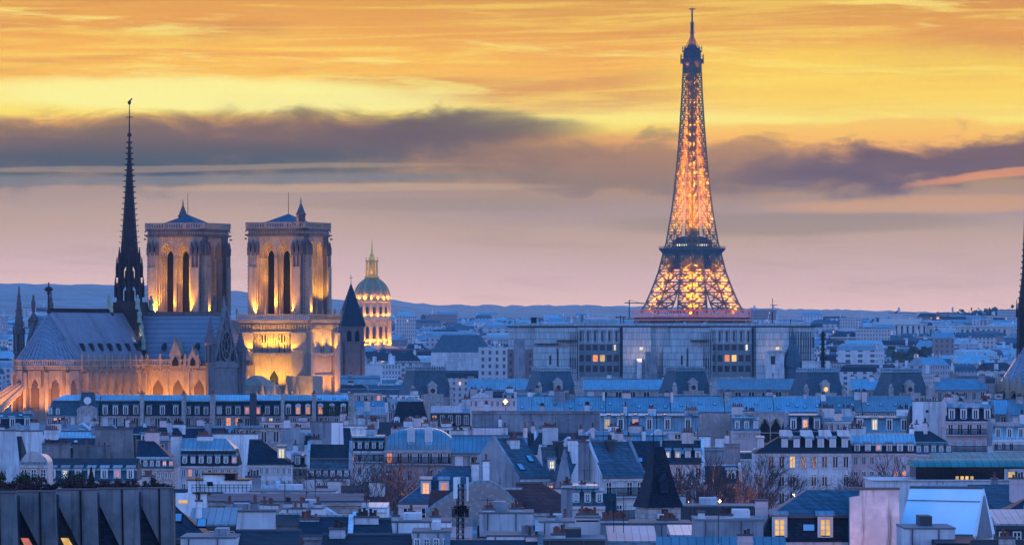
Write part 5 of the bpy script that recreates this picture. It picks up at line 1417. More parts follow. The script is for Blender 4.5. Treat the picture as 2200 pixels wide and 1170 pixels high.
house('grey flank house with a sloping white side wall behind the bare trees', 1560, 1590, 955, 950, D=830, kind='flat', wall='grey', win=False, rchim=1)
house('small slate roofed cream house with one dormer among the bare trees', 1512, 1592, 1038, 1001, D=720, kind='gable', roof='slate', wall='cream', nf=1, nw=4, dorm=2, dl='-.', party='both')
house('blue clad house with white windows left of the shuttered row', 1584, 1624, 985, 970, D=885, kind='mansard', yb=972, slope='blue', wall='cream', nf=2, nw=3)
def shuttered():
    D = 860; sc_ = D / F
    r = house('long white house with shutters, black slate roof and four slanting chimney walls', 1622, 1829, 973, 929, D=D, kind='gable', roof='slate', wall='white', depth=11, nf=3, nw=9, lits='...y..............', shut=True, hip=(1, 0), party='r', dorm=8, dl='.-....yp', dstyle='flat', dblind=True, ww=.9, wh=1.6)
    for x in (1678, 1722, 1762, 1802):
        q = MB(); q.prism([((px - 1725.5) * sc_, gz(py, D)) for px, py in ((x, 924), (x + 24, 924), (x + 30, 940), (x + 30, 953), (x + 12, 940), (x, 936))], 'y', 3.2, 6.0); q.build('chimney_wall', [PL['white']], r)
        for k in range(4): link('chimney_pot', pot_mesh(k, False), r, ((x + 4 + 5 * k - 1725.5) * sc_, 4.6, gz(924, D)))
shuttered()
house('pinkish house with a dark attic under zinc, right of the shuttered row', 1830, 1968, 973, 932, D=868, kind='mansard', yb=955, slope='slate', roof='zincpale', wall='pink', nf=3, nw=8, lits='.............oo', dorm=6, dl='..p...', rchim=2, party='none')
house('dark blue double mansard corner house below the tall white chimney wall', 1966, 2046, 975, 926, D=885, kind='mansard', yb=950, slope='blue', roof='slate', wall='pink', nf=2, nw=6, dorm=5, hip=(0, 1), rchim=1)
# ---------------------------------------------------------------- glass hall at the right
def glass_hall():
    D = 640; s = D / F; r = thing('glass_hall', (gx(2076, D), D, 0), 'long dark glazed hall with a turquoise glass roof above a pale stone base', 'hall', 0)
    W_ = 216 * s; q = MB(); q.box(-W_ / 2 - 5, W_ / 2 + 10, -2, 12, 0, gz(1031, D)); q.box(-W_ / 2 - 5.2, W_ / 2 + 10.2, -2.3, 12, gz(1031, D), gz(1029, D))
    for k in range(9): q.box(-W_ / 2 + k * 2.0, -W_ / 2 + k * 2.0 + .9, -2.05, -1.9, gz(1050, D), gz(1046, D))
    q.build('stone_base', [PL['pale']], r)
    q = MB(); q.box(-W_ / 2, W_ / 2 - 1.5, 0, 10, gz(1029, D), gz(1002, D)); gl = q.build('glazed_wall', [GLASS], r)
    q = MB(); rr = random.Random(4)
    for k in range(46): 
        x = -W_ / 2 + W_ * .95 * k / 45; q.box(x - .03, x + .03, -.06, 0, gz(1029, D), gz(1002, D))
    q.build('mullion', [STEEL], gl)
    q = MB(); 
    for k in range(4): q.box(-1.2 + k * .55, -.85 + k * .55, -.08, -.04, gz(1029, D), gz(1022, D))
    q.pieces('lit_doorway', [LIT['y']], gl)
    q = MB(); n = 10; pr = [(5 - 5.6 * math.cos(math.pi * k / n), gz(1002, D) + .8 * math.sin(math.pi * k / n)) for k in range(n + 1)]
    q.prism(pr, 'x', -W_ / 2 - .3, W_ / 2 + 2); q.build('glass_roof', [TURQ], r)
    q = MB(); q.box(W_ / 2 - 1.4, W_ / 2 + 8, -.3, 9, gz(1029, D), gz(1006, D)); e = q.build('end_pavilion', [PL['pale']], r)
    for x in (W_ / 2 - .6, W_ / 2 + 1.2, W_ / 2 + 2.4): 
        q = MB(); q.box(x - .35, x + .35, -.4, -.31, gz(1028, D), gz(1013, D)); q.build('lit_window', [LIT['y']], e)
    return r
glass_hall()
house('turquoise glazed lean-to behind the glass hall at the right', 2010, 2240, 990, 975, D=700, kind='shed', roof='turq', wall='pale', win=False)
# ---------------------------------------------------------------- pointed turret
def turret_roof():
    D = 540; s = D / F; r = thing('pointed_turret', (gx(1414, D), D, 0), 'pointed slate turret roof with flared eaves and two finials standing in the foreground', 'turret', rad(22))
    h0 = 1.62; q = MB(); q.box(-h0, h0, -h0, h0, 0, gz(1086, D)); q.build('wall', [PL['stone']], r)
    q = MB(); q.box(-.35, .3, -h0 - .05, -h0 + .1, gz(1115, D), gz(1092, D)); q.build('window', [GLASS], r)
    z = lambda y: gz(y, D)
    q = MB(); q.loft([(-1.85, 1.85, -1.85, 1.85, z(1088)), (-1.8, 1.8, -1.8, 1.8, z(1085)), (-1.38, 1.38, -1.38, 1.38, z(1057)), (-1.0, 1.0, -.98, .98, z(1018)), (-.6, .6, -.38, .38, z(968)), (-.55, .55, -.1, .1, z(958))], bottom=True); rf = q.build('turret_roof', [RF['slate']], r)
    q = MB(); q.T = Matrix.Translation((-.1, -1.35, z(1058))); q.box(-.42, .42, -.35, .9, 0, 1.1); q.prism([(-.55, 1.1), (.55, 1.1), (0, 1.9)], 'y', -.45, .9); q.T = None; q.build('dormer', [RF['slate']], rf)
    q = MB()
    for x in (-.48, .48):
        q.lathe([(.10, z(966)), (.07, z(950)), (.12, z(949)), (.05, z(946)), (.03, z(925))], 6, x, 0); q.beam((x - .2, 0, z(935)), (x + .2, 0, z(935)), .04)
    q.beam((-.6, 0, z(955)), (.6, 0, z(955)), .05); q.build('finial', [STEEL], rf)
turret_roof()
# ---------------------------------------------------------------- foreground
FIN = [(-60, 33, 1058, 400, ''), (32, 118, 1056, 404, 'p'), (118, 206, 1052, 408, 'y'), (206, 296, 1050, 412, ''), (294, 371, 1049, 416, '')]
names = ['dark stained flank wall cut by the left edge under the roof garden', 'dark stained flank wall with a pink lit skylight at its foot', 'dark stained flank wall with a yellow lit skylight at its foot', 'dark stained flank wall with a thin black pipe, fourth under the garden', 'darkest stained flank wall at the right end of the roof garden']
def fin_house(k):
    x0, x1, yt, D, li = FIN[k]; s = D / F
    xr = x1 + 5; r = thing('flank_wall_house', (gx(x1, D), D, 0), names[k], 'house', 0, 'stepped flank walls under the roof garden')
    X = lambda x: (x - x1) * s
    q = MB(); q.prism([(X(x0 + 3), gz(yt, D)), (X(x1), gz(yt, D)), (X(xr), gz(1190, D)), (X(xr + 3), 0), (X(x0 + 80), 0), (X(x0 + 60), gz(1190, D)), (X(x0 + 3), gz(yt + 24, D))], 'y', 0, .8); w_ = q.build('flank_wall', [PL['conc']], r)
    q = MB(); q.box(X(x0 + 2), X(x1 + 2), -.08, .9, gz(yt, D), gz(yt - 3, D)); q.build('coping', [CAP], r)
    q = MB(); q.beam((X(x0 + (x1 - x0) * .62), -.06, gz(yt, D)), (X(x0 + (x1 - x0) * .66), -.06, gz(1200, D)), .12); q.build('drain_pipe', [STEEL], w_)
    q = MB(); q.prism([(.8, 0), (.8, gz(yt + 22, D)), (3.6, gz(yt + 8, D)), (3.6, 0)], 'x', X(x0 - 30), X(x1)); rf = q.build('roof', [RF['slate']], r)
    q = MB(); q.prism([(X(x0 + 2), gz(yt + 20, D)), (X(x0 + 68), gz(1200, D)), (X(x0 - 4), gz(1200, D))], 'y', .35, .85); q.build('attic_slope', [RF['slate']], r)
    if li:
        q = MB(); q.prism([(X(x0 + 12), gz(1155, D)), (X(x0 + 28), gz(1155, D)), (X(x0 + 38), gz(1172, D)), (X(x0 + 20), gz(1172, D))], 'y', .22, .34); q.build('lit_skylight', [LIT[li]], r)
    return r
for k in range(5): fin_house(k)
def penthouse():
    D = 560; s = D / F; r = thing('rooftop_penthouse', (gx(465, D), D, 0), 'white stepped rooftop penthouse with a black opening and steel railing', 'penthouse', 0)
    X = lambda x: (x - 465) * s; z = lambda y: gz(y, D)
    q = MB(); q.box(X(404), X(535), 0, 6, 0, z(1031)); q.box(X(437), X(483), .4, 5, z(1031), z(1019)); q.box(X(372), X(446), -1.5, -.01, 0, z(1058)); q.build('wall', [PL['white']], r)
    q = MB(); q.box(X(400), X(437), -.2, 6, z(1031), z(1029)); q.box(X(482), X(538), -.2, 6, z(1031), z(1029)); q.box(X(434), X(507), .2, 5.2, z(1019), z(1016)); q.box(X(484), X(505), .1, 5, z(1028.5), z(1019)); q.build('roof_slab', [STEEL], r)
    q = MB(); q.box(X(445), X(457), -.06, .2, z(1043), z(1034)); q.build('opening', [LOUV], r)
    q = MB()
    for k in range(15): q.beam((X(414 + k * 9), -1.2, z(1056)), (X(414 + k * 9), -1.2, z(1039)), .06)
    for y in (1040, 1046): q.beam((X(414), -1.2, z(y)), (X(540), -1.2, z(y)), .06)
    for k in range(8): q.beam((X(424), -1.6, z(1060 - k * 5)), (X(430), -1.6, z(1060 - k * 5)), .05)
    for x in (424, 430): q.beam((X(x), -1.6, z(1070)), (X(x), -1.6, z(1015)), .06)
    q.build('railing', [STEEL], r)
    q = MB(); q.box(X(415), X(480), -1.8, 0, z(1058), z(1056)); q.build('terrace_slab', [STEEL], r)
    q = MB(); q.box(X(386), X(405), -1.56, -1.5, z(1079), z(1073)); q.build('lit_window', [LIT['y']], r)
penthouse()
house('long low grey hall with a dark ledge and blue metal roof in front', 446, 782, 1078, 1063, D=540, kind='shed', roof='blue', wall='stone', depth=7, win=False, aer=2)
house('flat terrace with a bright glass parapet right of the penthouse', 535, 720, 1056, 1052, D=556, kind='flat', wall='pale', win=False)
house('pale zinc roofed shed with bold standing seams beside the slate slope with skylights', 404, 512, 1129, 1094, D=480, kind='shed', roof='zincpale', wall='dark', depth=6, nf=1, nw=3, chim=[(424, 12, 1078, 4, .7, 'white')])
house('dark blue slate slope with two tilted skylights right of the stained flank walls', 360, 448, 1158, 1078, D=455, kind='gable', roof='slate', wall='dark', depth=8, yaw=0, win=False, skyl=2, hip=(0, 1), party='none')
party_slab('pale rendered flank wall with a slanting left edge and a lit window at its side', [(500, 1190), (592, 1190), (590, 1099), (512, 1099), (505, 1150)], 470, 'pale', 1.5, pots=0)
house('dark slate house with a lit window behind the pale rendered wall', 585, 650, 1128, 1108, D=474, kind='gable', roof='slate', wall='grey', nf=1, nw=3, lits='o', party='none', rchim=1)
house('low white house with a row of sooty pots left of centre in the foreground', 604, 694, 1093, 1088, D=500, kind='flat', wall='white', win=False, chim=[(618, 16, 1082, 4), (650, 20, 1080, 5), (682, 14, 1084, 3)])
house('pale sloping shed roofed house behind the bare tree by the brick gable', 776, 832, 1092, 1084, D=520, kind='shed', roof='zincpale', wall='white', win=False, rchim=1)
house('black slate roof with a broad whitewashed chimney in the foreground', 640, 760, 1150, 1112, D=450, kind='gable', roof='slate', wall='grey', depth=8, win=False, party='r', chim=[(662, 42, 1119, 7, .9, 'pale')])
house('dark roof with a wide potted chimney stack left of the white terrace wall', 752, 838, 1158, 1118, D=445, kind='gable', roof='slate', wall='pale', depth=8, win=False, party='l', chim=[(785, 52, 1114, 9, .9, 'pale')])
house('white terrace wall with low parapet blocks beside the telecom mast', 834, 968, 1122, 1119, D=452, kind='flat', wall='white', win=False, chim=[(850, 10, 1110, 3), (935, 22, 1112, 5)])
house('pale blue rendered block in the lower middle in front of the white terrace', 886, 968, 1144, 1141, D=425, kind='flat', wall='pale', nf=1, nw=4, wh=.9, ww=1.2)
house('blue slate mansard with two glowing orange dormers in the middle foreground', 856, 1012, 1082, 1005, D=600, kind='gable', roof='blue', wall='pink', depth=11, hip=(1, 0), nf=1, dorm=4, dl='-oo-', dstyle='flat', party='none', chim=[(1020, 16, 998, 4, 1, 'white'), (1044, 14, 992, 4, 1, 'white')])
def brick_gable():
    D = 560
    arc = [(915, 1130), (915, 1102), (945, 1080), (980, 1058), (1005, 1044), (1030, 1037), (1052, 1038), (1075, 1050), (1100, 1074), (1122, 1098), (1122, 1130)]
    r = party_slab('rounded rubble gable wall with a grey coping in front of red tile roofs', arc, D, 'rubble', .8, back='tile', cap=False, depth=7)
    q = MB(); xc = (915 + 1122) / 2
    for a, b in zip(arc[1:-2], arc[2:-1]): q.beam((gx(a[0], D) - gx(xc, D), .35, gz(a[1], D) + .08), (gx(b[0], D) - gx(xc, D), .35, gz(b[1], D) + .08), .45)
    q.build('coping', [RF['zinc']], r)
    house('narrow red tile roof right behind the rounded rubble gable', 1072, 1122, 1096, 1052, D=575, kind='gable', roof='tile', wall='rubble', win=False, party='l', depth=8)
    house('broad dark red tile roof with a small vent stack in the middle foreground', 1108, 1262, 1100, 1040, D=580, kind='gable', roof='tile', wall='pale', depth=10, win=False, hip=(0, 1), party='l', chim=[(1164, 8, 1078, 1, .5, 'pale')])
brick_gable()
house('grey square chimney house left of the blue corner mansard', 1206, 1230, 1050, 1046, D=545, kind='flat', wall='grey', win=False, rchim=1, depth=3)
house('blue mansard corner house with white dormer windows below the gabled group', 1225, 1300, 1086, 1040, D=560, kind='mansard', yb=1046, slope='blue', roof='zinc', wall='cream', nf=1, dorm=3, hip=(0, 1), chim=[(1252, 22, 1048, 4, 1, 'grey')])
house('streaked corrugated grey wall house right of the telecom mast', 1030, 1146, 1103, 1100, D=470, kind='flat', wall='pale', win=False, chim=[(1050, 26, 1096, 5), (1110, 30, 1094, 6)])
house('pale streaked terrace block with a black parapet in the lower middle', 1158, 1238, 1122, 1118, D=445, kind='flat', wall='pale', win=False, rchim=1)
house('tall cream chimney block with dark pipes in the lower middle', 1236, 1290, 1112, 1108, D=440, kind='flat', wall='cream', win=False, depth=3, chim=[(1262, 46, 1106, 8, .8, 'cream')])
house('low zinc roof with bright seams below the pointed turret, left one', 1306, 1412, 1165, 1136, D=440, kind='shed', roof='zinc', wall='grey', win=False, aer=2)
house('small bright zinc roof with a dark railing below the pointed turret, right one', 1440, 1496, 1152, 1134, D=445, kind='shed', roof='zincpale', wall='dark', win=False)
house('dark red potted chimney wall running below the pointed turret', 1288, 1486, 1126, 1122, D=465, kind='flat', wall='grey', win=False, chim=[(1320, 60, 1118, 10), (1435, 44, 1118, 7)])
house('wide black flat roof under the bare street trees', 1462, 1634, 1088, 1084, D=600, kind='flat', wall='dark', win=False, rchim=1)
house('stained grey blank house with a white flue below the black flat roof', 1494, 1640, 1118, 1115, D=432, kind='flat', wall='grey', win=False, chim=[(1508, 13, 1102, 0, .6, 'white'), (1560, 30, 1108, 6)])
def slate_house():
    D = 440; s = D / F
    r = house('slate mansard house with two lit white casement windows in the right foreground', 1632, 1852, 1163, 1054, D=D, kind='mansard', yb=1109, slope='slate', roof='blue', wall='cream', depth=8, hip=(1.2, .0), party='none', nf=1, nw=5, win=False, dorm=2, dl='--', chim=[(1640, 26, 1078, 0, 1.2, 'pink')])
    hx_ = 110 * s
    for px in (1675, 1773):
        add_dormer(r, (px - 1742) * s, -.05, gz(1153, D), 1.15, 1.65, 1.2, 'y', True, 'flat', RF['slate'])
    q = MB(); q.box(-.5, .5, -.5, .5, 0, .1, 1); q.box(-.42, .42, -.42, .42, .1, .13, 0); sk = q.build('skylight', [SKYGLASS, STEEL], r); sk.location = ((1738 - 1742) * s, .32, gz(1138, D)); sk.rotation_euler = (rad(70), 0, 0)
slate_house()
party_slab('tall blank wall glowing pink from street light beside the tarpaulin roof', [(1826, 1190), (1934, 1190), (1931, 1051), (1848, 1052), (1848, 1064), (1826, 1068)], 436, 'stained', 1.2, back='slate')
def tarp():
    D = 440
    r = house('steep roof wrapped in white tarpaulin in the bottom right foreground', 1938, 2147, 1150, 1050, D=D, kind='gable', roof='flat', wall='pale', yaw=-20, xm=2092, party='none', win=False, cornice=False)
    for ch in r.children:
        if ch.name.startswith('roof'): ch.data.materials[0] = TARP; ch.name = 'tarpaulin'
    s = D / F; hx = (2092 - 1938) * s / math.cos(rad(20)) / 2; dep = (2147 - 2092) * s / math.sin(rad(20)); ze, zr = gz(1150, D), gz(1050, D)
    q = MB(); q.prism([(dep * .10, ze - .3), (dep * .90, ze - .3), (dep / 2, zr - .55)], 'x', hx + .03, hx + .12); q.build('gable_wall', [PL['grey']], r)
    q = MB(); q.beam((-hx, -.25 + (dep / 2) * .72, ze + (zr - ze) * .74), (hx, -.25 + (dep / 2) * .72, ze + (zr - ze) * .72), .06); q.build('lashing_rope', [CAP], r)
tarp()
house('low white wall with a dark coping at the foot of the slate skylight slope', 388, 506, 1156, 1154, D=424, kind='flat', wall='white', win=False)
house('wide black slate roof below the pale rendered flank wall', 500, 642, 1176, 1144, D=428, kind='gable', roof='slate', wall='grey', depth=9, win=False, party='none')
house('black slate roof between the wide chimney stack and the pale blue block', 690, 882, 1180, 1152, D=430, kind='gable', roof='slate', wall='grey', depth=8, win=False, party='none', chim=[(722, 34, 1140, 6, .8, 'pale')])
house('broad pale grey terrace block right of the telecom mast foot', 1046, 1168, 1152, 1148, D=428, kind='flat', wall='white', win=False)
house('dark felted terrace roof between the cream chimney block and low seamed roof', 1160, 1300, 1160, 1156, D=426, kind='flat', wall='dark', win=False, chim=[(1200, 30, 1150, 5, .7, 'pale')])
house('low grey wall with a dark ledge in front of the tarpaulin roof', 1944, 2052, 1136, 1134, D=420, kind='flat', wall='pale', win=False)
house('dark slate roof in front of the tarpaulin at the bottom right', 2012, 2110, 1170, 1160, D=415, kind='shed', roof='slate', wall='dark', win=False)
house('dark blue slate roof with a zinc apron at the bottom right corner', 2128, 2260, 1122, 1062, D=475, kind='gable', roof='slate', wall='grey', depth=9, hip=(1, 0), nf=1, skyl=0, rchim=1)
house('zinc seamed lower roof at the bottom right corner', 2140, 2260, 1128, 1100, D=455, kind='shed', roof='zinc', wall='dark', nf=1, nw=4, win=True, rchim=1)
# ================================================================= big buildings in the middle distance
def offices():
    D = 2600.0; s = D / F; xc = 1420; z = lambda y: gz(y, D); X = lambda x: (x - xc) * s
    r = thing('office_block', (gx(xc, D), D, 0), 'long pale modernist office block with dark window grids standing under the iron tower', 'office block', 0)
    WALL = mat('pale_office_cladding', (0.42, 0.44, 0.44), var=0.1, streak=.08, vscale=.12, rows=3.1); GRID = mat('grey_spandrel', (.16, .19, .20), var=.2)
    q = MB(); q.box(X(1092), X(1750), 0, 16, 0, z(702)); q.box(X(1120), X(1740), 3, 14, z(702), z(694))
    for a, b, y, d in ((1148, 1238, 703, 2.2), (1338, 1398, 703, 4.0), (1440, 1522, 703, 2.2), (1624, 1694, 703, 4.0)): q.box(X(a), X(b), -d, 0, 0, z(y))
    for a, b, y in ((1200, 1222, 748), (1146, 1196, 745), (1478, 1510, 748), (1424, 1474, 745)): q.box(X(a), X(b), -6, -2.3, 0, z(y))
    for x0 in (1222, 1508, 1696, 1722):
        for k in range(5): q.box(X(x0 + k * 5), X(x0 + k * 5 + 2), -3, 0, z(810), z(712))
    for x0 in (1243, 1526):
        for k in range(7): q.box(X(x0 + k * 15.4 - 4), X(x0 + k * 15.4 + 1.5), -1.0, 0, z(738), z(706))
        q.box(X(x0 - 5), X(x0 + 94), -1.1, 0, z(709), z(703))
    w = q.build('wall', [WALL], r)
    q = MB(); q.box(X(1088), X(1753), -1.2, 16.2, z(702), z(700)); q.box(X(1146), X(1240), -2.6, 0, z(703), z(701.5)); q.box(X(1436), X(1524), -2.6, 0, z(703), z(701.5))
    q.box(X(1196), X(1240), -6.3, -2, z(732), z(730)); q.box(X(1150), X(1200), -6.3, -2, z(738.5), z(737)); q.box(X(1482), X(1522), -6.3, -2, z(732), z(730)); q.build('parapet_line', [STEEL], r)
    for x0 in (1241, 1524):
        q = MB(); q.box(X(x0), X(x0 + 90), -.6, 0, z(808), z(738))
        for k in range(7): q.box(X(x0 + k * 15 - 1.5), X(x0 + k * 15 + 1), -.9, -.6, z(808), z(738))
        g_ = q.build('window_grid', [GRID], r)
        for row, (ya, yb) in enumerate(((752, 740), (776, 762), (798, 785))):
            for k in range(6):
                li = {(1, 2): LIT['o'], (1, 3): LIT['y'], (0, 5): LIT['w'] if k == 5 else None}.get((row, k)) or GLASS
                q = MB(); wd = 4 if (row, k) == (0, 5) else 10
                q.box(X(x0 + 3 + k * 15), X(x0 + 3 + k * 15 + wd), -.75, -.55, z(ya), z(yb)); q.build('window', [li], g_)
        for k in range(6):
            q = MB(); q.box(X(x0 + 5 + k * 15.4), X(x0 + 8.5 + k * 15.4), -.12, .1, z(733), z(712)); q.build('slot_window', [GLASS], r)
        q = MB(); q.box(X(x0 + 91), X(x0 + 95), -1.3, 0, z(808), z(703)); q.build('dark_return', [STEEL], r)
    for x0, n, ya, yb in ((1224, 4, 748, 722), (1222, 4, 792, 768), (1510, 4, 748, 722), (1508, 4, 792, 768), (1724, 5, 746, 724)):
        for k in range(n):
            q = MB(); q.box(X(x0 + 2.2 + k * 5), X(x0 + 4.6 + k * 5), -2.4, -.02, z(ya), z(yb)); q.build('slot_window', [GLASS], r)
    for a, b, ya, yb in ((1180, 1184, 783, 763), (1462, 1466, 783, 763), (1374, 1381, 751, 745), (1666, 1673, 751, 745)):
        q = MB(); q.box(X(a), X(b), -6.2 if a not in (1374, 1666) else -4.2, -5.9 if a not in (1374, 1666) else -3.9, z(ya), z(yb)); q.build('window', [LIT['w'] if a in (1374, 1666) else GLASS], r)
    q = MB()
    for x, h in ((1160, 12), (1210, 6), (1260, 5), (1310, 6), (1334, 24), (1340, 20), (1450, 6), (1560, 8), (1660, 30), (1700, 14), (1735, 8), (1250, 4), (1600, 6)): q.beam((X(x), 6, z(702)), (X(x), 6, z(700) + h * s), .35)
    q.box(X(1325), X(1346), 4, 7, z(682), z(680)); q.box(X(1141), X(1153), 5, 8, z(694), z(681)); q.beam((X(1661), 6, z(700)), (X(1661), 6, z(640)), .3); q.beam((X(1656), 6, z(655)), (X(1672), 6, z(655)), .25)
    q.pieces('roof_mast', [STEEL], r)
    for x in (1368, 1660):
        q = MB(); q.box(X(x), X(x + 10), -9, -5, 0, z(770)); q.build('stair_tower', [PL['white']], r); spot((gx(x + 5, D), D - 12, z(768)), 1500, (1, .62, .38), 120, 70, 90)
    for x in (1385, 1662 + 9): 
        q = MB(); q.box(X(x), X(x + 25), -14, -9, 0, z(755)); q.box(X(x + 5), X(x + 12), -14.2, -14, z(800), z(775)); q.build('lift_block', [PL['grey']], r)
offices()
def block(label, x0, x1, yt, D, wall, roof=None, yr=None, depth=14, cat='building', name='apartment_block', fac=None, ins=0):
    s = D / F; r = thing(name, (gx((x0 + x1) / 2, D), D, 0), label, cat, 0); W_ = (x1 - x0) * s / 2
    q = MB(); q.box(-W_, W_, 0, depth, 0, gz(yt, D)); q.build('wall', [fac or PL[wall]], r)
    if roof:
        q = MB(); q.loft([(-W_ - .2, W_ + .2, -.3, depth, gz(yt, D)), (-W_ + ins, W_ - ins, depth * .35, depth * .65, gz(yr, D))]); q.build('roof', [RF[roof]], r)
    return r
block('big blue-grey slate roofed hall left of the office block', 926, 1056, 756, 3100, 'pale', 'blue', 719, 24, ins=6)
block('brown brick stepped block at the left shoulder of the office block', 1090, 1146, 750, 2450, 'grey', None, None, 12, fac=FARW[3])
block('white stepped apartment block left of the brown brick block', 1028, 1092, 745, 2500, 'white', None, None, 14, fac=FARW[2])
block('tall dark brick chimney block beside the office block', 1104, 1128, 728, 2440, 'grey', None, None, 8)
def cupola():
    D = 2150; s = D / F; r = thing('church_cupola', (gx(1703, D), D, 0), 'dark slate church cupola with lantern in front of the office block', 'church', 0)
    z = lambda y: gz(y, D)
    q = MB(); q.lathe([(2.9, 0), (2.9, z(790)), (3.3, z(789)), (3.2, z(775)), (2.9, z(762)), (2.2, z(750)), (1.5, z(742)), (1.0, z(738)), (.9, z(728)), (1.2, z(727)), (.8, z(722)), (.25, z(714)), (.12, z(702))], 16); q.build('cupola', [RF['blue']], r)
    q = MB(); q.box(-10, -3.4, -3, 6, 0, z(752)); q.box(-10.3, -3.2, -3.3, 6, z(756), z(754)); q.box(3.4, 14, -2, 8, 0, z(775)); q.build('bell_gable', [PL['pale']], r)
    q = MB(); q.box(-8.4, -6.8, -3.06, -2.9, z(782), z(764)); q.build('niche', [GLASS], r)
cupola()
def mast_pole():
    D = 2000; r = thing('industrial_chimney', (gx(1768, D), D, 0), 'thin black chimney stack with antennas right of the office block', 'chimney', 0)
    q = MB(); q.lathe([(.8, 0), (.6, gz(712, D))], 8)
    for k in range(9): q.box(-1.0, 1.0, -1.0, 1.0, gz(800 - k * 10, D), gz(797.5 - k * 10, D))
    q.build('stack', [STEEL], r)
mast_pole()
def palace():
    """long colonnaded palace on the hillside"""
    D = 5500; s = D / F; xc = 2024; X = lambda x: (x - xc) * s; z = lambda y: gz(y, D)
    r = thing('hillside_palace', (gx(xc, D), D, 0), 'wide pale colonnaded palace on the hillside right of the iron tower', 'palace', 0)
    q = MB(); q.box(X(1878), X(1990), -6, 14, 0, z(695)); q.box(X(1990), X(2172), 0, 14, 0, z(700)); q.box(X(1890), X(1975), -2, 10, z(695), z(684)); q.build('wall', [mat('palace_stone', (.55, .50, .46), var=.15)], r)
    q = MB()
    for k in range(9): q.box(X(1880 + k * 12), X(1886 + k * 12), -7.5, -6, 0, z(698))
    for k in range(16): q.box(X(1992 + k * 11.3), X(1996.5 + k * 11.3), -1.6, 0, 0, z(703))
    q.box(X(1876), X(1992), -8, -5.5, z(697), z(694)); q.box(X(1989), X(2174), -2, .5, z(702), z(699)); q.build('colonnade', [MATS['palace_stone']], r)
    q = MB()
    for k in range(9): q.box(X(1887 + k * 12), X(1890.5 + k * 12), -6.2, -5.9, z(745), z(700))
    for k in range(15): q.box(X(1997.5 + k * 11.3), X(2002 + k * 11.3), -.2, .1, z(735), z(708))
    q.pieces('tall_window', [GLASS], r)
    q = MB(); q.box(X(2119), X(2125), -.4, -.2, z(725), z(714)); q.build('lit_window', [LIT['w']], r)
palace()
PV = 'slate palace pavilions in a line'
def pavilion(label, x0, x1, xs, yt, yb, stone, lit=None):
    D = 1760.0; s = D / F; xc = (x0 + x1) / 2; z = lambda y: gz(y, D)
    r = thing('palace_pavilion', (gx(xc, D), D, 0), label, 'pavilion', rad(18), PV)
    h = (x1 - x0) * s / 2 / (math.cos(rad(18)) + math.sin(rad(18))) ; h *= 1.06
    q = MB(); q.box(-h, h, 0, 2 * h, 0, z(yb)); q.box(-h * .5, h * .5, -1.2, 0, 0, z(yb - 6)) ; q.box(-h - .3, h + .3, -.3, 2 * h + .3, z(yb) - .7, z(yb) - .1); q.build('wall', [PL['stone']], r)
    t = .68
    q = MB(); q.loft([(-h - .2, h + .2, -.2, 2 * h + .2, z(yb)), (-h * .90, h * .90, h * .10, h * 1.90, z(yb) + (z(yt) - z(yb)) * .35), (-h * t - .2, h * t + .2, h * (1 - t) - .2, h * (1 + t) + .2, z(yt))], bottom=True, mright=1); rf = q.build('mansard_roof', [RF['blue'], RF['zinc']], r)
    q = MB(); q.box(-h * t - .5, h * t + .5, h * (1 - t) - .5, h * (1 + t) + .5, z(yt), z(yt) + .5)
    for k in range(13):
        for fy in (h * (1 - t) - .3, h * (1 + t) + .3): q.lathe([(.25, z(yt) + .5), (.4, z(yt) + .9), (.1, z(yt) + 1.5)], 5, -h * t + 2 * h * t * k / 12, fy)
    q.build('roof_crest', [RF['zinc']], rf)
    q = MB(); zb = z(yb); q.box(-1.3, 1.3, -1.0, 1.2, zb - 1, zb + 3.4); q.prism([(-1.7, zb + 3.4), (1.7, zb + 3.4), (0, zb + 4.9)], 'y', -1.1, 1); d = q.build('stone_dormer', [PL['stone']], r)
    q = MB(); q.prism([(.75 * math.cos(k * math.pi / 6), zb + 1.9 + .75 * math.sin(k * math.pi / 6)) for k in range(12)], 'y', -1.06, -.9); q.build('oculus', [LIT[lit] if lit else GLASS], d)
    for sx in (-1, 1):
        q = MB(); q.box(sx * (h - .6) - .6, sx * (h - .6) + .6, -.8, .6, zb - 4, zb + 2.2); q.lathe([(.5, zb + 2.2), (.7, zb + 2.8), (.2, zb + 3.6)], 6, sx * (h - .6), -.1); q.build('stone_urn', [PL['stone']], r)
pavilion('slate palace pavilion with stone oculus, leftmost, standing below the lit dome', 872, 984, 958, 796, 852, 1)
pavilion('slate palace pavilion below the left end of the office block', 1144, 1252, 1222, 797, 845, 1)
pavilion('slate palace pavilion directly below the iron tower', 1434, 1542, 1510, 797, 845, 1)
pavilion('slate palace pavilion with a lit yellow oculus right of the dark cupola', 1716, 1828, 1792, 799, 849, 0, 'y')
pavilion('slate palace pavilion nearest to the gothic chapel', 1898, 2008, 1982, 800, 849, 0)
for a, b, lab in ((1004, 1142, 'low wing of zinc roof between the two left palace pavilions'), (1254, 1434, 'wing of zinc roof between the pavilions under the office grid'), (1542, 1716, 'wing of zinc roof between the tower pavilion and the lit pavilion'), (1830, 1898, 'short wing of zinc roof right of the lit pavilion'), (2010, 2120, 'wing of zinc roof between the last pavilion and the chapel')):
    house(lab, a, b, 838, 814, D=1790, kind='gable', roof='zinc', wall='stone', depth=16, nf=1, nw=6, ww=2.2, wh=2.4, party='none', rchim=2, name='palace_wing', cat='palace wing')

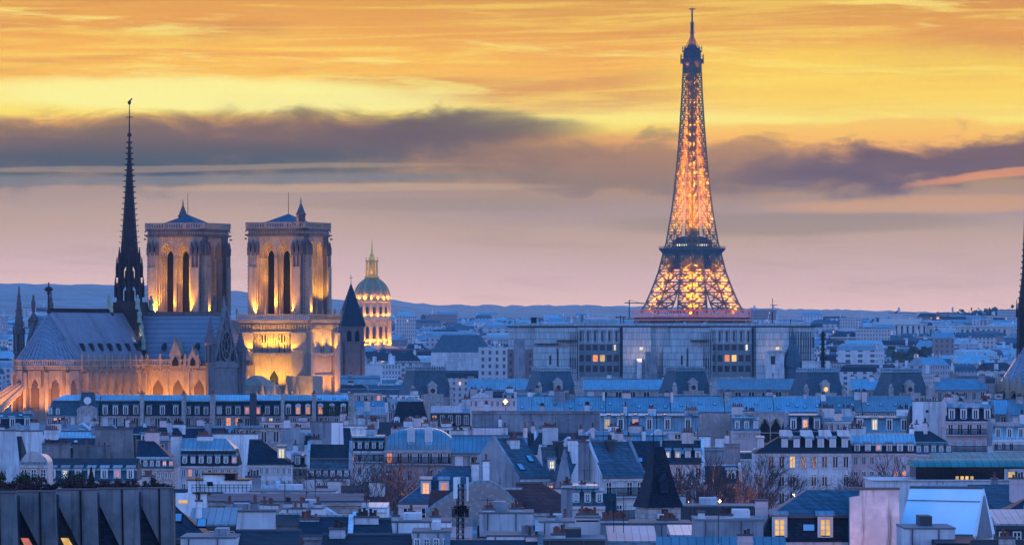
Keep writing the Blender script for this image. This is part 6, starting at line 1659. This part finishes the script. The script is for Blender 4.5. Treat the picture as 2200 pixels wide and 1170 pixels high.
# ================================================================= infill houses
FILL = []
frng = random.Random(21)
WORDW = {'white': 'white', 'cream': 'cream', 'pink': 'pinkish', 'grey': 'grey', 'pale': 'pale', 'stone': 'stone', 'conc': 'dark walled'}
WORDR = {'zinc': 'zinc roofed', 'zincpale': 'pale zinc roofed', 'slate': 'slate roofed', 'blue': 'blue roofed', 'tile': 'red tiled'}
WORDK = {'gable': 'house', 'mansard': 'mansard house', 'flat': 'flat topped house', 'shed': 'lean-to house', 'gable_end': 'gable fronted house'}
def infill(x0, x1, yt, D, jit=6, wlo=7, whi=14, skip=(), rich=1, kinds=None, lit=.018):
    s = D / F; x = x0
    while x < x1:
        w = frng.uniform(wlo, whi) / s
        if any(a < x + w / 2 < b for a, b in skip): x += w; continue
        y = (yt(x + w / 2) if callable(yt) else yt) + frng.uniform(-jit, jit)
        kind = frng.choice(kinds or ['gable', 'gable', 'mansard', 'mansard', 'shed', 'flat', 'gable_end'])
        wall = frng.choice(['white', 'white', 'cream', 'pink', 'grey', 'grey', 'pale', 'stone', 'stone', 'conc'])
        roof = frng.choice(['zinc', 'zinc', 'zinc', 'zincpale', 'blue', 'blue', 'slate', 'slate', 'slate'] + (['tile'] if D < 700 else []))
        hgt = frng.uniform(2.2, 4.2) / s
        if kind == 'flat': hgt = .3 / s
        lits = ''.join(frng.choice('oyp') if frng.random() < lit else '.' for _ in range(8))
        dl = ''.join(frng.choice('oyp') if frng.random() < lit else '.' for _ in range(5))
        yaw = frng.choice([0, 0, 0, frng.uniform(-40, 40), frng.uniform(-25, 25)])
        big = D < 560
        o = house('infill', x, x + w * 1.02, y + hgt, y, D=D + frng.uniform(-12, 12) * (D / 600), kind=kind, roof=roof, slope=frng.choice(['slate', 'slate', 'blue', 'zinc']), wall=wall, depth=frng.uniform(6, 11), yaw=yaw,
                  yb=y + hgt * .35 if kind == 'mansard' else None, nf=1 if D > 900 or big else 2, lits=lits, dl=dl, dorm=(int(w * s / 2.8) if kind == 'mansard' and rich else 0), rchim=frng.choice([0, 1, 1, 2]) if D < 520 else frng.choice([1, 2, 2, 3]) if rich else 1, party=frng.choice(['both', 'both', 'none']) if abs(yaw) < 30 else 'both',
                  skyl=frng.choice([0, 0, 1, 2]) if kind in ('gable', 'mansard', 'shed') else 0, aer=frng.choice([0, 0, 1, 1]) if D < 1100 else 0)
        del LABELS['infill']
        FILL.append((o, x + w / 2, y, f"{WORDW[wall]} {WORDR[roof] + ' ' if kind != 'flat' else ''}{WORDK[kind]}"))
        x += w
def tab(*p): return lambda x: interp(p, x)
infill(735, 1010, 842, 1660, 5, 10, 18, rich=0, kinds=['gable', 'mansard', 'flat', 'shed'], skip=((875, 980),))
infill(725, 880, 858, 1480, 4, 9, 14, rich=1, kinds=['gable', 'mansard', 'shed'])
infill(985, 1140, 845, 1560, 6, 9, 15, rich=1)
infill(722, 872, tab((722, 796), (800, 806), (872, 812)), 2050, 5, 10, 17, rich=0, kinds=['gable', 'mansard', 'shed'])
infill(722, 872, 822, 1850, 5, 9, 15, rich=0, kinds=['gable', 'mansard', 'flat'])
infill(1960, 2230, 855, 1480, 5, 9, 15)
infill(-20, 40, 885, 1200, 4, 8, 12)
infill(60, 840, tab((0, 915), (400, 916), (760, 900), (840, 908)), 1130, 4, 8, 13)
infill(-10, 840, tab((0, 924), (500, 922), (840, 918)), 1000, 5, 8, 13, skip=((740, 800),))
infill(840, 1020, 915, 1040, 4, 7, 11, kinds=['gable', 'shed', 'flat'])
infill(1010, 1300, tab((1010, 925), (1300, 928)), 960, 4, 7, 12)
infill(90, 380, tab((90, 938), (380, 945)), 880, 5, 7, 11)
infill(970, 1430, tab((970, 942), (1150, 938), (1430, 945)), 820, 4, 6, 11)
infill(1270, 1430, 935, 900, 4, 8, 12)
infill(1830, 1960, 930, 930, 3, 8, 12, kinds=['shed', 'gable', 'flat'])
infill(300, 460, 1046, 620, 5, 7, 11)
infill(640, 800, 1046, 640, 4, 7, 11, rich=1)
infill(1140, 1240, 1060, 600, 4, 6, 9)
infill(1990, 2240, 1045, 600, 5, 7, 10, rich=0, kinds=['flat', 'shed'])
infill(440, 860, tab((440, 1098), (860, 1108)), 512, 5, 4.5, 8)
infill(1020, 1640, tab((1020, 1128), (1250, 1122), (1640, 1128)), 478, 5, 4.5, 8, skip=((1360, 1470),))
infill(960, 1640, 1163, 408, 4, 6, 10, skip=((1160, 1300),))
infill(2100, 2230, 1160, 405, 5, 5, 8)
# ---- further off: each house one small mesh, then the farthest mass as one sheet of roofs
def far_mesh(q, x, y, zb, zt, w, d, kind, ang, m0, m1):
    T = Matrix.Translation((x, y, 0)) @ Matrix.Rotation(ang, 4, 'Z'); q.T = T
    h = (zt - zb)
    q.box(-w / 2, w / 2, -d / 2, d / 2, zb, zt, m0)
    if kind == 0: q.box(-w / 2 - .2, w / 2 + .2, -d / 2 - .2, d / 2 + .2, zt, zt + .5, m1)
    elif kind == 1: q.loft([(-w / 2 - .2, w / 2 + .2, -d / 2 - .3, d / 2 + .3, zt), (-w / 2, w / 2, -.2, .2, zt + d * .28)], m1)
    elif kind == 2: q.loft([(-w / 2, w / 2, -d / 2, d / 2, zt), (-w / 2 + .6, w / 2 - .6, -d / 2 + 1, d / 2 - 1, zt + 2.6), (-w / 2 + 1, w / 2 - 1, -.3, .3, zt + 4)], m1)
    for k in range(frng.randrange(1, 4)):
        cx, cy = frng.choice((-1, 1)) * (w / 2 - .6), frng.uniform(-d / 4, d / 4); q.box(cx - .45, cx + .45, cy - 1.2, cy + 1.2, zt - .2, zt + d * .28 + frng.uniform(.6, 2), m0 if kind else 4)
    q.T = None
FM = FARW + [PL['pale'], RF['zincpale'], RF['zinc'], RF['slate'], RF['blue']]
FARR = []
nfar = 0
for (D, a, b, zlo, zhi, step) in ((1900, 725, 2230, 19, 25, 15), (2080, 725, 2230, 19, 26, 16), (2280, -10, 1120, 20, 27, 17), (2300, 1700, 2230, 20, 28, 17), (2550, 730, 1090, 21, 31, 18), (2560, 1760, 2230, 21, 31, 18), (2850, 740, 1100, 22, 33, 19), (2880, 1760, 2230, 22, 32, 20)):
    px = a
    while px < b:
        w = frng.uniform(step * .6, step * 1.4); wp = w * F / D
        if 90 < px < 700: px += wp; continue
        y = D + frng.uniform(-70, 70); zt = frng.uniform(zlo, zhi)
        q = MB(); k = frng.randrange(3); w0 = frng.choice((0, 0, 1, 2, 2, 3)); rr = frng.choice((5, 6, 6, 7, 8))
        far_mesh(q, 0, 0, 0, zt, w, frng.uniform(10, 16), k, frng.choice((0, 0, .3, -.3, .7)), 0, 1)
        o = q.build('apartment_house', [FM[w0], FM[rr], FM[w0], FM[w0], PL['pale']], None, (gx(px + wp / 2, y), y, 0))
        ww_ = ('cream', 'grey', 'white', 'brown')[w0]; rw = {5: 'pale zinc topped', 6: 'zinc topped', 7: 'slate topped', 8: 'blue topped'}[rr]
        FARR.append((o, px + wp / 2, gz(0, 1) * 0 + HY - (zt - CH) * F / y, f"far off {ww_} {rw if k else 'flat topped'} house"))
        px += wp * frng.uniform(.95, 1.25)
q = MB()
for k in range(2600):
    D = 3050 + (7300 - 3050) * (k / 2600.0) ** .85 + frng.uniform(-60, 60)
    px = frng.uniform(-60, 2260)
    if 4780 < D < 5060 and 1340 < px < 1640: continue
    x = gx(px, D); zb = zg(x, D)
    zt = zb + frng.uniform(13, 25) + (frng.random() < .04) * frng.uniform(6, 18)
    if 1830 < px < 2200 and 4900 < D < 5500: zt = min(zt, 24)
    far_mesh(q, x, D, zb - 3, zt, frng.uniform(12, 34), frng.uniform(11, 18), frng.randrange(3), frng.uniform(-.8, .8), frng.choice((0, 0, 1, 2, 2, 3)), frng.choice((5, 6, 6, 7, 8)))
far = q.build('distant_rooftops', FM); tag(far, 'endless haze-blue mass of far rooftops climbing to the hills', 'rooftops', kind='stuff')

q = MB(); trng = random.Random(9)
def clump(x, y, zb, r, n):
    for k in range(n):
        c = Vector((x + trng.gauss(0, r * .55), y + trng.gauss(0, r * .55), zb + abs(trng.gauss(r * .6, r * .4)))); s_ = r * trng.uniform(.16, .34)
        u = Vector((trng.gauss(0, 1), trng.gauss(0, 1), trng.gauss(0, 1))).normalized(); v = u.cross(Vector((trng.gauss(0, 1), trng.gauss(0, 1), trng.gauss(0, 1)))).normalized()
        q.poly([c - u * s_, c + v * s_, c + u * s_, c - v * s_])
for k in range(330):
    D = trng.uniform(3300, 7000); px = trng.uniform(-40, 2240); x = gx(px, D); clump(x, D, zg(x, D) + 6, trng.uniform(6, 12), 26)
for px, D, n_ in ((1940, 6300, 5), (1955, 6350, 4), (2080, 6500, 9), (2120, 6500, 9), (2160, 6480, 10), (2190, 6500, 6), (2030, 6400, 4), (1870, 6000, 4), (2005, 4300, 12), (1975, 3600, 9), (905, 7000, 8), (940, 7000, 8)):
    for j in range(n_): x = gx(px + trng.uniform(-22, 22), D); clump(x, D + trng.uniform(-40, 40), zg(x, D) + 12, trng.uniform(8, 13), 34)
tw_ = q.build('distant_trees', [mat('distant_foliage', (.05, .055, .04), var=.4, vscale=.02)]); tag(tw_, 'dark tree clumps scattered through the far city and along the skyline', 'trees', kind='stuff')

# ================================================================= trees, shrubs, mast, lamps
def bare_tree(label, x, D, h, seed, proto=None, group='bare street trees'):
    if proto is not None:
        o = copy_tree(proto); o.location = (gx(x, D), D, 0); o.rotation_euler = (0, 0, seed * 1.7); o.scale = (1, 1, 1)
        o['label'] = label; LABELS[label] = LABELS.get(label, 0) + 1
        return o
    R = random.Random(seed); t = thing('bare_tree', (gx(x, D), D, 0), label, 'tree', 0, group)
    tr = MB(); tw = MB()
    def grow(p, d, L, w, lev):
        e = p + d * L
        (tr if lev < 2 else tw).beam(p, e, w, 0, w * .65)
        if lev >= 6 or (lev == 5 and R.random() < .25): return
        n = 3 if lev < 5 else 4
        for k in range(n):
            ax = Vector((R.gauss(0, 1), R.gauss(0, 1), R.gauss(0, .6))).normalized()
            nd = (d + ax * R.uniform(.45, .85) + Vector((0, 0, .12))).normalized()
            grow(p + d * L * R.uniform(.55, 1.0), nd, L * R.uniform(.62, .82), max(.035, w * .55), lev + 1)
    grow(Vector((0, 0, 0)), Vector((0, 0, 1)), h * .32, .42, 0)
    tr.build('trunk', [BARK], t); tw.build('crown', [BARK], t)
    return t
TREES = [(1462, 706, 'bare street tree beside the pointed turret, leftmost of its row'), (1502, 716, 'bare street tree before the cream house, second in its row'), (1548, 700, 'bare street tree with the orange lamp glowing through it'), (1592, 712, 'bare street tree left of the shuttered house corner'), (1636, 745, 'bare street tree at the left end of the shuttered house'),
         (1700, 760, 'bare tree in front of the shuttered house middle'), (1770, 765, 'bare tree in front of the right half of the shuttered house'), (1838, 740, 'bare tree between shuttered and pinkish house'), (1880, 720, 'large bare tree before the pinkish house'), (1916, 700, 'large bare tree with a lit window behind it'), (1946, 690, 'bare tree touching the glass hall'),
         (792, 740, 'bare tree before the dome roofed corner house, left one'), (838, 735, 'bare tree before the dome roofed corner house, middle one'), (880, 725, 'bare tree left of the orange dormers'), (846, 640, 'small bare tree right of the sloping shed roof'), (1570, 690, 'small bare tree right of the orange lamp'), (1522, 680, 'small bare tree left of the orange lamp')]
protos = []
for k, (x, D, lab) in enumerate(TREES):
    hh = 19.0
    if k < 3: protos.append(bare_tree(lab, x, D, 24 + k, 40 + k))
    else:
        t_ = bare_tree(lab, x, D, hh, k, protos[k % 3]); t_.scale = (.72,) * 3 if k in (5, 6) else (.85,) * 3 if k in (7,) else (1, 1, 1)
def shrub(label, x, y, D, rx, rz, m_, seed, cat='shrub', conic=False, name='roof_shrub', n=700):
    R = random.Random(seed); t = thing(name, (gx(x, D), D, gz(y, D)), label, cat, 0, 'plants in the roof garden')
    st = MB(); lv = MB(); st.lathe([(.07, -.2), (.05, rz * .8)], 5)
    for k in range(5): st.beam((0, 0, rz * .15 * k), (R.uniform(-rx, rx) * .6, R.uniform(-.3, .3), rz * (.3 + .14 * k)), .035)
    cl = [(R.uniform(-1, 1), R.uniform(-.6, .6), R.uniform(0.1, 1)) for _ in range(9)]
    for k in range(n):
        if conic:
            h = R.random(); a = R.random() * 6.28; rr = rx * (1 - h) * math.sqrt(R.random()); c = Vector((rr * math.cos(a), rr * math.sin(a), h * rz))
        else:
            b = R.choice(cl); c = Vector((b[0] * rx * .75 + R.gauss(0, rx * .2), b[1] * rx * .75 + R.gauss(0, rx * .2), max(.05, b[2] * rz * .8 + R.gauss(0, rz * .12))))
        s = R.uniform(.05, .11); u = Vector((R.gauss(0, 1), R.gauss(0, 1), R.gauss(0, 1))).normalized(); v = u.cross(Vector((R.gauss(0, 1), R.gauss(0, 1), R.gauss(0, 1)))).normalized()
        lv.poly([c - u * s, c + v * s * .6, c + u * s, c - v * s * .6])
    st.build('stem', [BARK], t); lv.build('foliage', [m_], t)
    return t
gr = thing('roof_garden_trough', (gx(160, 418), 418, 0), 'long dark planted trough along the top of the stained flank walls', 'planter', 0)
q = MB(); q.box(gx(-60, 418) - gx(160, 418), gx(362, 418) - gx(160, 418), .9, 2.6, gz(1058, 418) - .9, gz(1051, 418)); q.build('trough', [PL['dark']], gr)
srng = random.Random(77)
shrub('round dark green bush in the roof garden', 63, 1050, 420, .95, 1.25, LEAF, 1, n=1500)
shrub('dark conifer standing in the roof garden', 196, 1050, 420, .42, 1.6, LEAF, 2, conic=True, n=900)
shrub('tall dark shrub left of the conifer in the roof garden', 150, 1050, 420, 1.0, 1.35, LEAF, 3, n=1300)
shrub('dark evergreen cut by the left edge in the roof garden', 0, 1050, 420, .5, 1.3, LEAF, 4, n=700)
spots = list(range(14, 362, 15)); nm = ['first', 'second', 'third', 'fourth', 'fifth', 'sixth', 'seventh', 'eighth', 'ninth', 'tenth', 'eleventh', 'twelfth', 'thirteenth', 'fourteenth', 'fifteenth', 'sixteenth', 'seventeenth', 'eighteenth', 'nineteenth', 'twentieth', 'twenty-first', 'twenty-second', 'twenty-third', 'twenty-fourth']
for k, x in enumerate(spots): shrub(f'low rust red shrub in the roof garden, {nm[k]} from the left', x, 1051, 419 + srng.uniform(-.5, .5), srng.uniform(.35, .6), srng.uniform(.45, 1.0), REDLEAF, 100 + k, n=330)
shrub('big dark evergreen on a terrace right of the quayside houses', 722, 893, 1200, 3.6, 2.6, LEAF, 9, n=2600)
def telecom():
    D = 455; r = thing('telecom_mast', (gx(989, D), D, gz(1170, D) - 6), 'lattice telecom mast with white panel antennas in the lower middle', 'mast', .3)
    H = gz(1040, D) - gz(1170, D) + 6; q = MB()
    for k in range(4): q.beam(((k % 2 - .5) * .5, (k // 2 - .5) * .5, 0), ((k % 2 - .5) * .42, (k // 2 - .5) * .42, H), .06)
    for k in range(24):
        z0 = H * k / 24; z1 = H * (k + 1) / 24
        for a, b in (((-.24, -.24), (.24, -.24)), ((.24, -.24), (.24, .24)), ((.24, .24), (-.24, .24)), ((-.24, .24), (-.24, -.24))):
            q.beam((*a, z0), (*b, z1), .03); q.beam((*a, z1), (*b, z1), .03)
    q.build('lattice', [STEEL], r)
    for x, y, z, w, h, m_ in ((-.5, -.3, H - 1.1, .3, 1.7, FRAME), (.5, -.3, H - 1.3, .14, 1.9, FRAME), (0, .5, H - 1.0, .26, 1.6, FRAME)):
        q = MB(); q.box(x - w / 2, x + w / 2, y - .08, y + .08, z, z + h); q.build('panel_antenna', [m_], r)
    q = MB(); 
    for k in range(7): q.box(-.6 + .18 * k, -.5 + .18 * k, -.4, .4, H - 2.6 + .2 * (k % 3), H - 1.9 + .25 * (k % 2))
    q.beam((-.8, 0, H - 1.8), (.8, 0, H - 1.8), .06); q.beam((-.8, 0, H - .4), (.8, 0, H - .4), .06); q.build('equipment_rack', [STEEL], r)
telecom()
def crane():
    D = 6000; r = thing('tower_crane', (gx(1352, D), D, 0), 'tiny tower crane on the horizon left of the iron tower', 'crane', 0)
    q = MB(); q.beam((0, 0, 0), (0, 0, gz(644, D)), 1.2); q.beam((-5, 0, gz(650, D)), (16, 0, gz(651, D)), 1.0); q.beam((0, 0, gz(644, D)), (12, 0, gz(650.5, D)), .4); q.build('mast_and_jib', [STEEL], r)
crane()
def lamp_post(label, x, y, D, e, col, r_=.22, size=.3, glow=LAMP):
    o = thing('street_lamp', (gx(x, D), D, 0), label, 'lamp', 0, 'lamps lit in the streets'); z = gz(y, D)
    q = MB(); q.lathe([(.09, 0), (.06, z)], 6); q.build('post', [STEEL], o)
    q = MB(); q.lathe([(.02, z - r_), (r_, z), (.02, z + r_)], 8); q.build('lamp_head', [glow], o)
    if e:
        l = bpy.data.lights.new('lamp', 'POINT'); l.energy = e; l.color = col; l.shadow_soft_size = .25
        lo = bpy.data.objects.new('lamp', l); COL.objects.link(lo); lo.location = (gx(x, D), D - .5, z)
WARM = (1.0, .42, .22)
lamp_post('street lamp glowing orange through the bare trees', 1546, 1076, 699, 5200, WARM, .22)
lamp_post('small street lamp by the foot of the pointed turret', 1480, 1077, 700, 3000, WARM, .15)
lamp_post('street lamp behind the dark rounded gable, before the dome roofed house', 872, 1082, 715, 4200, WARM, .12)
lamp_post('street lamp low in front of the shuttered house', 1706, 1062, 790, 5200, WARM, .15)
lamp_post('street lamp low in front of the pinkish house', 1900, 1062, 760, 5200, WARM, .15)
lamp_post('big flaring flood lamp beside the pinkish wall in the middle', 1086, 862, 1180, 2600, WARM, .6, glow=FLARE)
spot((gx(1858, 431), 429.5, gz(1190, 431)), 750, (1.0, .42, .30), 120, 50, 95, .3)
for x, y, D in ((25, 660, 5200), (150, 664, 5600), (192, 668, 5200), (60, 664, 6000), (880, 655, 6800), (852, 676, 5200), (1012, 667, 6600), (1050, 665, 6500), (1000, 713, 4200), (1010, 713, 4180), (1018, 714, 4190), (905, 660, 6900), (870, 694, 4700), (856, 695, 4650), (842, 696, 4600), (855, 724, 3700), (806, 802, 2100), (920, 680, 5200), (1800, 738, 3500), (1862, 735, 3600), (1846, 679, 6000),
                (2020, 682, 6100), (2036, 736, 3600), (2138, 716, 5200), (1982, 732, 4000), (2130, 690, 5900), (1640, 690, 5600), (700, 655, 6500), (1240, 668, 6600), (1165, 690, 5400), (1690, 672, 6300), (945, 722, 3600), (786, 770, 2700)):
    o = MB(); r_ = .00011 * D * frng.uniform(.6, 1.25); z = gz(y, D); zb = zg(gx(x, D), D)
    o.lathe([(.1, zb), (.08, z - r_)], 4); o.lathe([(.02, z - r_), (r_, z), (.02, z + r_)], 6, m=1)
    ob = o.build('far_lamp', [STEEL, frng.choice((LAMP, LAMP, LAMPW))], None, (gx(x, D), D, 0))
    FARR.append((ob, x, y, 'far off glimmering street lamp'))
# ---------------------------------------------------------------- one label for each small house, told by what stands nearest
MARKS = [(278, 450, 'the thin dark spire'), (190, 720, 'the choir roof'), (400, 560, 'the left square tower'), (625, 560, 'the right square tower'), (799, 640, 'the lit dome'), (753, 720, 'the abbey tower'), (928, 830, 'the leftmost pavilion'), (1085, 862, 'the flaring lamp'),
         (1200, 820, 'the office end pavilion'), (1487, 820, 'the tower pavilion'), (1770, 825, 'the lit pavilion'), (1955, 825, 'the last pavilion'), (2190, 800, 'the gothic chapel'), (1420, 750, 'the office block'), (990, 738, 'the big slate hall'), (2024, 715, 'the hillside palace'), (1703, 750, 'the dark cupola'),
         (156, 880, 'the quayside slate pavilion'), (500, 880, 'the lit arched lucarnes'), (880, 890, 'the dark rounded pavilion'), (1150, 905, 'the long blank stone house'), (1395, 905, 'the blue zinc houses'), (1655, 910, 'the arcaded hall'), (2000, 900, 'the tall white chimney wall'), (2083, 915, 'the balconied lavender house'),
         (450, 965, 'the zinc hipped house'), (580, 985, 'the white townhouse'), (730, 960, 'the white slanting wall'), (900, 945, 'the zinc dome roof'), (1055, 980, 'the white gable house'), (1320, 990, 'the large blue roof'), (1414, 1030, 'the pointed turret'), (1725, 970, 'the shuttered house'), (1900, 960, 'the pinkish house'),
         (2076, 1015, 'the glass hall'), (250, 970, 'the tall dark flank wall'), (465, 1045, 'the white penthouse'), (990, 1100, 'the telecom mast'), (1040, 1070, 'the rounded rubble gable'), (1180, 1070, 'the red tile roof'), (930, 1060, 'the orange dormers'), (1740, 1110, 'the lit casement house'), (1890, 1110, 'the pink glowing wall'), (2040, 1100, 'the white tarpaulin roof'),
         (458, 1112, 'the seamed zinc shed'), (550, 1125, 'the pale flank wall'), (661, 1140, 'the whitewashed chimney'), (785, 1135, 'the wide chimney stack'), (925, 1150, 'the pale blue block'), (1355, 1150, 'the low seamed zinc roof'), (1560, 1140, 'the stained blank house'), (1262, 1135, 'the cream chimney block'), (1090, 1115, 'the streaked grey wall'), (60, 640, 'the left wooded hill'), (180, 1080, 'the stained flank walls')]
ORD = ['nearest', 'second', 'third', 'fourth', 'fifth', 'sixth', 'seventh', 'eighth', 'ninth', 'tenth', 'eleventh', 'twelfth', 'thirteenth', 'fourteenth', 'fifteenth', 'sixteenth', 'seventeenth', 'eighteenth', 'nineteenth', 'twentieth'] + ['farthest'] * 20
grp = {}
for o, x, y, d in FILL + FARR:
    best = min(MARKS, key=lambda k: (k[0] - x) ** 2 + ((k[1] - y) * 1.6) ** 2)
    dx, dy = x - best[0], y - best[1]
    rel = ('right of' if dx > 0 else 'left of') if abs(dx) > 1.1 * abs(dy) else ('below' if dy > 0 else 'above')
    grp.setdefault((d, rel, best[2]), []).append((abs(dx) + abs(dy), o))
for (d, rel, mk), L in grp.items():
    L.sort(key=lambda t: t[0])
    for k, (_, o) in enumerate(L):
        lab = f'{d} {rel} {mk}' if len(L) == 1 else f'{ORD[k]} {d} {rel} {mk}'
        if o.type == 'MESH': tag(o, lab, 'lamp' if 'lamp' in d else 'house', 'lamps far off' if 'lamp' in d else 'houses in the far city')
        else: o['label'] = lab; o['group'] = 'houses filling the old town'; LABELS[lab] = 1
